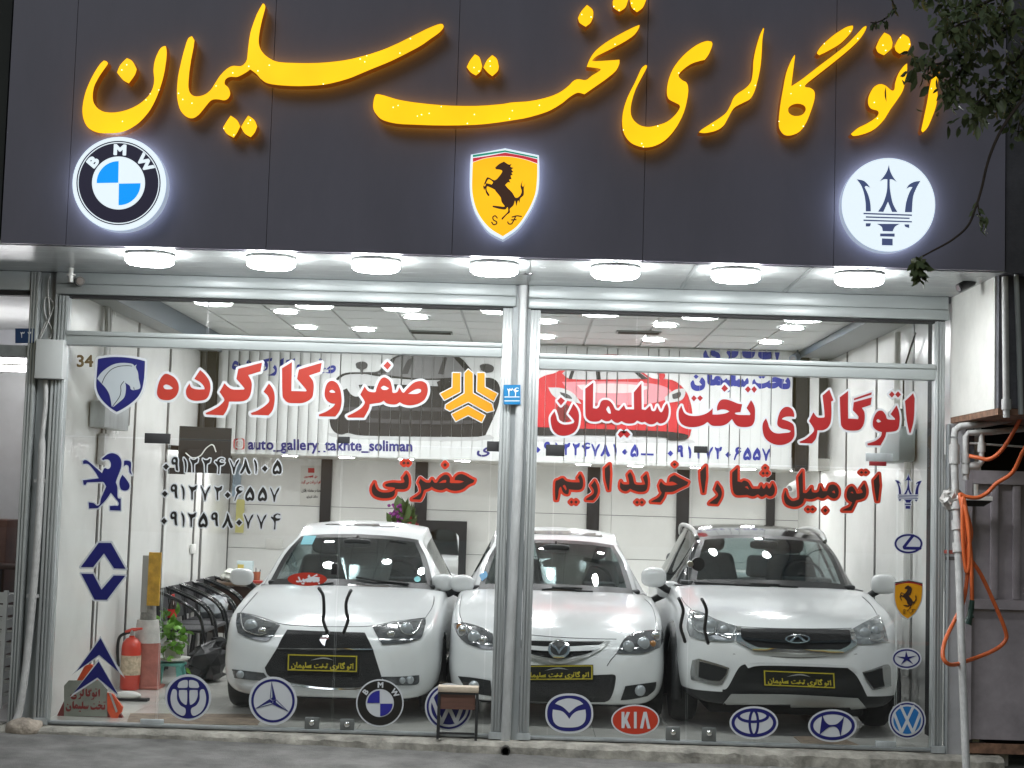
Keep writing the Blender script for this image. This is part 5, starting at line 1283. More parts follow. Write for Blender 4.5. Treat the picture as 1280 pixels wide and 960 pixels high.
seam(c3, pts3([(392, 491), (520, 497), (640, 499), (750, 499), (846, 497)])); seam(c3, pts3([(164, 372), (180, 398), (205, 422)])); seam(c3, pts3([(948, 443), (925, 405), (890, 372)])); seam(c3, pts3([(372, 600), (560, 612), (700, 613), (868, 600)]), .0022)
p = c1.w((0, 1.84, 1.335)); MB().ell(p, .125, .03, .04, 16, 0, .6).tube([p, p+Vector((0, .05, .06))], .012, 6).build('rear_view_mirror', M_cblack, c1.t)
# ------------------------------------------------------------------ printed vertical blinds on the mezzanine
FORMS['ع'] = 'ﻉﻊﻋﻌ'; FORMS['ذ'] = 'ﺫﺬﺫﺬ'; NOJOIN.add('ذ')
YBL = 5.0
M_slat = mat('white blind slat', (.66, .675, .665), .6)
PM = {}
def prt(n, c): return mat('print '+n, c, .6)
def strip_clip(p, a, b):
    for lim, sg in ((a, 1), (b, -1)):
        out = []; n = len(p)
        for i in range(n):
            u, v = p[i], p[(i+1) % n]; du, dv = sg*(u[0]-lim), sg*(v[0]-lim)
            if du >= 0: out.append(u)
            if (du >= 0) != (dv >= 0): t_ = du/(du-dv); out.append((u[0]+(v[0]-u[0])*t_, u[1]+(v[1]-u[1])*t_))
        p = out
        if len(p) < 3: return []
    return p
bli = thing('printed_blinds', 'wide white vertical blinds printed with a black car, a red car and blue writing', 'blinds', (-.2, YBL, 2.19))
x0b, x1b = aty(271, 500, YBL).x, aty(990, 520, YBL).x
nsl = 56; wsl = (x1b-x0b)/nsl; zb0, zb1 = 2.175, 3.44
rb = random.Random(11); sl_x = []; mb = MB()
for k in range(nsl):
    xa = x0b+k*wsl; op = .34 if k < 11 else rb.uniform(.01, .05)
    gap = .010 if rb.random() < .22 and k > 10 else .0015
    xe = xa+wsl-gap; sl_x.append((xa, xe, op))
    y0, y1 = YBL+op*wsl*.5, YBL-op*wsl*.5
    ns = 4
    for j in range(ns):
        ua, ub = j/ns, (j+1)/ns; f = lambda u: (xa+(xe-xa)*u, y0+(y1-y0)*u-.008*math.sin(math.pi*u)*(1 if k < 11 else .3))
        (ax, ay), (bx, by) = f(ua), f(ub)
        mb.add([(ax, ay, zb0), (bx, by, zb0), (bx, by, zb1), (ax, ay, zb1)], [(0, 1, 2, 3)])
mb.build('slats', M_slat, bli, 60)
MB().box((x0b-.02, YBL-.045, zb1-.002), (x1b+.02, YBL+.045, zb1+.004)).build('head_rail', M_white, bli, 0)
mb = MB()
for xa, xe, op in sl_x: mb.tube([(xa+.02, YBL-.012, zb0+.02), (xe+.02, YBL-.012, zb0+.012)], .0022, 5)
mb.build('bead_chain', M_white, bli, 0)
def prints(name, layers):
    mb = MB(); ms = []
    for i, (polys, m) in enumerate(layers):
        if m not in ms: ms.append(m)
        wp = [[(v.x, v.z) for v in (aty(x, y, YBL) for x, y in p)] for p in polys]
        tv, tf = fillmesh([np.array(p)*100 for p in wp], 0)
        tri = [[(tv[i][0]/100, tv[i][1]/100) for i in f] for f in tf]
        lo = [min(q[0] for q in t_) for t_ in tri]; hi = [max(q[0] for q in t_) for t_ in tri]
        for xa, xe, op in sl_x:
            cl = [q for q in (strip_clip(t_, xa+.001, xe-.001) for t_, l_, h_ in zip(tri, lo, hi) if h_ > xa and l_ < xe) if len(q) > 2]
            if not cl: continue
            vs = [(x, z, 0) for q in cl for x, z in q]; fs = []; k_ = 0
            for q in cl: fs.append(tuple(range(k_, k_+len(q)))); k_ += len(q)
            mb.add([(x, YBL+op*wsl*.5*(1-2*(x-xa)/(xe-xa))-.0040-.0012*i-(.008*math.sin(math.pi*(x-xa)/(xe-xa))*(1 if op > .2 else .3)), z) for x, z, _ in vs], fs, ms.index(m))
    return mb.build(name, ms, bli, 0)
K = lambda q_: tr(q_, 270, 430, 3.459, 4)
g1, g2, g3, g4, g5 = prt('charcoal', (.016, .016, .018)), prt('mid grey', (.20, .20, .205)), prt('pale grey', (.50, .51, .51)), prt('dark grey', (.055, .054, .058)), prt('light shade', (.55, .555, .56))
prints('black_car_picture', [
    (K('480,385! 700,395 1000,400 1185,392! 1190,412 1000,420 700,414 520,404'), g3),
    (K('490,250! 500,190 520,150 560,125 640,122 700,118 735,85 780,52 850,40 1000,40 1060,62 1095,100 1130,140 1200,150 1228,190 1222,260 1195,330 1165,395! 1100,402 800,400 640,396 600,392! 570,385 540,392 510,378 492,340'), g1),
    (K('700,130! 740,95 785,58 850,50 1000,50 1045,78 1095,140! 900,150'), g2),
    (K('800,130! 828,72 855,60! 848,80 830,130! ; 960,130! 985,62 1000,60! 990,100 985,132!'), g4),
    (K('640,128! 700,120! 735,90 780,55! 760,95 735,128!'), g4),
    (K('520,165! 560,135 640,130 700,140 850,155 1000,158 980,182 850,178 700,172 600,180 540,200'), g3),
    (K('565,150! 600,158 622,190 618,225 590,222 566,190 ; 640,165! 690,170 690,182 645,180!'), g3),
    (K('520,275! 700,270 1000,275 1180,262! 1180,280 1000,292 700,288 520,292!'), g4),
    (K('640,320! 900,330 1120,330! 1110,345 900,348 650,340!'), g4),
    (K('608,104! 606,84 635,76 655,86 652,104 638,112 636,132! 626,132! 624,112! ; 1145,112! 1142,92 1172,86 1200,98 1196,120 1165,126!'), g4),
    (K('955,165! 990,150 1010,170 985,200 965,190'), g1)])
Kr = lambda q_: tr(q_, 640, 290, 3.2, 4)
r1, r2, r3, r4 = prt('car red', (.50, .022, .03)), prt('pink', (.66, .24, .27)), prt('pale pink', (.72, .52, .52)), prt('dark red', (.16, .012, .016))
prints('red_car_picture', [
    (Kr('90,815! 300,812 560,822 720,832! 715,845 500,842 100,838!'), g5),
    (Kr('88,600! 130,575 180,560 250,510 320,494 440,494 500,540 560,585 640,592 690,630 716,690 722,760 715,800 700,828 640,828 600,812 400,802 88,805!'), r1),
    (Kr('200,566! 260,518 320,500 440,500 490,545 545,586! 380,590 240,588'), g3),
    (Kr('330,500! 345,500! 355,590! 338,590! ; 470,545! 505,560 545,588! 520,590! ; 245,530! 262,516! 240,588! 225,588!'), g1),
    (Kr('200,600! 340,598 480,600 590,612 640,640 610,672 520,690 380,690 280,672 230,640'), r2),
    (Kr('260,612! 400,606 540,618 500,640 380,645 290,636'), r3),
    (Kr('145,622! 200,625 245,645 278,688! 235,678 185,668 158,648 ; 610,662! 650,632 688,628 692,650 678,672 640,682 615,680'), g3),
    (Kr('190,640! 225,650 240,668 205,660 ; 640,650! 672,640 672,660 645,668'), g4),
    (Kr('180,700! 220,690 240,730 215,760 185,750 ; 300,716! 500,716 520,740 500,765 310,765 290,740'), r4),
    (Kr('88,780! 250,786 480,792 640,800 705,812! 690,832 620,832 590,820 300,812 88,815!'), g1),
    (Kr('580,566! 600,562 612,572 606,588 590,588'), r1)])
pb = prt('blue', (.018, .030, .27))
pbn = prt('navy', (.02, .02, .16))
def clean(polys): return polys
prints('blue_name', [(fit(grow(AUTO, 1.5, .8), 879, 421, 975, 457, .02)+fit(grow(L_nun+L_sol+L_takht, 1.5, .8), 863, 462, 989, 491, .02), pb)])
prints('blue_words', [(fit(allred, 290, 447, 420, 471, .02), pb)])
dgl = digits(row('09122478105', (40, 112, 145, 200, 268, 325, 420, 505, 600, 655, 735), 620, 5.2), 13.5, 556, .022, 700)
dgl = digits([(d, 672+i*12.1) for i, d in enumerate('09122478105')], 14.5, 552.5, .024, 690)
dgr = digits([(d, 838+i*12.0) for i, d in enumerate('09127206557')], 14.5, 556.5, .024, 838)
dash = [np.array([(801, 566.5), (817, 567), (817, 569.5), (801, 569)])]
prints('blue_phone_numbers', [(grow(dgl+dgr, .38, .3)+dash, pb)])
prints('blue_address', [(fit(text('auto_gallery_takhte_soliman', .03), 310, 549.5, 515.5, 567.5, .012), pbn)])
prints('blue_word_end', [(fit(text(fa('ی'), .03), 596, 559, 613, 571), pbn)])
cxi, cyi = 299.3, 555
def rr(cx_, cy_, h, r_=3.2):
    return np.array([(cx_+sx*(h-r_)+r_*math.cos(R(a)), cy_+sy*(h-r_)+r_*math.sin(R(a))) for sx, sy, a0 in ((1, 1, 0), (-1, 1, 90), (-1, -1, 180), (1, -1, 270)) for a in range(a0, a0+91, 30)])
def rquads(a, b): return [np.vstack([a, a[-1:]*.04+a[:1]*.96, b[-1:]*.04+b[:1]*.96, b[::-1]])]
prints('camera_icon', [([rr(cxi, cyi, 7)], prt('icon red', (.55, .06, .05))), (rquads(rr(cxi, cyi, 5.2, 2.4), rr(cxi, cyi, 4.0, 2.0)), prt('icon white', (.8, .78, .76))), (rquads(circ(cxi, cyi, 2.7, None, 16), circ(cxi, cyi, 1.6, None, 16)), prt('icon white', (.8, .78, .76)))])

# ------------------------------------------------------------------ the left side of the room
def chair(y, lb):
    x0, x1 = XL+.06, XL+.58; t = thing('armchair', lb, 'chair', ((x0+x1)/2, y, 0), 'black armchairs along the left wall')
    seat = MB(); seat.box((x0+.06, y-.22, .41), (x1-.02, y+.22, .45), 0, .015); seat.build('seat', mat('black mesh seat', (.05, .05, .055), .5, bump=.5, bscale=90), t, 30)
    bk = MB(); q = [(x0+.05, y-.18, .50), (x0+.05, y+.18, .50), (x0+.075, y+.18, .50), (x0+.075, y-.18, .50), (x0-.0, y-.14, .81), (x0-.0, y+.14, .81), (x0+.025, y+.14, .81), (x0+.025, y-.14, .81)]
    bk.hexa(q); bk.build('backrest', mat('black mesh back', (.03, .03, .033), .5, bump=.5, bscale=90), t, 0)
    for s in (-1, 1):
        yy = y+s*.23
        p = [(x0+.0, yy, .80), (x0+.08, yy, .775), (x0+.22, yy, .72), (x0+.36, yy, .65), (x0+.45, yy, .55), (x0+.49, yy, .40), (x0+.52, yy, .2), (x0+.545, yy, .0)]
        MB().tube([tuple(v) for v in catmull(p, [False]*len(p), 4, False)], .016, 10).build('arm', M_cgloss, t, 50)
        MB().tube([(x0+.02, yy, .79), (x0+.06, yy, .45), (x0+.02, yy, 0)], .014, 8).build('leg', M_black, t, 50)
        MB().tube([(x0+.06, yy, .43), (x0+.49, yy, .43)], .012, 8).build('seat_rail', M_black, t, 50)
    return t
for y, lb in zip((3.40, 3.98, 4.56, 5.14, 5.72), ('black metal armchair nearest the glass, with a cola bottle on its seat', 'black metal armchair, second from the glass along the left wall', 'black metal armchair, third from the glass, holding a clear plastic bag', 'black metal armchair, fourth from the glass along the left wall', 'black metal armchair farthest from the glass, beside the desk')): chair(y, lb)
p = MB(); rnd = random.Random(5)
bm_ = MB().ell((XL+.34, 4.58, .56), .15, .14, .12, 14, 0, .8)
for v in bm_.v: v += Vector((rnd.uniform(-.02, .02), rnd.uniform(-.02, .02), rnd.uniform(-.02, .02)))
tag(bm_.build('plastic_bag', mat('clear plastic', (.45, .48, .5), .15, coat=.5), None, 20), 'crumpled clear plastic bag lying on the third black armchair', 'bag')
# bottle
b_ = aty(215, 772, 3.32); bx = b_.x
t = thing('cola_bottle', 'cola bottle with red label and red cap on the nearest black armchair', 'bottle', (bx, 3.32, .45))
MB().lathe((bx, 3.32, .451), [(.03, 0), (.042, .012), (.044, .08), (.040, .12), (.044, .16), (.040, .20), (.018, .26), (.014, .285)], 20).build('bottle_body', mat('cola', (.03, .012, .008), .1, coat=.8), t, 60)
MB().lathe((bx, 3.32, .451), [(.0455, .09), (.0455, .17)], 20).build('bottle_label', mat('red label', (.6, .02, .02), .4), t, 60)
MB().lathe((bx, 3.32, .451), [(.016, .285), (.016, .31), (0, .31)], 16).build('bottle_cap', mat('red cap', (.6, .03, .02), .4), t, 60)
# desk with its clutter
dx, dy = aty(306, 720, 5.9).x, 5.95
t = thing('desk', 'dark brown office desk against the back left corner', 'desk', (dx, dy, 0))
MB().box((dx-.42, dy-.35, .72), (dx+.55, dy+.35, .755), 0, .006).build('desk_top', mat('walnut top', (.13, .085, .055), .35, var=.3, scale=6, stretch=(.3, 3, 1)), t, 30)
for sx in (-.40, .49): MB().box((dx+sx, dy-.33, 0), (dx+sx+.04, dy+.33, .719)).build('side_panel', mat('dark walnut', (.045, .028, .02), .4), t, 0)
MB().box((dx-.36, dy-.31, .2), (dx+.49, dy-.285, .715)).build('front_panel', mat('dark walnut', (.045, .028, .02), .4), t, 0)
pc = aty(322, 690, 5.8)
t2 = thing('pen_cup', 'orange brown cup of pens standing on the desk', 'cup', (pc.x, 5.8, .756))
MB().lathe((pc.x, 5.8, .756), [(.035, 0), (.045, .12), (.041, .12), (.03, .008)], 20).build('cup', mat('terracotta cup', (.32, .10, .05), .5), t2)
for k in range(4): MB().tube([(pc.x+.01*(k-1.5), 5.8, .77), (pc.x+.024*(k-1.5), 5.8+.01*k, .93-.01*k)], .005, 6).build('pen', M_black if k % 2 else M_white, t2, 0)
rnd = random.Random(9)
bm_ = MB().ell((pc.x-.22, 5.78, .82), .17, .12, .075, 18, 0, .8)
for v in bm_.v: v += Vector((rnd.uniform(-.02, .02), rnd.uniform(-.02, .02), rnd.uniform(-.015, .02)))
tag(bm_.build('paper_heap', mat('crumpled white paper', (.62, .63, .58), .8, var=.2, scale=20), None, 0), 'heap of crumpled white paper and bags on the desk', 'paper')
tag(MB().box((pc.x-.09, 5.62, .757), (pc.x+.10, 5.72, .785), 0, .004).build('book', mat('red book', (.4, .05, .04), .5), None, 0), 'flat red and white book lying on the desk in front of the cup', 'book')
t = thing('paper_tray', 'pale box of leaflets standing on the desk by the wall', 'tray', (pc.x-.20, 6.12, .756))
MB().box((pc.x-.28, 6.08, .757), (pc.x-.10, 6.18, .98), 0, .005).build('box', mat('pale blue card', (.50, .60, .62), .6), t)
MB().box((pc.x-.27, 6.074, .80), (pc.x-.20, 6.079, .94)).build('leaflet', mat('yellow leaflet', (.60, .48, .12), .6), t, 0)
for k, (pxy, col, lb) in enumerate((((296, 600), (.36, .46, .56), 'pale blue sheet hanging on the back corner above the desk'), ((300, 645), (.58, .55, .22), 'yellow sheet hanging on the back corner above the desk'))):
    a_ = aty(*pxy, 6.96); tag(MB().box((a_.x-.05, 6.955, a_.z-.20), (a_.x+.05, 6.962, a_.z+.2)).build('hanging_sheet', mat('sheet %s' % 'ab'[k], col, .6), None, 0), lb, 'sheet')
# old television on a bracket
q0 = aty(228, 533, 3.6); q1_ = aty(285, 592, 3.6)
t = thing('wall_monitor', 'black monitor hung on the left wall, seen from behind with loose cables', 'monitor', ((q0.x+q1_.x)/2, 3.6, q1_.z))
w_ = q1_.x-q0.x; zt_, zb_ = q0.z, q1_.z
MB().hexa([(q0.x, 3.50, zb_), (q1_.x, 3.70, zb_), (q1_.x-.02, 3.76, zb_), (q0.x-.02, 3.56, zb_), (q0.x, 3.50, zt_), (q1_.x, 3.70, zt_), (q1_.x-.02, 3.76, zt_), (q0.x-.02, 3.56, zt_)]).build('screen', M_cblack, t, 0)
MB().hexa([(q0.x+.08, 3.49, zb_+.08), (q1_.x-.08, 3.645, zb_+.08), (q1_.x-.08, 3.665, zb_+.08), (q0.x+.08, 3.53, zb_+.08), (q0.x+.08, 3.49, zt_-.22), (q1_.x-.08, 3.645, zt_-.22), (q1_.x-.08, 3.665, zt_-.22), (q0.x+.08, 3.53, zt_-.22)]).build('back_cover', M_blackm, t, 0)
MB().tube([(q0.x+.2, 3.6, (zt_+zb_)/2), (XL+.0, 3.7, (zt_+zb_)/2+.02)], .025, 10).build('bracket', M_blackm, t)
cb = [aty(*p_, 3.46) for p_ in ((232, 566), (240, 572), (250, 570), (258, 560), (266, 556), (270, 565))]
MB().tube([tuple(v) for v in catmull([tuple(v) for v in cb], [False]*6, 5, False)], .006, 6).build('cable', M_white, t)
MB().box((q0.x-.10, 3.5, zb_-.02), (q0.x+.05, 3.6, zb_+.04)).build('cable_box', M_blackm, t, 0)
# fire extinguisher, cone, plant
ex, ey = -3.36, 2.1
t = thing('fire_extinguisher', 'red fire extinguisher on the floor against the left wall beside the cone', 'fire extinguisher', (ex, ey, 0))
MB().lathe((ex, ey, .0), [(.075, 0), (.085, .01), (.086, .36), (.078, .41), (.05, .445), (.024, .455), (.024, .47), (0, .47)], 28).build('cylinder', mat('extinguisher red', (.62, .055, .03), .3, coat=.4), t, 50)
MB().lathe((ex, ey, 0), [(.0875, .13), (.0875, .30)], 28).build('paper_label', mat('cream label', (.62, .50, .36), .6, var=.4, scale=25), t, 50)
mb = MB().tube([(ex, ey, .47), (ex, ey, .52)], .018, 10); mb.build('valve', M_silver, t)
mb = MB().tube([(ex-.06, ey-.01, .50), (ex, ey, .52), (ex+.09, ey-.02, .535)], [.012, .018, .010], 8); mb.build('grip', mat('extinguisher red', (.62, .055, .03), .3), t)
q = [(ex-.02, ey, .50), (ex-.10, ey-.02, .46), (ex-.115, ey-.03, .35), (ex-.10, ey-.03, .20)]
MB().tube([tuple(v) for v in catmull(q, [False]*4, 6, False)], .013, 8).build('hose', M_blackm, t)
kx, ky = aty(181, 862, 2.25).x, 2.25
t = thing('traffic_cone', 'faded red and white traffic cone with a yellow board stuck in its top', 'cone', (kx, ky, 0))
M_cone = mat('faded cone red', (.40, .14, .11), .6, var=.25, scale=9)
MB().box((kx-.15, ky-.14, 0), (kx+.15, ky+.14, .025), 0, .01).build('base', M_cone, t)
MB().lathe((kx, ky, .0), [(.135, .025), (.132, .05), (.118, .40)], 28).build('cone_body', M_cone, t, 50)
MB().lathe((kx, ky, .0), [(.118, .40), (.095, .60)], 28).build('white_band', mat('cone white', (.62, .60, .57), .6, var=.2, scale=9), t, 50)
MB().lathe((kx, ky, 0), [(.072, .60), (.055, .86), (.046, .90), (0, .90)], 24).build('neck', mat('cone grey', (.28, .27, .25), .6, var=.5, scale=14), t, 50)
a_ = aty(188, 690, 2.2); b_ = aty(200, 757, 2.2)
MB().box((a_.x, ky-.10, b_.z), (b_.x, ky-.07, a_.z), 0, .003).build('board', mat('yellow board', (.62, .35, .04), .5, var=.3, scale=12), t, 0)
MB().box((a_.x-.055, ky-.095, b_.z-.06), (a_.x-.001, ky-.06, a_.z-.03), 0, .003).build('board_back', mat('grey board', (.34, .33, .31), .6), t, 0)
sx_, sy_ = aty(212, 848, 2.55).x, 2.55
t = thing('plastic_stool', 'little turquoise plastic stool under the potted plant', 'stool', (sx_, sy_, 0))
M_teal = mat('turquoise plastic', (.16, .48, .42), .4)
MB().box((sx_-.13, sy_-.10, .17), (sx_+.13, sy_+.10, .20), 0, .01).build('stool_top', M_teal, t)
for u in (-1, 1):
    for v in (-1, 1):
        MB().hexa([(sx_+u*.12-.025, sy_+v*.09-.02, 0), (sx_+u*.12+.025, sy_+v*.09-.02, 0), (sx_+u*.12+.025, sy_+v*.09+.02, 0), (sx_+u*.12-.025, sy_+v*.09+.02, 0), (sx_+u*.09-.02, sy_+v*.07-.02, .17), (sx_+u*.09+.02, sy_+v*.07-.02, .17), (sx_+u*.09+.02, sy_+v*.07+.02, .17), (sx_+u*.09-.02, sy_+v*.07+.02, .17)]).build('stool_leg', M_teal, t, 0)
def leafy(mb, c, n, spread, L, rnd, up=.3, mi=0, droop=.0):
    for _ in range(n):
        d = Vector((rnd.gauss(0, 1), rnd.gauss(0, 1), rnd.gauss(up, .8))).normalized()
        p = Vector(c)+Vector((rnd.gauss(0, spread[0]), rnd.gauss(0, spread[1]), rnd.gauss(0, spread[2])))
        l = L*rnd.uniform(.6, 1.25); w = d.cross(Vector((rnd.gauss(0, 1), rnd.gauss(0, 1), rnd.gauss(0, 1)))).normalized()*l*rnd.uniform(.26, .36); nrm = d.cross(w).normalized()*l*.10
        d = d*l+Vector((0, 0, -droop*l))
        mb.add([p, p+d*.30+w*.85+nrm, p+d*.62+w*.8+nrm, p+d, p+d*.62-w*.8+nrm, p+d*.30-w*.85+nrm, p+d*.32, p+d*.64], [(0, 6, 1), (1, 6, 7, 2), (2, 7, 3), (3, 7, 4), (4, 7, 6, 5), (5, 6, 0)], mi)
t = thing('potted_plant', 'leafy green plant in a white bowl on the turquoise stool', 'plant', (sx_+.02, sy_, .201))
MB().lathe((sx_+.02, sy_, .201), [(.06, 0), (.15, .03), (.16, .045), (.12, .045), (.10, .03)], 24).build('bowl', M_white, t)
MB().lathe((sx_+.02, sy_, .235), [(.07, 0), (.09, .15), (.082, .15), (.0, .13)], 20).build('pot', mat('pale pot', (.50, .50, .44), .5), t)
mb = MB(); leafy(mb, (sx_+.0, sy_-.04, .50), 70, (.09, .07, .09), .10, random.Random(3), .3); leafy(mb, (sx_+.06, sy_-.12, .34), 24, (.05, .04, .05), .09, random.Random(6), -.1)
mb.build('leaves', mat('bright leaf', (.17, .38, .05), .4, var=.4, scale=9), t, 60)
MB().tube([(sx_+.02, sy_, .36), (sx_+.02, sy_-.02, .5)], .012, 6).build('stem', mat('green stem', (.10, .16, .04), .6), t)
rnd = random.Random(8)
bm_ = MB().ell((sx_+.28, 2.85, .17), .15, .16, .17, 16, 0, .75)
bm_.ell((sx_+.20, 2.80, .10), .12, .12, .10, 14, 0, .8).ell((sx_+.33, 2.95, .30), .08, .07, .10, 12, 0, .8)
for v in bm_.v: k_ = .05*math.sin(v.x*31+v.z*23)*math.sin(v.y*29+v.z*37+1); v += Vector((k_+rnd.uniform(-.012, .012), k_+rnd.uniform(-.012, .012), rnd.uniform(-.02, .02)*(v.z > .05)+k_*.5)); v.z = max(v.z, .0)
tag(bm_.build('rubbish_bag', mat('black bag', (.02, .02, .022), .4), None, 0), 'crumpled black bag on the floor under the nearest armchair', 'bag')
sx2, sy2 = aty(160, 880, 1.35).x, 1.38
t = thing('slipper', 'white slipper with dark sole on the floor in front of the fire extinguisher', 'shoe', (sx2, sy2, 0))
MB().box((sx2-.10, sy2-.04, 0.001), (sx2+.16, sy2+.05, .022), 0, .01).build('sole', M_blackm, t)
MB().ell((sx2-.01, sy2, .045), .11, .045, .035, 16).build('upper', M_white, t)
# folded red barrier with the shop name on it
YR = .40
t = thing('barrier_board', 'low red folding barrier with grey panel of dark red writing, behind the left pane', 'barrier', aty(110, 902, YR))
M_rd = mat('dark red paint', (.20, .025, .022), .5, var=.2, scale=9); M_or = mat('signal orange', (.72, .085, .02), .35, var=.2, scale=12)
mb = MB(); flat([np.array([(67, 903), (84, 868), (136, 868), (157, 904)])], YR, .04, mb); mb.build('front_board', M_rd, t, 0)
mb = MB(); flat([np.array([(80, 857), (86, 850.5), (124, 850.5), (134, 862), (134, 896), (80, 895)])], YR-.008, .007, mb); mb.build('name_panel', mat('grey panel', (.26, .27, .23), .6, var=.15, scale=8), t, 0)
mb = MB(); flat(fit(AUTO, 88, 860, 125, 874.5)+fit(TAKHT, 82, 876, 132, 890), YR-.0105, .002, mb); mb.build('writing', mat('dark red writing', (.22, .02, .02), .5), t, 0)
mb = MB(); flat([np.array([(92, 858), (106, 832), (113, 830), (119, 834), (126, 852), (122, 858)])], YR+.06, .03, mb); mb.build('top_flap', M_or, t, 0)
mb = MB(); flat([np.array([(134, 866), (141, 868), (153, 884), (152, 890), (148, 894), (147, 899), (141, 902), (134, 888)])], YR-.02, .03, mb); mb.build('side_flap', M_or, t, 0)
mb = MB(); flat([np.array([(136, 866), (139, 867), (147, 889), (145, 891)])], YR-.024, .003, mb); mb.build('reflective_strip', M_silver, t, 0)
for pts, nm in (([(163, 892), (330, 893), (322, 906), (158, 905)], 'thin worn brown mat on the floor inside the left glass doors'), ([(992, 921), (1046, 920), (1080, 934), (1006, 932)], 'thin brown cardboard sheet on the floor under the rightmost car')):
    q_ = [atz(x, y, .004) for x, y in pts]; mb = MB().hexa([Vector((v.x, v.y, .0015)) for v in q_]+[Vector((v.x, v.y, .007)) for v in q_])
    tag(mb.build('floor_mat', mat('brown mat', (.26, .20, .15), .8, var=.35, scale=9), None, 0), nm, 'mat')
# meter box and wires on the left wall, socket, second meter on the right wall
def onwall(px, py, X_, dx_=0): return atx(px, py, X_)
a_ = atx(114, 500, XL+.02); b_ = atx(139, 538, XL+.02)
t = thing('meter_box', 'grey electrical box with cables on the left wall behind the horse head shield', 'electrical box', (XL, (a_.y+b_.y)/2, b_.z))
MB().box((XL+.012, min(a_.y, b_.y), b_.z), (XL+.14, max(a_.y, b_.y)+.1, a_.z), 0, .01).build('box', M_steel, t)
yy = (a_.y+b_.y)/2
for k in range(3):
    q = [(XL+.05, yy-.1+.08*k, a_.z-.01), (XL+.03+.02*k, yy-.12+.07*k, a_.z+.2), (XL+.05, yy-.06+.05*k, a_.z+.42), (XL+.03, yy-.05+.06*k, ZC-.1)]
    MB().tube([tuple(v) for v in catmull(q, [False]*4, 6, False)], .012 if k else .02, 8).build('cable', M_pipe, t)
c_ = atx(128, 560, XL+.04); MB().box((XL+.012, c_.y-.05, c_.z-.14), (XL+.07, c_.y+.06, c_.z+.12), 0, .01).build('handset', M_pipe, t)
c_ = atx(155, 520, XL+.03); tag(MB().box((XL+.012, c_.y-.1, c_.z-.08), (XL+.06, c_.y+.1, c_.z+.09), 0, .008).build('wall_box', M_stripm, None, 30), 'small dark grey box on the left wall beside the bigger meter box', 'electrical box')
c_ = atx(241, 686, XL+.02); tag(MB().box((XL+.009, c_.y-.09, c_.z-.05), (XL+.035, c_.y+.09, c_.z+.05), 0, .006).build('wall_socket', M_white, None, 30), 'white wall socket on the left wall above the armchairs', 'socket')
a_ = atx(1143, 533, XR-.03); b_ = atx(1117, 580, XR-.03)
t = thing('gas_meter', 'grey gas meter with white pipes on the right wall behind the crimson writing', 'gas meter', (XR, (a_.y+b_.y)/2, b_.z))
MB().box((XR-.16, a_.y, b_.z), (XR-.012, b_.y, a_.z), 0, .03).build('meter_case', mat('meter grey', (.30, .35, .36), .4), t)
ym = (a_.y+b_.y)/2
MB().box((XR-.13, ym-.2, a_.z+.0), (XR-.03, ym+.2, a_.z+.16), 0, .02).build('meter_head', M_stripm, t)
MB().tube([(XR-.07, ym+.1, a_.z+.1), (XR-.07, ym+.1, ZC-.13)], .028, 10).build('pipe', M_white, t)
MB().tube([(XR-.07, ym-.30, a_.z+.05), (XR-.07, ym-.30, 1.0), (XR-.07, ym-.28, .4)], .03, 10).build('pipe', M_white, t)
MB().tube([(XR-.06, ym-.1, a_.z+.15), (XR-.05, ym-.05, a_.z+.5), (XR-.05, ym-.45, ZC-.2)], .008, 6).build('cable', M_blackm, t)
a_ = atx(1154, 640, XR-.02)
tag(MB().box((XR-.10, .25, 1.2), (XR-.005, .55, 2.2), 0, .006).build('wall_cabinet', M_plaster, None, 30), 'narrow white cabinet on the right wall just inside the glass', 'cabinet')
# back wall: notice, mirror, flowers
def lines(name, specs, Y, lb):
    t_ = thing(name, lb, 'notice', aty(394, 630, Y))
    mb = MB(); flat([np.array([(376, 582), (402.5, 582), (402, 632), (375, 631.5)])], Y, .004, mb); mb.build('sheet', mat('notice sheet', (.60, .595, .56), .5), t_, 0)
    mb = MB(); ms = [mat('notice red', (.42, .03, .03), .5), mat('notice black', (.04, .04, .04), .5)]
    for s_, box_, k in specs: flat(fit(text(fa(s_), .03), *box_), Y-.0025, .0018, mb, k)
    flat([np.array([(385, 585), (393, 585), (393, 591), (385, 591)])], Y-.0025, .0018, mb, 0)
    mb.build('writing', ms, t_, 0)
lines('wall_notice', (('حق کمیسیون', (380, 593.5, 397, 598), 0), ('کتبا دریافت می گردد', (376.5, 600, 401, 605.5), 0), ('لطفا در معامله دیگران', (377, 610.5, 401, 616), 1), ('دخالت نفرمایید', (383, 618.5, 397, 623.5), 1)), YB-.01, 'small white notice with red and black Persian lines on the back wall')
c_ = aty(343, 680, YB); tag(MB().box((c_.x-.10, YB-.02, c_.z-.06), (c_.x+.10, YB-.001, c_.z+.06), 0, .004).build('switch_plate', M_plaster, None, 30), 'pale switch plate low on the back wall left of the leftmost car', 'switch')
a_ = aty(524, 650, 6.8); b_ = aty(584, 650, 6.8)
t = thing('standing_mirror', 'tall mirror with black arched frame leaning at the back wall behind the sedan', 'mirror', ((a_.x+b_.x)/2, 6.8, 0))
zt_ = a_.z; xm, hw_ = (a_.x+b_.x)/2, (b_.x-a_.x)/2
f_ = [np.array([(-hw_, 0), (hw_, 0), (hw_, zt_), (-hw_, zt_)]), np.array([(-hw_+.09, .09), (hw_-.09, .09), (hw_-.09, zt_-.20)]+[((hw_-.09)*math.cos(R(a)), zt_-.20+.10*math.sin(R(a))) for a in range(15, 170, 15)]+[(-hw_+.09, zt_-.20)])]
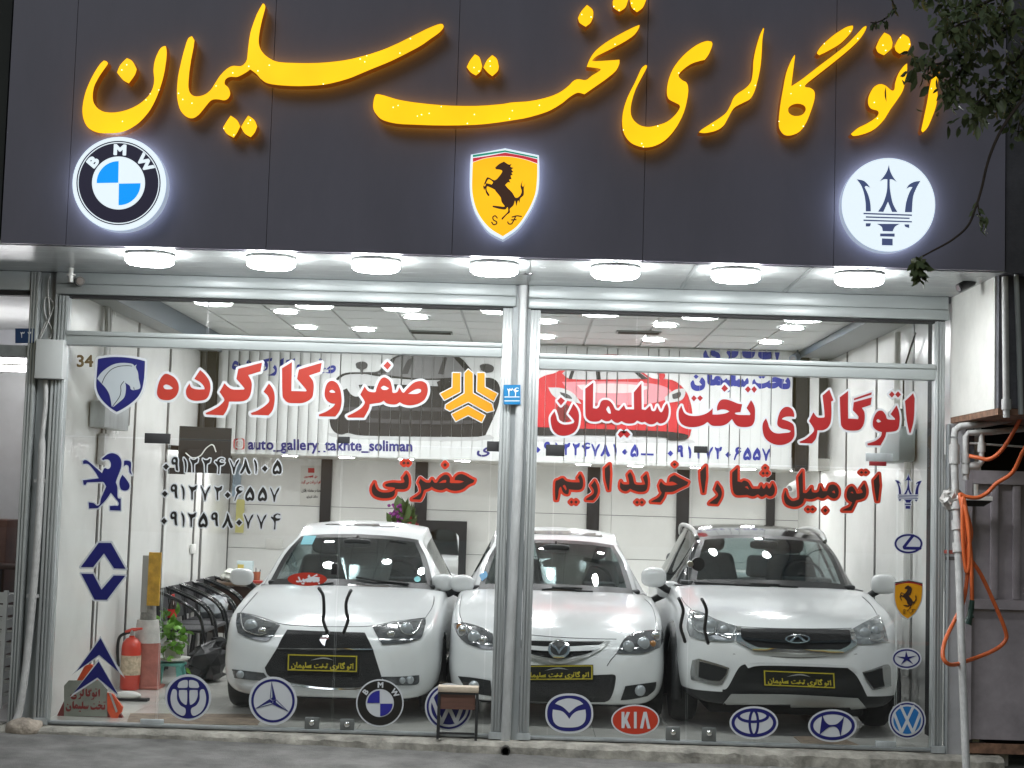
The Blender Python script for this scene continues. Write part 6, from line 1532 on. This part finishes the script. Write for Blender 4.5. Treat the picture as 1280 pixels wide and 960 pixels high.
vs, fs = fillmesh(f_, .05); MB().add([(xm+x, 6.78+w, z) for x, z, w in vs], fs).build('frame', M_cblack, t, 0)
MB().box((xm-hw_+.04, 6.80, .04), (xm+hw_-.04, 6.812, zt_-.04)).build('mirror_glass', mat('mirror silver', (.62, .63, .62), .03, 1), t, 0)
fxx = aty(500, 650, 6.3).x
t = thing('flower_vase', 'bunch of purple and red flowers in a dark vase on a plinth behind the sedan', 'flowers', (fxx, 6.3, 0))
MB().lathe((fxx, 6.3, .0), [(.16, 0), (.16, .03), (.06, .06), (.06, .82), (.18, .86), (.18, .89), (0, .89)], 24).build('plinth', M_cblack, t)
MB().lathe((fxx, 6.3, .891), [(.06, 0), (.09, .10), (.05, .22), (.07, .30), (.055, .29), (.04, .2)], 20).build('vase', mat('dark vase', (.04, .03, .05), .2), t)
zf = aty(500, 640, 6.3).z
mb = MB(); rnd = random.Random(2)
for k in range(90): mb.ell((fxx-.03+rnd.gauss(0, .035), 6.27+rnd.gauss(0, .03), zf-.10+rnd.uniform(-.10, .19)), .022, .022, .02, 6)
mb.build('purple_bloom', mat('purple petals', (.24, .035, .22), .7, var=.5, scale=30), t, 60)
mb = MB()
for k in range(40): mb.ell((fxx+.13+rnd.gauss(0, .04), 6.27+rnd.gauss(0, .03), zf-.12+rnd.gauss(0, .035)), .024, .024, .02, 6)
mb.build('red_bloom', mat('red petals', (.32, .03, .04), .7, var=.5, scale=30), t, 60)
mb = MB(); leafy(mb, (fxx+.07, 6.26, zf-.08), 14, (.03, .02, .05), .22, rnd, 1.2); leafy(mb, (fxx-.08, 6.26, zf-.16), 12, (.05, .02, .03), .16, rnd, .3)
mb.build('leaves', mat('dull leaf', (.06, .10, .03), .6), t, 60)
MB().tube([(fxx, 6.3, 1.0), (fxx, 6.28, zf-.05)], .02, 6).build('stems', mat('green stem', (.10, .16, .04), .6), t)
# ------------------------------------------------------------------ cameras and little things on the front
def cctv(name, lb, p, aim, L=.14, r=.03, m=None, mount=None):
    p = Vector(p); d = Vector(aim).normalized(); t_ = thing(name, lb, 'camera', p)
    MB().tube([p-d*L*.5, p+d*L*.5], r, 16).build('housing', m or M_cblack, t_, 40)
    MB().tube([p+d*(L*.5+.001), p+d*(L*.5+.006)], r*.72, 16).build('lens', mat('camera lens', (.25, .25, .26), .1, .5, coat=1), t_, 40)
    if mount:
        q_ = [p-d*L*.2]+[Vector(v) for v in mount]
        MB().tube(q_, .011, 8).build('bracket', m or M_cblack, t_, 40)
p_ = aty(1207, 356, -.85)
cctv('security_camera', 'black bullet security camera under the right end of the soffit', (p_.x, -.85, p_.z), (-.80, -.35, -.42), .13, .032, M_cblack, [(p_.x+.065, -.83, p_.z+.035), (p_.x+.075, -.83, p_.z+.05), (p_.x+.075, -.83, ZF0-.002)])
p_ = aty(657, 338, -.6)
cctv('security_camera', 'small black and silver security camera under the soffit beside the middle lamp', (p_.x+.01, -.62, p_.z), (.45, -.85, -.15), .09, .035, M_cblack, [(p_.x-.05, -.58, p_.z+.02), (p_.x-.09, -.58, p_.z+.05), (p_.x-.09, -.58, ZF0-.002)])
p_ = aty(100, 352, -.12)
cctv('security_camera', 'small square black camera at the top of the left post', (p_.x, -.13, p_.z), (.35, -.9, -.05), .07, .036, M_cblack, [(p_.x-.04, -.09, p_.z+.02), (p_.x-.05, -.066, p_.z+.02)])
p_ = aty(89, 340, -.3); tag(MB().tube([(p_.x, -.3, ZF0-.001), (p_.x, -.3, ZF0-.11)], .018, 10).lathe((p_.x, -.3, ZF0-.055), [(.034, -.006), (.034, .006)], 16).build('pipe_stub', M_white, None, 40), 'short white pipe stub under the soffit above the left post', 'pipe')
p_ = aty(995, 607, 4.6)
cctv('security_camera', 'white indoor camera hanging from the mezzanine near the right wall', (p_.x, 4.7, p_.z), (-.7, -.6, -.4), .16, .045, M_white, [(p_.x+.1, 4.8, p_.z+.08), (p_.x+.12, 4.96, p_.z+.10)])
p_ = aty(994, 447, 4.7)
cctv('security_camera', 'dark indoor camera in the corner of the ceiling near the right end of the blinds', (p_.x, 4.7, p_.z), (-.5, -.8, -.3), .12, .045, M_beamb, [(p_.x+.04, 4.8, p_.z+.05), (p_.x+.05, 4.85, ZC-.004)])
def blue_plate(px0, py0, px1, py1, Y, s_, lb, rail):
    t_ = thing('address_plate', lb, 'address plate', aty((px0+px1)/2, py1, Y))
    mb = MB(); flat([np.array([(px0, py0), (px1, py0), (px1, py1), (px0, py1)])], Y, .006, mb); mb.build('plate', mat('enamel blue', (.012, .16, .36), .35) if rail else mat('dark enamel blue', (.008, .035, .11), .35), t_, 0)
    h = (py1-py0); mb = MB()
    flat(digits([(c_, px0+(px1-px0)*(.38+.36*i)) for i, c_ in enumerate(s_)], h*.40, py0+h*(.14 if rail else .2), 0, 0), Y-.0015, .001, mb)
    if rail: flat([np.array([(px0+1, py0+h*.60), (px1-1, py0+h*.60), (px1-1, py0+h*.64), (px0+1, py0+h*.64)])], Y-.0015, .001, mb); flat([np.array([(px0+1, py0+h*.80), (px1-1, py0+h*.80), (px1-1, py0+h*.84), (px0+1, py0+h*.84)])], Y-.0015, .001, mb)
    mb.build('digits', mat('enamel white', (.7, .72, .72), .4), t_, 0)
blue_plate(629.5, 481, 650.5, 505.5, -.105, '34', 'small bright blue address plate with Persian number on the central pillar', True)
blue_plate(19, 410.5, 43, 429, -.06, '32', 'small dark blue address plate with Persian number in the window of the next shop', False)
# the stool outside
ys0, ys1 = -.150, -.035
a_ = aty(547.5, 858, ys0); b_ = aty(598, 866, ys0); xa, xb = a_.x, b_.x; ztop = (a_.z+b_.z)/2+.02
t = thing('small_stool', 'small stool with pale top, brown front board and black legs on the sill', 'stool', ((xa+xb)/2, (ys0+ys1)/2, -.005))
MB().box((xa, ys0, ztop-.042), (xb, ys1, ztop), 0, .004).build('seat', mat('pale chipboard', (.50, .42, .33), .6, var=.15, scale=20), t, 30)
MB().box((xa+.022, ys0+.012, ztop-.165), (xb-.022, ys0+.028, ztop-.058)).build('front_board', mat('brown board', (.115, .055, .04), .5, var=.25, scale=9, stretch=(.4, 1, 3)), t, 0)
for x_ in (xa+.009, xb-.009):
    for y_ in (ys0+.012, ys1-.012): MB().box((x_-.009, y_-.009, -.005), (x_+.009, y_+.009, ztop-.043)).build('leg', M_blackm, t, 0)
mb = MB(); mb.box((xa+.019, ys0+.004, ztop-.057), (xb-.019, ys0+.02, ztop-.043)); mb.build('rail', M_blackm, t, 0)
mb = MB(); mb.box((xa+.019, ys0+.006, .035), (xb-.019, ys0+.018, .05)); mb.build('rail', M_blackm, t, 0)
# stone at the foot of the left column, drain hole in the sill
rnd = random.Random(12); c_ = atz(34, 908, -.02)
bm_ = MB().ell((c_.x, -.13, -.02), .13, .10, .075, 22, 0, .9)
for v in bm_.v: n_ = math.sin(v.x*37)*math.sin(v.z*41+1)*math.cos(v.y*33); v += Vector((n_*.012, n_*.01, n_*.014+rnd.uniform(-.003, .003)))
tag(bm_.build('mortar_lump', mat('mortar', (.42, .36, .30), .9, var=.35, scale=14, bump=.6, bscale=40), None, 60), 'rough lump of mortar on the ground at the foot of the left column', 'stone')
c_ = aty(631, 939, -.22); pa = aty(632, 938, -.20)
tag(MB().lathe((pa.x, -.235, pa.z), [(.034, -.012), (.034, .12), (.026, .12), (.026, -.012)], 20, 'y').build('drain_pipe_end', mat('dark pipe', (.03, .027, .025), .8), None, 40), 'dark round drain pipe end in the sill under the central pillar', 'pipe')
# ------------------------------------------------------------------ the shop next door on the left
nb = thing('neighbour_shop', 'neighbouring shop at the left edge with white marble wall and strip light', 'shop', (-4.3, 0, 0))
M_marb = mat('white marble', (.66, .67, .70), .2, var=.14, scale=1.2, detail=9)
MB().box((-6.5, 2.6, 0), (-3.72, 2.7, 3.3)).build('back_wall', M_marb, nb, 0)
MB().box((-6.5, .08, 3.2), (-3.72, 2.7, 3.3)).build('ceiling', M_ceil, nb, 0)
MB().box((-3.73, .07, 0), (-3.70, 2.6, 3.3)).build('side_wall', M_marb, nb, 0)
MB().box((-6.6, .07, 0), (-6.5, 2.7, 3.3)).build('side_wall', M_marb, nb, 0)
MB().box((-6.5, .05, -.06), (-3.72, 2.6, -.002)).build('shop_floor', mat('pink tile', (.56, .52, .51), .3, var=.06, scale=3), nb, 0)
MB().box((-6.5, -.05, 3.23), (-3.717, .05, 3.372), 0, .005).build('shutter_box', M_alu2, nb, 30)
MB().box((-6.5, -.03, 3.19), (-3.717, .05, 3.229)).build('shutter_slot', M_blackm, nb, 0)
a_ = aty(20, 432, 0); b_ = aty(20, 446, 0)
MB().box((-6.5, -.04, b_.z), (-3.717, .04, a_.z)).build('transom_rail', M_alud, nb, 0)
MB().box((-6.5, -.003, .02), (-3.717, .003, b_.z-.002)).build('pane', M_glass, nb, 0)
MB().box((-6.5, -.17, -.14), (-3.75, .05, -.004)).build('step', M_conc, nb, 0)
a_ = aty(20, 449, 1.25); b_ = aty(20, 463, 1.25)
ls = thing('strip_light', 'long bright strip light inside the neighbouring shop', 'lamp', (-4.4, 1.25, a_.z))
MB().box((-5.2, 1.23, (a_.z+b_.z)/2-.008), (-3.78, 1.29, (a_.z+b_.z)/2+.008)).build('housing', M_white, ls, 0)
for z_ in (a_.z, b_.z): 
    zc_ = (a_.z+b_.z)/2; s_ = 1 if z_ > zc_ else -1
    MB().box((-5.2, 1.235, zc_+s_*.009), (-3.78, 1.285, zc_+s_*.055)).build('tube', emitmat('strip tube', (1, .99, 1.0), 15), ls, 0)
a_ = aty(9, 650, 1.6); zt_ = a_.z
t = thing('wooden_cabinet', 'brown wooden cabinet in the neighbouring shop at the left edge', 'cabinet', (a_.x-.4, 1.6, 0))
MB().box((a_.x-.9, 1.6, .0), (a_.x, 2.1, zt_), 0, .01).build('cabinet_body', mat('cabinet brown', (.13, .055, .04), .4, var=.3, scale=5), t, 30)
b_ = aty(22, 706, 1.3); MB().box((a_.x-.9, 1.25, b_.z-.04), (b_.x, 1.599, b_.z), 0, .006).build('counter_top', mat('counter dark', (.06, .03, .025), .4), t, 30)
MB().box((a_.x-.9, 1.28, 0), (a_.x-.02, 1.599, b_.z-.042)).build('counter_body', mat('cabinet dark', (.05, .028, .022), .5), t, 0)
a_ = aty(9, 738, .7); b_ = aty(5, 818, .7)
t = thing('plastic_crate', 'white slatted plastic crate standing at the left edge inside the neighbouring shop', 'crate', (a_.x-.25, .8, 0))
mb = MB(); n_ = 9
for k in range(n_):
    z0 = .02+(a_.z-.02)*k/n_
    mb.box((a_.x-.5, .68, z0), (a_.x, .70, z0+(a_.z)/n_*.62)); mb.box((a_.x-.02, .70, z0), (a_.x, 1.0, z0+(a_.z)/n_*.62)); mb.box((a_.x-.5, 1.0, z0), (a_.x, 1.02, z0+(a_.z)/n_*.62))
for x_ in (a_.x-.5, a_.x-.25, a_.x-.015): mb.box((x_, .665, 0), (x_+.03, .7, a_.z)); mb.box((x_, 1.0, 0), (x_+.03, 1.03, a_.z))
mb.build('slats', M_white, t, 0)
# dark wall of the house above and left of the fascia
MB().box((-6.7, 2.71, -.2), (-3.72, 2.8, 5)).build('outer_wall', M_dark, nb, 0)
MB().box((-6.7, .06, 3.38), (-3.72, 2.7, 3.5)).build('roof_slab', M_dark, nb, 0)  # unseen lid, added against sky glow above the next shop
tag(MB().box((-9, -1.30, 3.41), (-3.53, -.1, 7.5)).build('neighbour_wall', mat('grey green wall', (.050, .055, .052), .8, var=.25, scale=2), None, 0), 'dark grey-green upper wall left of the fascia', 'wall')  # plain dark grey-green, mottled at random

# ------------------------------------------------------------------ the alley side on the right
rb_ = thing('dark_house', 'dark grey house front right of the fascia, carried on a rusty ledge', 'house', (4.3, -1.0, 2.5))
MB().box((3.245, -1.16, 2.472), (7.0, -1.105, 3.37)).build('front_wall', M_dark, rb_, 0)
MB().box((3.245, -1.30, 3.371), (7.0, -1.105, 7.5)).build('upper_wall', M_dark, rb_, 0)
MB().box((3.235, -1.18, 2.425), (7.0, -.02, 2.468)).build('ledge', M_rust, rb_, 0)
MB().box((3.30, .75, -.3), (9, .9, 3.3)).build('recess_wall', mat('black recess', (.02, .02, .022), .9), rb_, 0)
MB().box((3.345, .0, -.12), (3.42, .75, 2.42)).build('recess_side', M_dark, rb_, 0)
M_gate = mat('lilac grey gate paint', (.29, .262, .285), .5, var=.26, scale=3.0)
st_ = thing('metal_strip_wall', 'narrow pale grey sheet metal wall between the shopfront and the alley gate', 'wall', (3.28, -.03, 0))
MB().box((3.222, -.05, -.10), (3.342, .0, 2.42), 0, .004).build('sheet', mat('pale grey sheet', (.40, .40, .42), .5, var=.15, scale=5), st_, 0)
MB().box((3.206, -.062, -.06), (3.219, .0, 2.42)).build('edge_bar', M_steel, st_, 0)
for px, py, c_ in ((1186, 690, (.40, .10, .08)), (1187, 698, (.10, .09, .09))):
    a_ = aty(px, py, -.054); MB().box((a_.x-.035, -.0535, a_.z-.012), (a_.x+.04, -.0505, a_.z+.014)).build('small_notice', mat('notice %d' % py, c_, .6), st_, 0)
gt = thing('alley_gate', 'lilac grey sheet metal gate with ribbed upper half in the alley at the right', 'gate', (4.1, -.05, 0))
gx0 = aty(1206, 800, -.06).x; zr_ = aty(1240, 758, -.06).z; zt_ = aty(1230, 588, -.06).z; zb_ = aty(1240, 925, -.06).z
mb = MB(); mb.box((gx0+.002, -.04, zb_), (5.6, .0, zt_), 0)
mb.build('sheet', M_gate, gt, 0)
mb = MB(); mb.box((gx0, -.075, zb_), (gx0+.045, -.041, zt_)); mb.build('frame_bar', M_gate, gt, 0)
MB().box((gx0+.047, -.075, zr_-.02), (5.6, -.041, zr_+.05)).build('frame_bar', M_gate, gt, 0)
MB().box((gx0+.047, -.075, zt_-.10), (5.6, -.041, zt_)).build('frame_bar', M_gate, gt, 0)
for px in (1243, 1271, 1300):
    x_ = aty(px, 680, -.06).x; MB().box((x_-.03, -.066, zr_+.052), (x_+.03, -.041, zt_-.102), 0, .008).build('rib', M_gate, gt, 30)
MB().box((gx0, -.055, zb_-.10), (5.6, .0, zb_-.03)).build('bottom_bar', M_rust, gt, 0)
tag(MB().box((3.21, -.5, -.14), (6.5, .7, -.105)).build('alley_step', M_conc, None, 0), 'low worn concrete step in front of the alley gate', 'step')
YP = -.42
def pipe(name, lb, pts, r_, Y=YP, m=None, fl=(), cat='pipe', group='gas pipes at the right', Ys=None):
    q_ = [aty(x, y, (Ys[i] if Ys else Y)) for i, (x, y) in enumerate(pts)]
    t_ = thing(name, lb, cat, q_[-1], group)
    MB().tube([tuple(v) for v in q_], r_, 12).build('pipe', m or M_pipe, t_, 40)
    for (i, f) in fl:
        a0, b0 = q_[i], q_[i+1]; c0 = a0.lerp(b0, f); d0 = (b0-a0).normalized()
        MB().tube([c0-d0*.035, c0+d0*.035], r_*1.45, 12).build('fitting', m or M_pipe, t_, 40)
    return t_
pipe('gas_pipe', 'long white gas pipe running down in front of the alley gate', [(1193, 548), (1193, 575), (1194, 612), (1196, 650), (1199, 720), (1203, 840), (1208, 962)], .027, fl=[(0, .5), (0, .95), (2, .5), (3, .1), (3, .5)], Ys=[-.42, -.42, -.44, -.48, -.58, -.80, -1.0])
pipe('gas_pipe', 'upper white pipe bending along the rusty ledge to the right', [(1193, 546), (1194, 538), (1200, 533), (1230, 530), (1257, 525), (1290, 516)], .026)
pipe('gas_pipe', 'second white pipe under the ledge with a drop and side branch', [(1310, 533), (1240, 540), (1210, 541), (1207, 546), (1207, 600)], .022, fl=[(3, .5), (3, .75)])
pipe('gas_pipe', 'short white vertical pipe with elbow left of the black recess', [(1227, 540), (1227, 578), (1224, 582), (1210, 583)], .02, fl=[(0, .5), (2, .5)])
pipe('gas_pipe', 'thin white wire like pipe across the black recess', [(1212, 554), (1300, 560)], .008)
pipe('gas_pipe', 'tall white vertical pipe on the dark house front, left of two', [(1256, 346), (1257, 440), (1258, 522)], .022, Y=-1.22, fl=[(1, .8)], group='pipes on the dark house front')
pipe('gas_pipe', 'tall grey vertical pipe on the dark house front, right of two', [(1270, 340), (1274, 440), (1276, 518)], .018, Y=-1.22, m=M_steel, group='pipes on the dark house front')
rnd = random.Random(21); c_ = aty(1187, 624, -.40)
bm_ = MB().ell((c_.x+.01, -.42, c_.z), .075, .07, .075, 22)
for v in bm_.v: v += Vector((rnd.gauss(0, .009), rnd.gauss(0, .009), rnd.gauss(0, .011)))
tag(bm_.build('wrapped_valve', mat('crumpled foil', (.52, .51, .49), .35, .4), None, 12), 'gas valve wrapped in crumpled foil and plastic on the long white pipe', 'valve')
a_ = aty(1205, 620, -.40); b_ = aty(1238, 630, -.40)
t = thing('pipe_shelf', 'small shelf bracket with a white stub behind the orange hose', 'shelf', ((a_.x+b_.x)/2, -.4, b_.z))
MB().box((a_.x, -.46, a_.z-.03), (b_.x, -.16, a_.z), 0, .003).build('shelf_top', M_white, t, 0)
MB().hexa([(a_.x, -.44, b_.z-.02), (b_.x-.06, -.44, b_.z-.02), (b_.x-.06, -.2, b_.z-.02), (a_.x, -.2, b_.z-.02), (a_.x, -.455, a_.z-.031), (b_.x, -.455, a_.z-.031), (b_.x, -.17, a_.z-.031), (a_.x, -.17, a_.z-.031)]).build('bracket', M_blackm, t, 0)
q_ = aty(1222, 620, -.40); MB().tube([(q_.x, -.36, a_.z), (q_.x, -.36, a_.z+.09)], .016, 10).build('stub', M_white, t)
M_hose = mat('orange hose', (.60, .12, .03), .45, var=.12, scale=10)
def hose(name, lb, pts, Ys, r_=.0145):
    q_ = [tuple(aty(x, y, Y)) for (x, y), Y in zip(pts, Ys)]
    t_ = thing(name, lb, 'hose', q_[-1])
    MB().tube([tuple(v) for v in catmull(q_, [False]*len(q_), 6, False)], r_, 12).build('hose', M_hose, t_, 60)
    return t_
p1_ = [(1300, 470), (1278, 518), (1264, 545), (1250, 565), (1236, 574), (1222, 572), (1212, 570)]
hose('garden_hose', 'upper orange hose curving in from the right edge to the white pipes', p1_, [-.9, -.75, -.65, -.58, -.54, -.5, -.46])
p2_ = [(1300, 530), (1280, 562), (1266, 590), (1246, 604), (1234, 616), (1222, 622), (1208, 621), (1200, 618), (1202, 630), (1208, 655), (1209, 690), (1214, 700), (1226, 718), (1242, 752), (1256, 786), (1257, 800), (1244, 812), (1215, 824), (1190, 831), (1179, 822), (1181, 802), (1192, 778), (1204, 752), (1209, 720), (1210, 690), (1214, 665), (1208, 640), (1204, 622), (1203, 640), (1204, 680), (1208, 715), (1212, 700), (1211, 660), (1206, 632), (1210, 660), (1214, 700), (1215, 752)]
t = hose('garden_hose', 'long orange hose hung in loops on the white pipe, with a dark green nozzle', p2_, [-.8, -.7, -.6, -.54, -.52, -.52, -.51, -.50, -.53, -.54, -.54, -.54, -.54, -.54, -.54, -.54, -.56, -.60, -.88, -.90, -.80, -.60, -.58, -.57, -.57, -.57, -.56, -.54, -.56, -.57, -.58, -.59, -.59, -.57, -.58, -.59, -.59])
q_ = [aty(*p_, -.59) for p_ in ((1215, 750), (1214, 760), (1212, 772), (1209, 780))]
MB().tube(q_, [.018, .022, .02, .034], 12).tube([q_[2], aty(1217, 770, -.6)], [.014, .012], 8).build('nozzle', mat('dark green plastic', (.012, .045, .035), .4), t, 50)

# ------------------------------------------------------------------ the street tree, its crown reaching in at the top right
YT = -3.2
tre = thing('street_tree', 'dark green street tree whose leafy branches hang over the right end of the fascia', 'tree', (4.6, YT-.3, -.12))
M_bark = mat('bark', (.07, .055, .045), .9, var=.4, scale=9)
MB().tube([(4.6, YT-.3, -.13), (4.55, YT-.3, 1.5), (4.4, YT-.2, 3.0), (4.2, YT-.1, 4.4), (4.0, YT, 6.0)], [.14, .12, .10, .08, .05], 14).build('trunk', M_bark, tre, 60)
rnd = random.Random(17)
mbl = MB(); mbt = MB()
def limb(pts, r0_, r1_, leaf=0, L=.065, sp=.05):
    q_ = [aty(x, y, YT+dz) for x, y, dz in pts]; cc = catmull([tuple(v) for v in q_], [False]*len(q_), 6, False); n_ = len(cc)
    mbt.tube([tuple(v) for v in cc], [r0_+(r1_-r0_)*i/(n_-1) for i in range(n_)], 7)
    for v in cc[n_//4:]: leafy(mbl, tuple(v), leaf, (sp, sp, sp), L, rnd, -.5, 0, .35)
limb([(1330, -40, 0), (1290, 10, -.1), (1250, 40, -.1), (1215, 62, -.1), (1180, 78, -.05), (1150, 82, 0)], .018, .004, 9, .062, .06)
limb([(1330, 30, .1), (1285, 60, .1), (1255, 90, .05), (1232, 118, 0), (1210, 140, 0)], .016, .003, 9, .062, .055)
limb([(1290, 10, 0), (1262, 18, -.2), (1230, 22, -.25), (1200, 30, -.3), (1182, 42, -.3)], .012, .003, 9, .062, .06)
limb([(1300, 60, .2), (1280, 90, .2), (1262, 122, .15), (1246, 140, .1)], .012, .003, 8, .06, .045)
limb([(1310, -30, 0), (1270, -15, .1), (1235, 2, .1), (1205, 10, .1), (1180, 6, .1)], .014, .003, 9, .062, .06)
limb([(1215, 62, -.1), (1200, 90, -.1), (1190, 112, -.1), (1178, 122, -.1)], .006, .002, 5, .055, .035)
limb([(1310, 90, 0), (1278, 125, 0), (1256, 155, .0), (1243, 180, .0), (1234, 205, 0), (1227, 235, 0), (1220, 258, 0), (1210, 282, 0), (1190, 300, .05), (1165, 314, .1), (1150, 322, .1)], .010, .005, 0)
limb([(1222, 252, 0), (1224, 266, 0), (1229, 284, 0)], .005, .003, 2, .04, .012)
limb([(1150, 322, .1), (1148, 332, .1), (1150, 344, .1)], .006, .003, 9, .055, .012)
limb([(1180, -30, 0), (1120, -10, 0), (1117, 10, 0), (1108, 22, 0), (1096, 28, 0), (1088, 28, 0)], .006, .003, 1, .04, .01)
limb([(1180, -30, 0), (1150, -12, 0), (1148, 2, 0)], .006, .003, 3, .05, .02)
limb([(1330, 120, .2), (1290, 140, .2), (1276, 150, .2), (1272, 172, .2)], .008, .003, 3, .055, .03)
mbt.build('branches', M_bark, tre, 60)
M_leaf = mat('dull green leaf', (.13, .165, .075), .42, var=.45, scale=7, col2=(.075, .10, .045))
o = mbl.build('leaves', M_leaf, tre, 60); tag(o, kind='stuff')
mb = MB()
for k in range(420): leafy(mb, (4.3+rnd.gauss(0, .8), YT+rnd.gauss(0, .8), 5.6+rnd.gauss(0, .6)), 3, (.1, .1, .1), .07, rnd, -.3, 0, .3)
o = mb.build('crown', M_leaf, tre, 60); tag(o, kind='stuff')
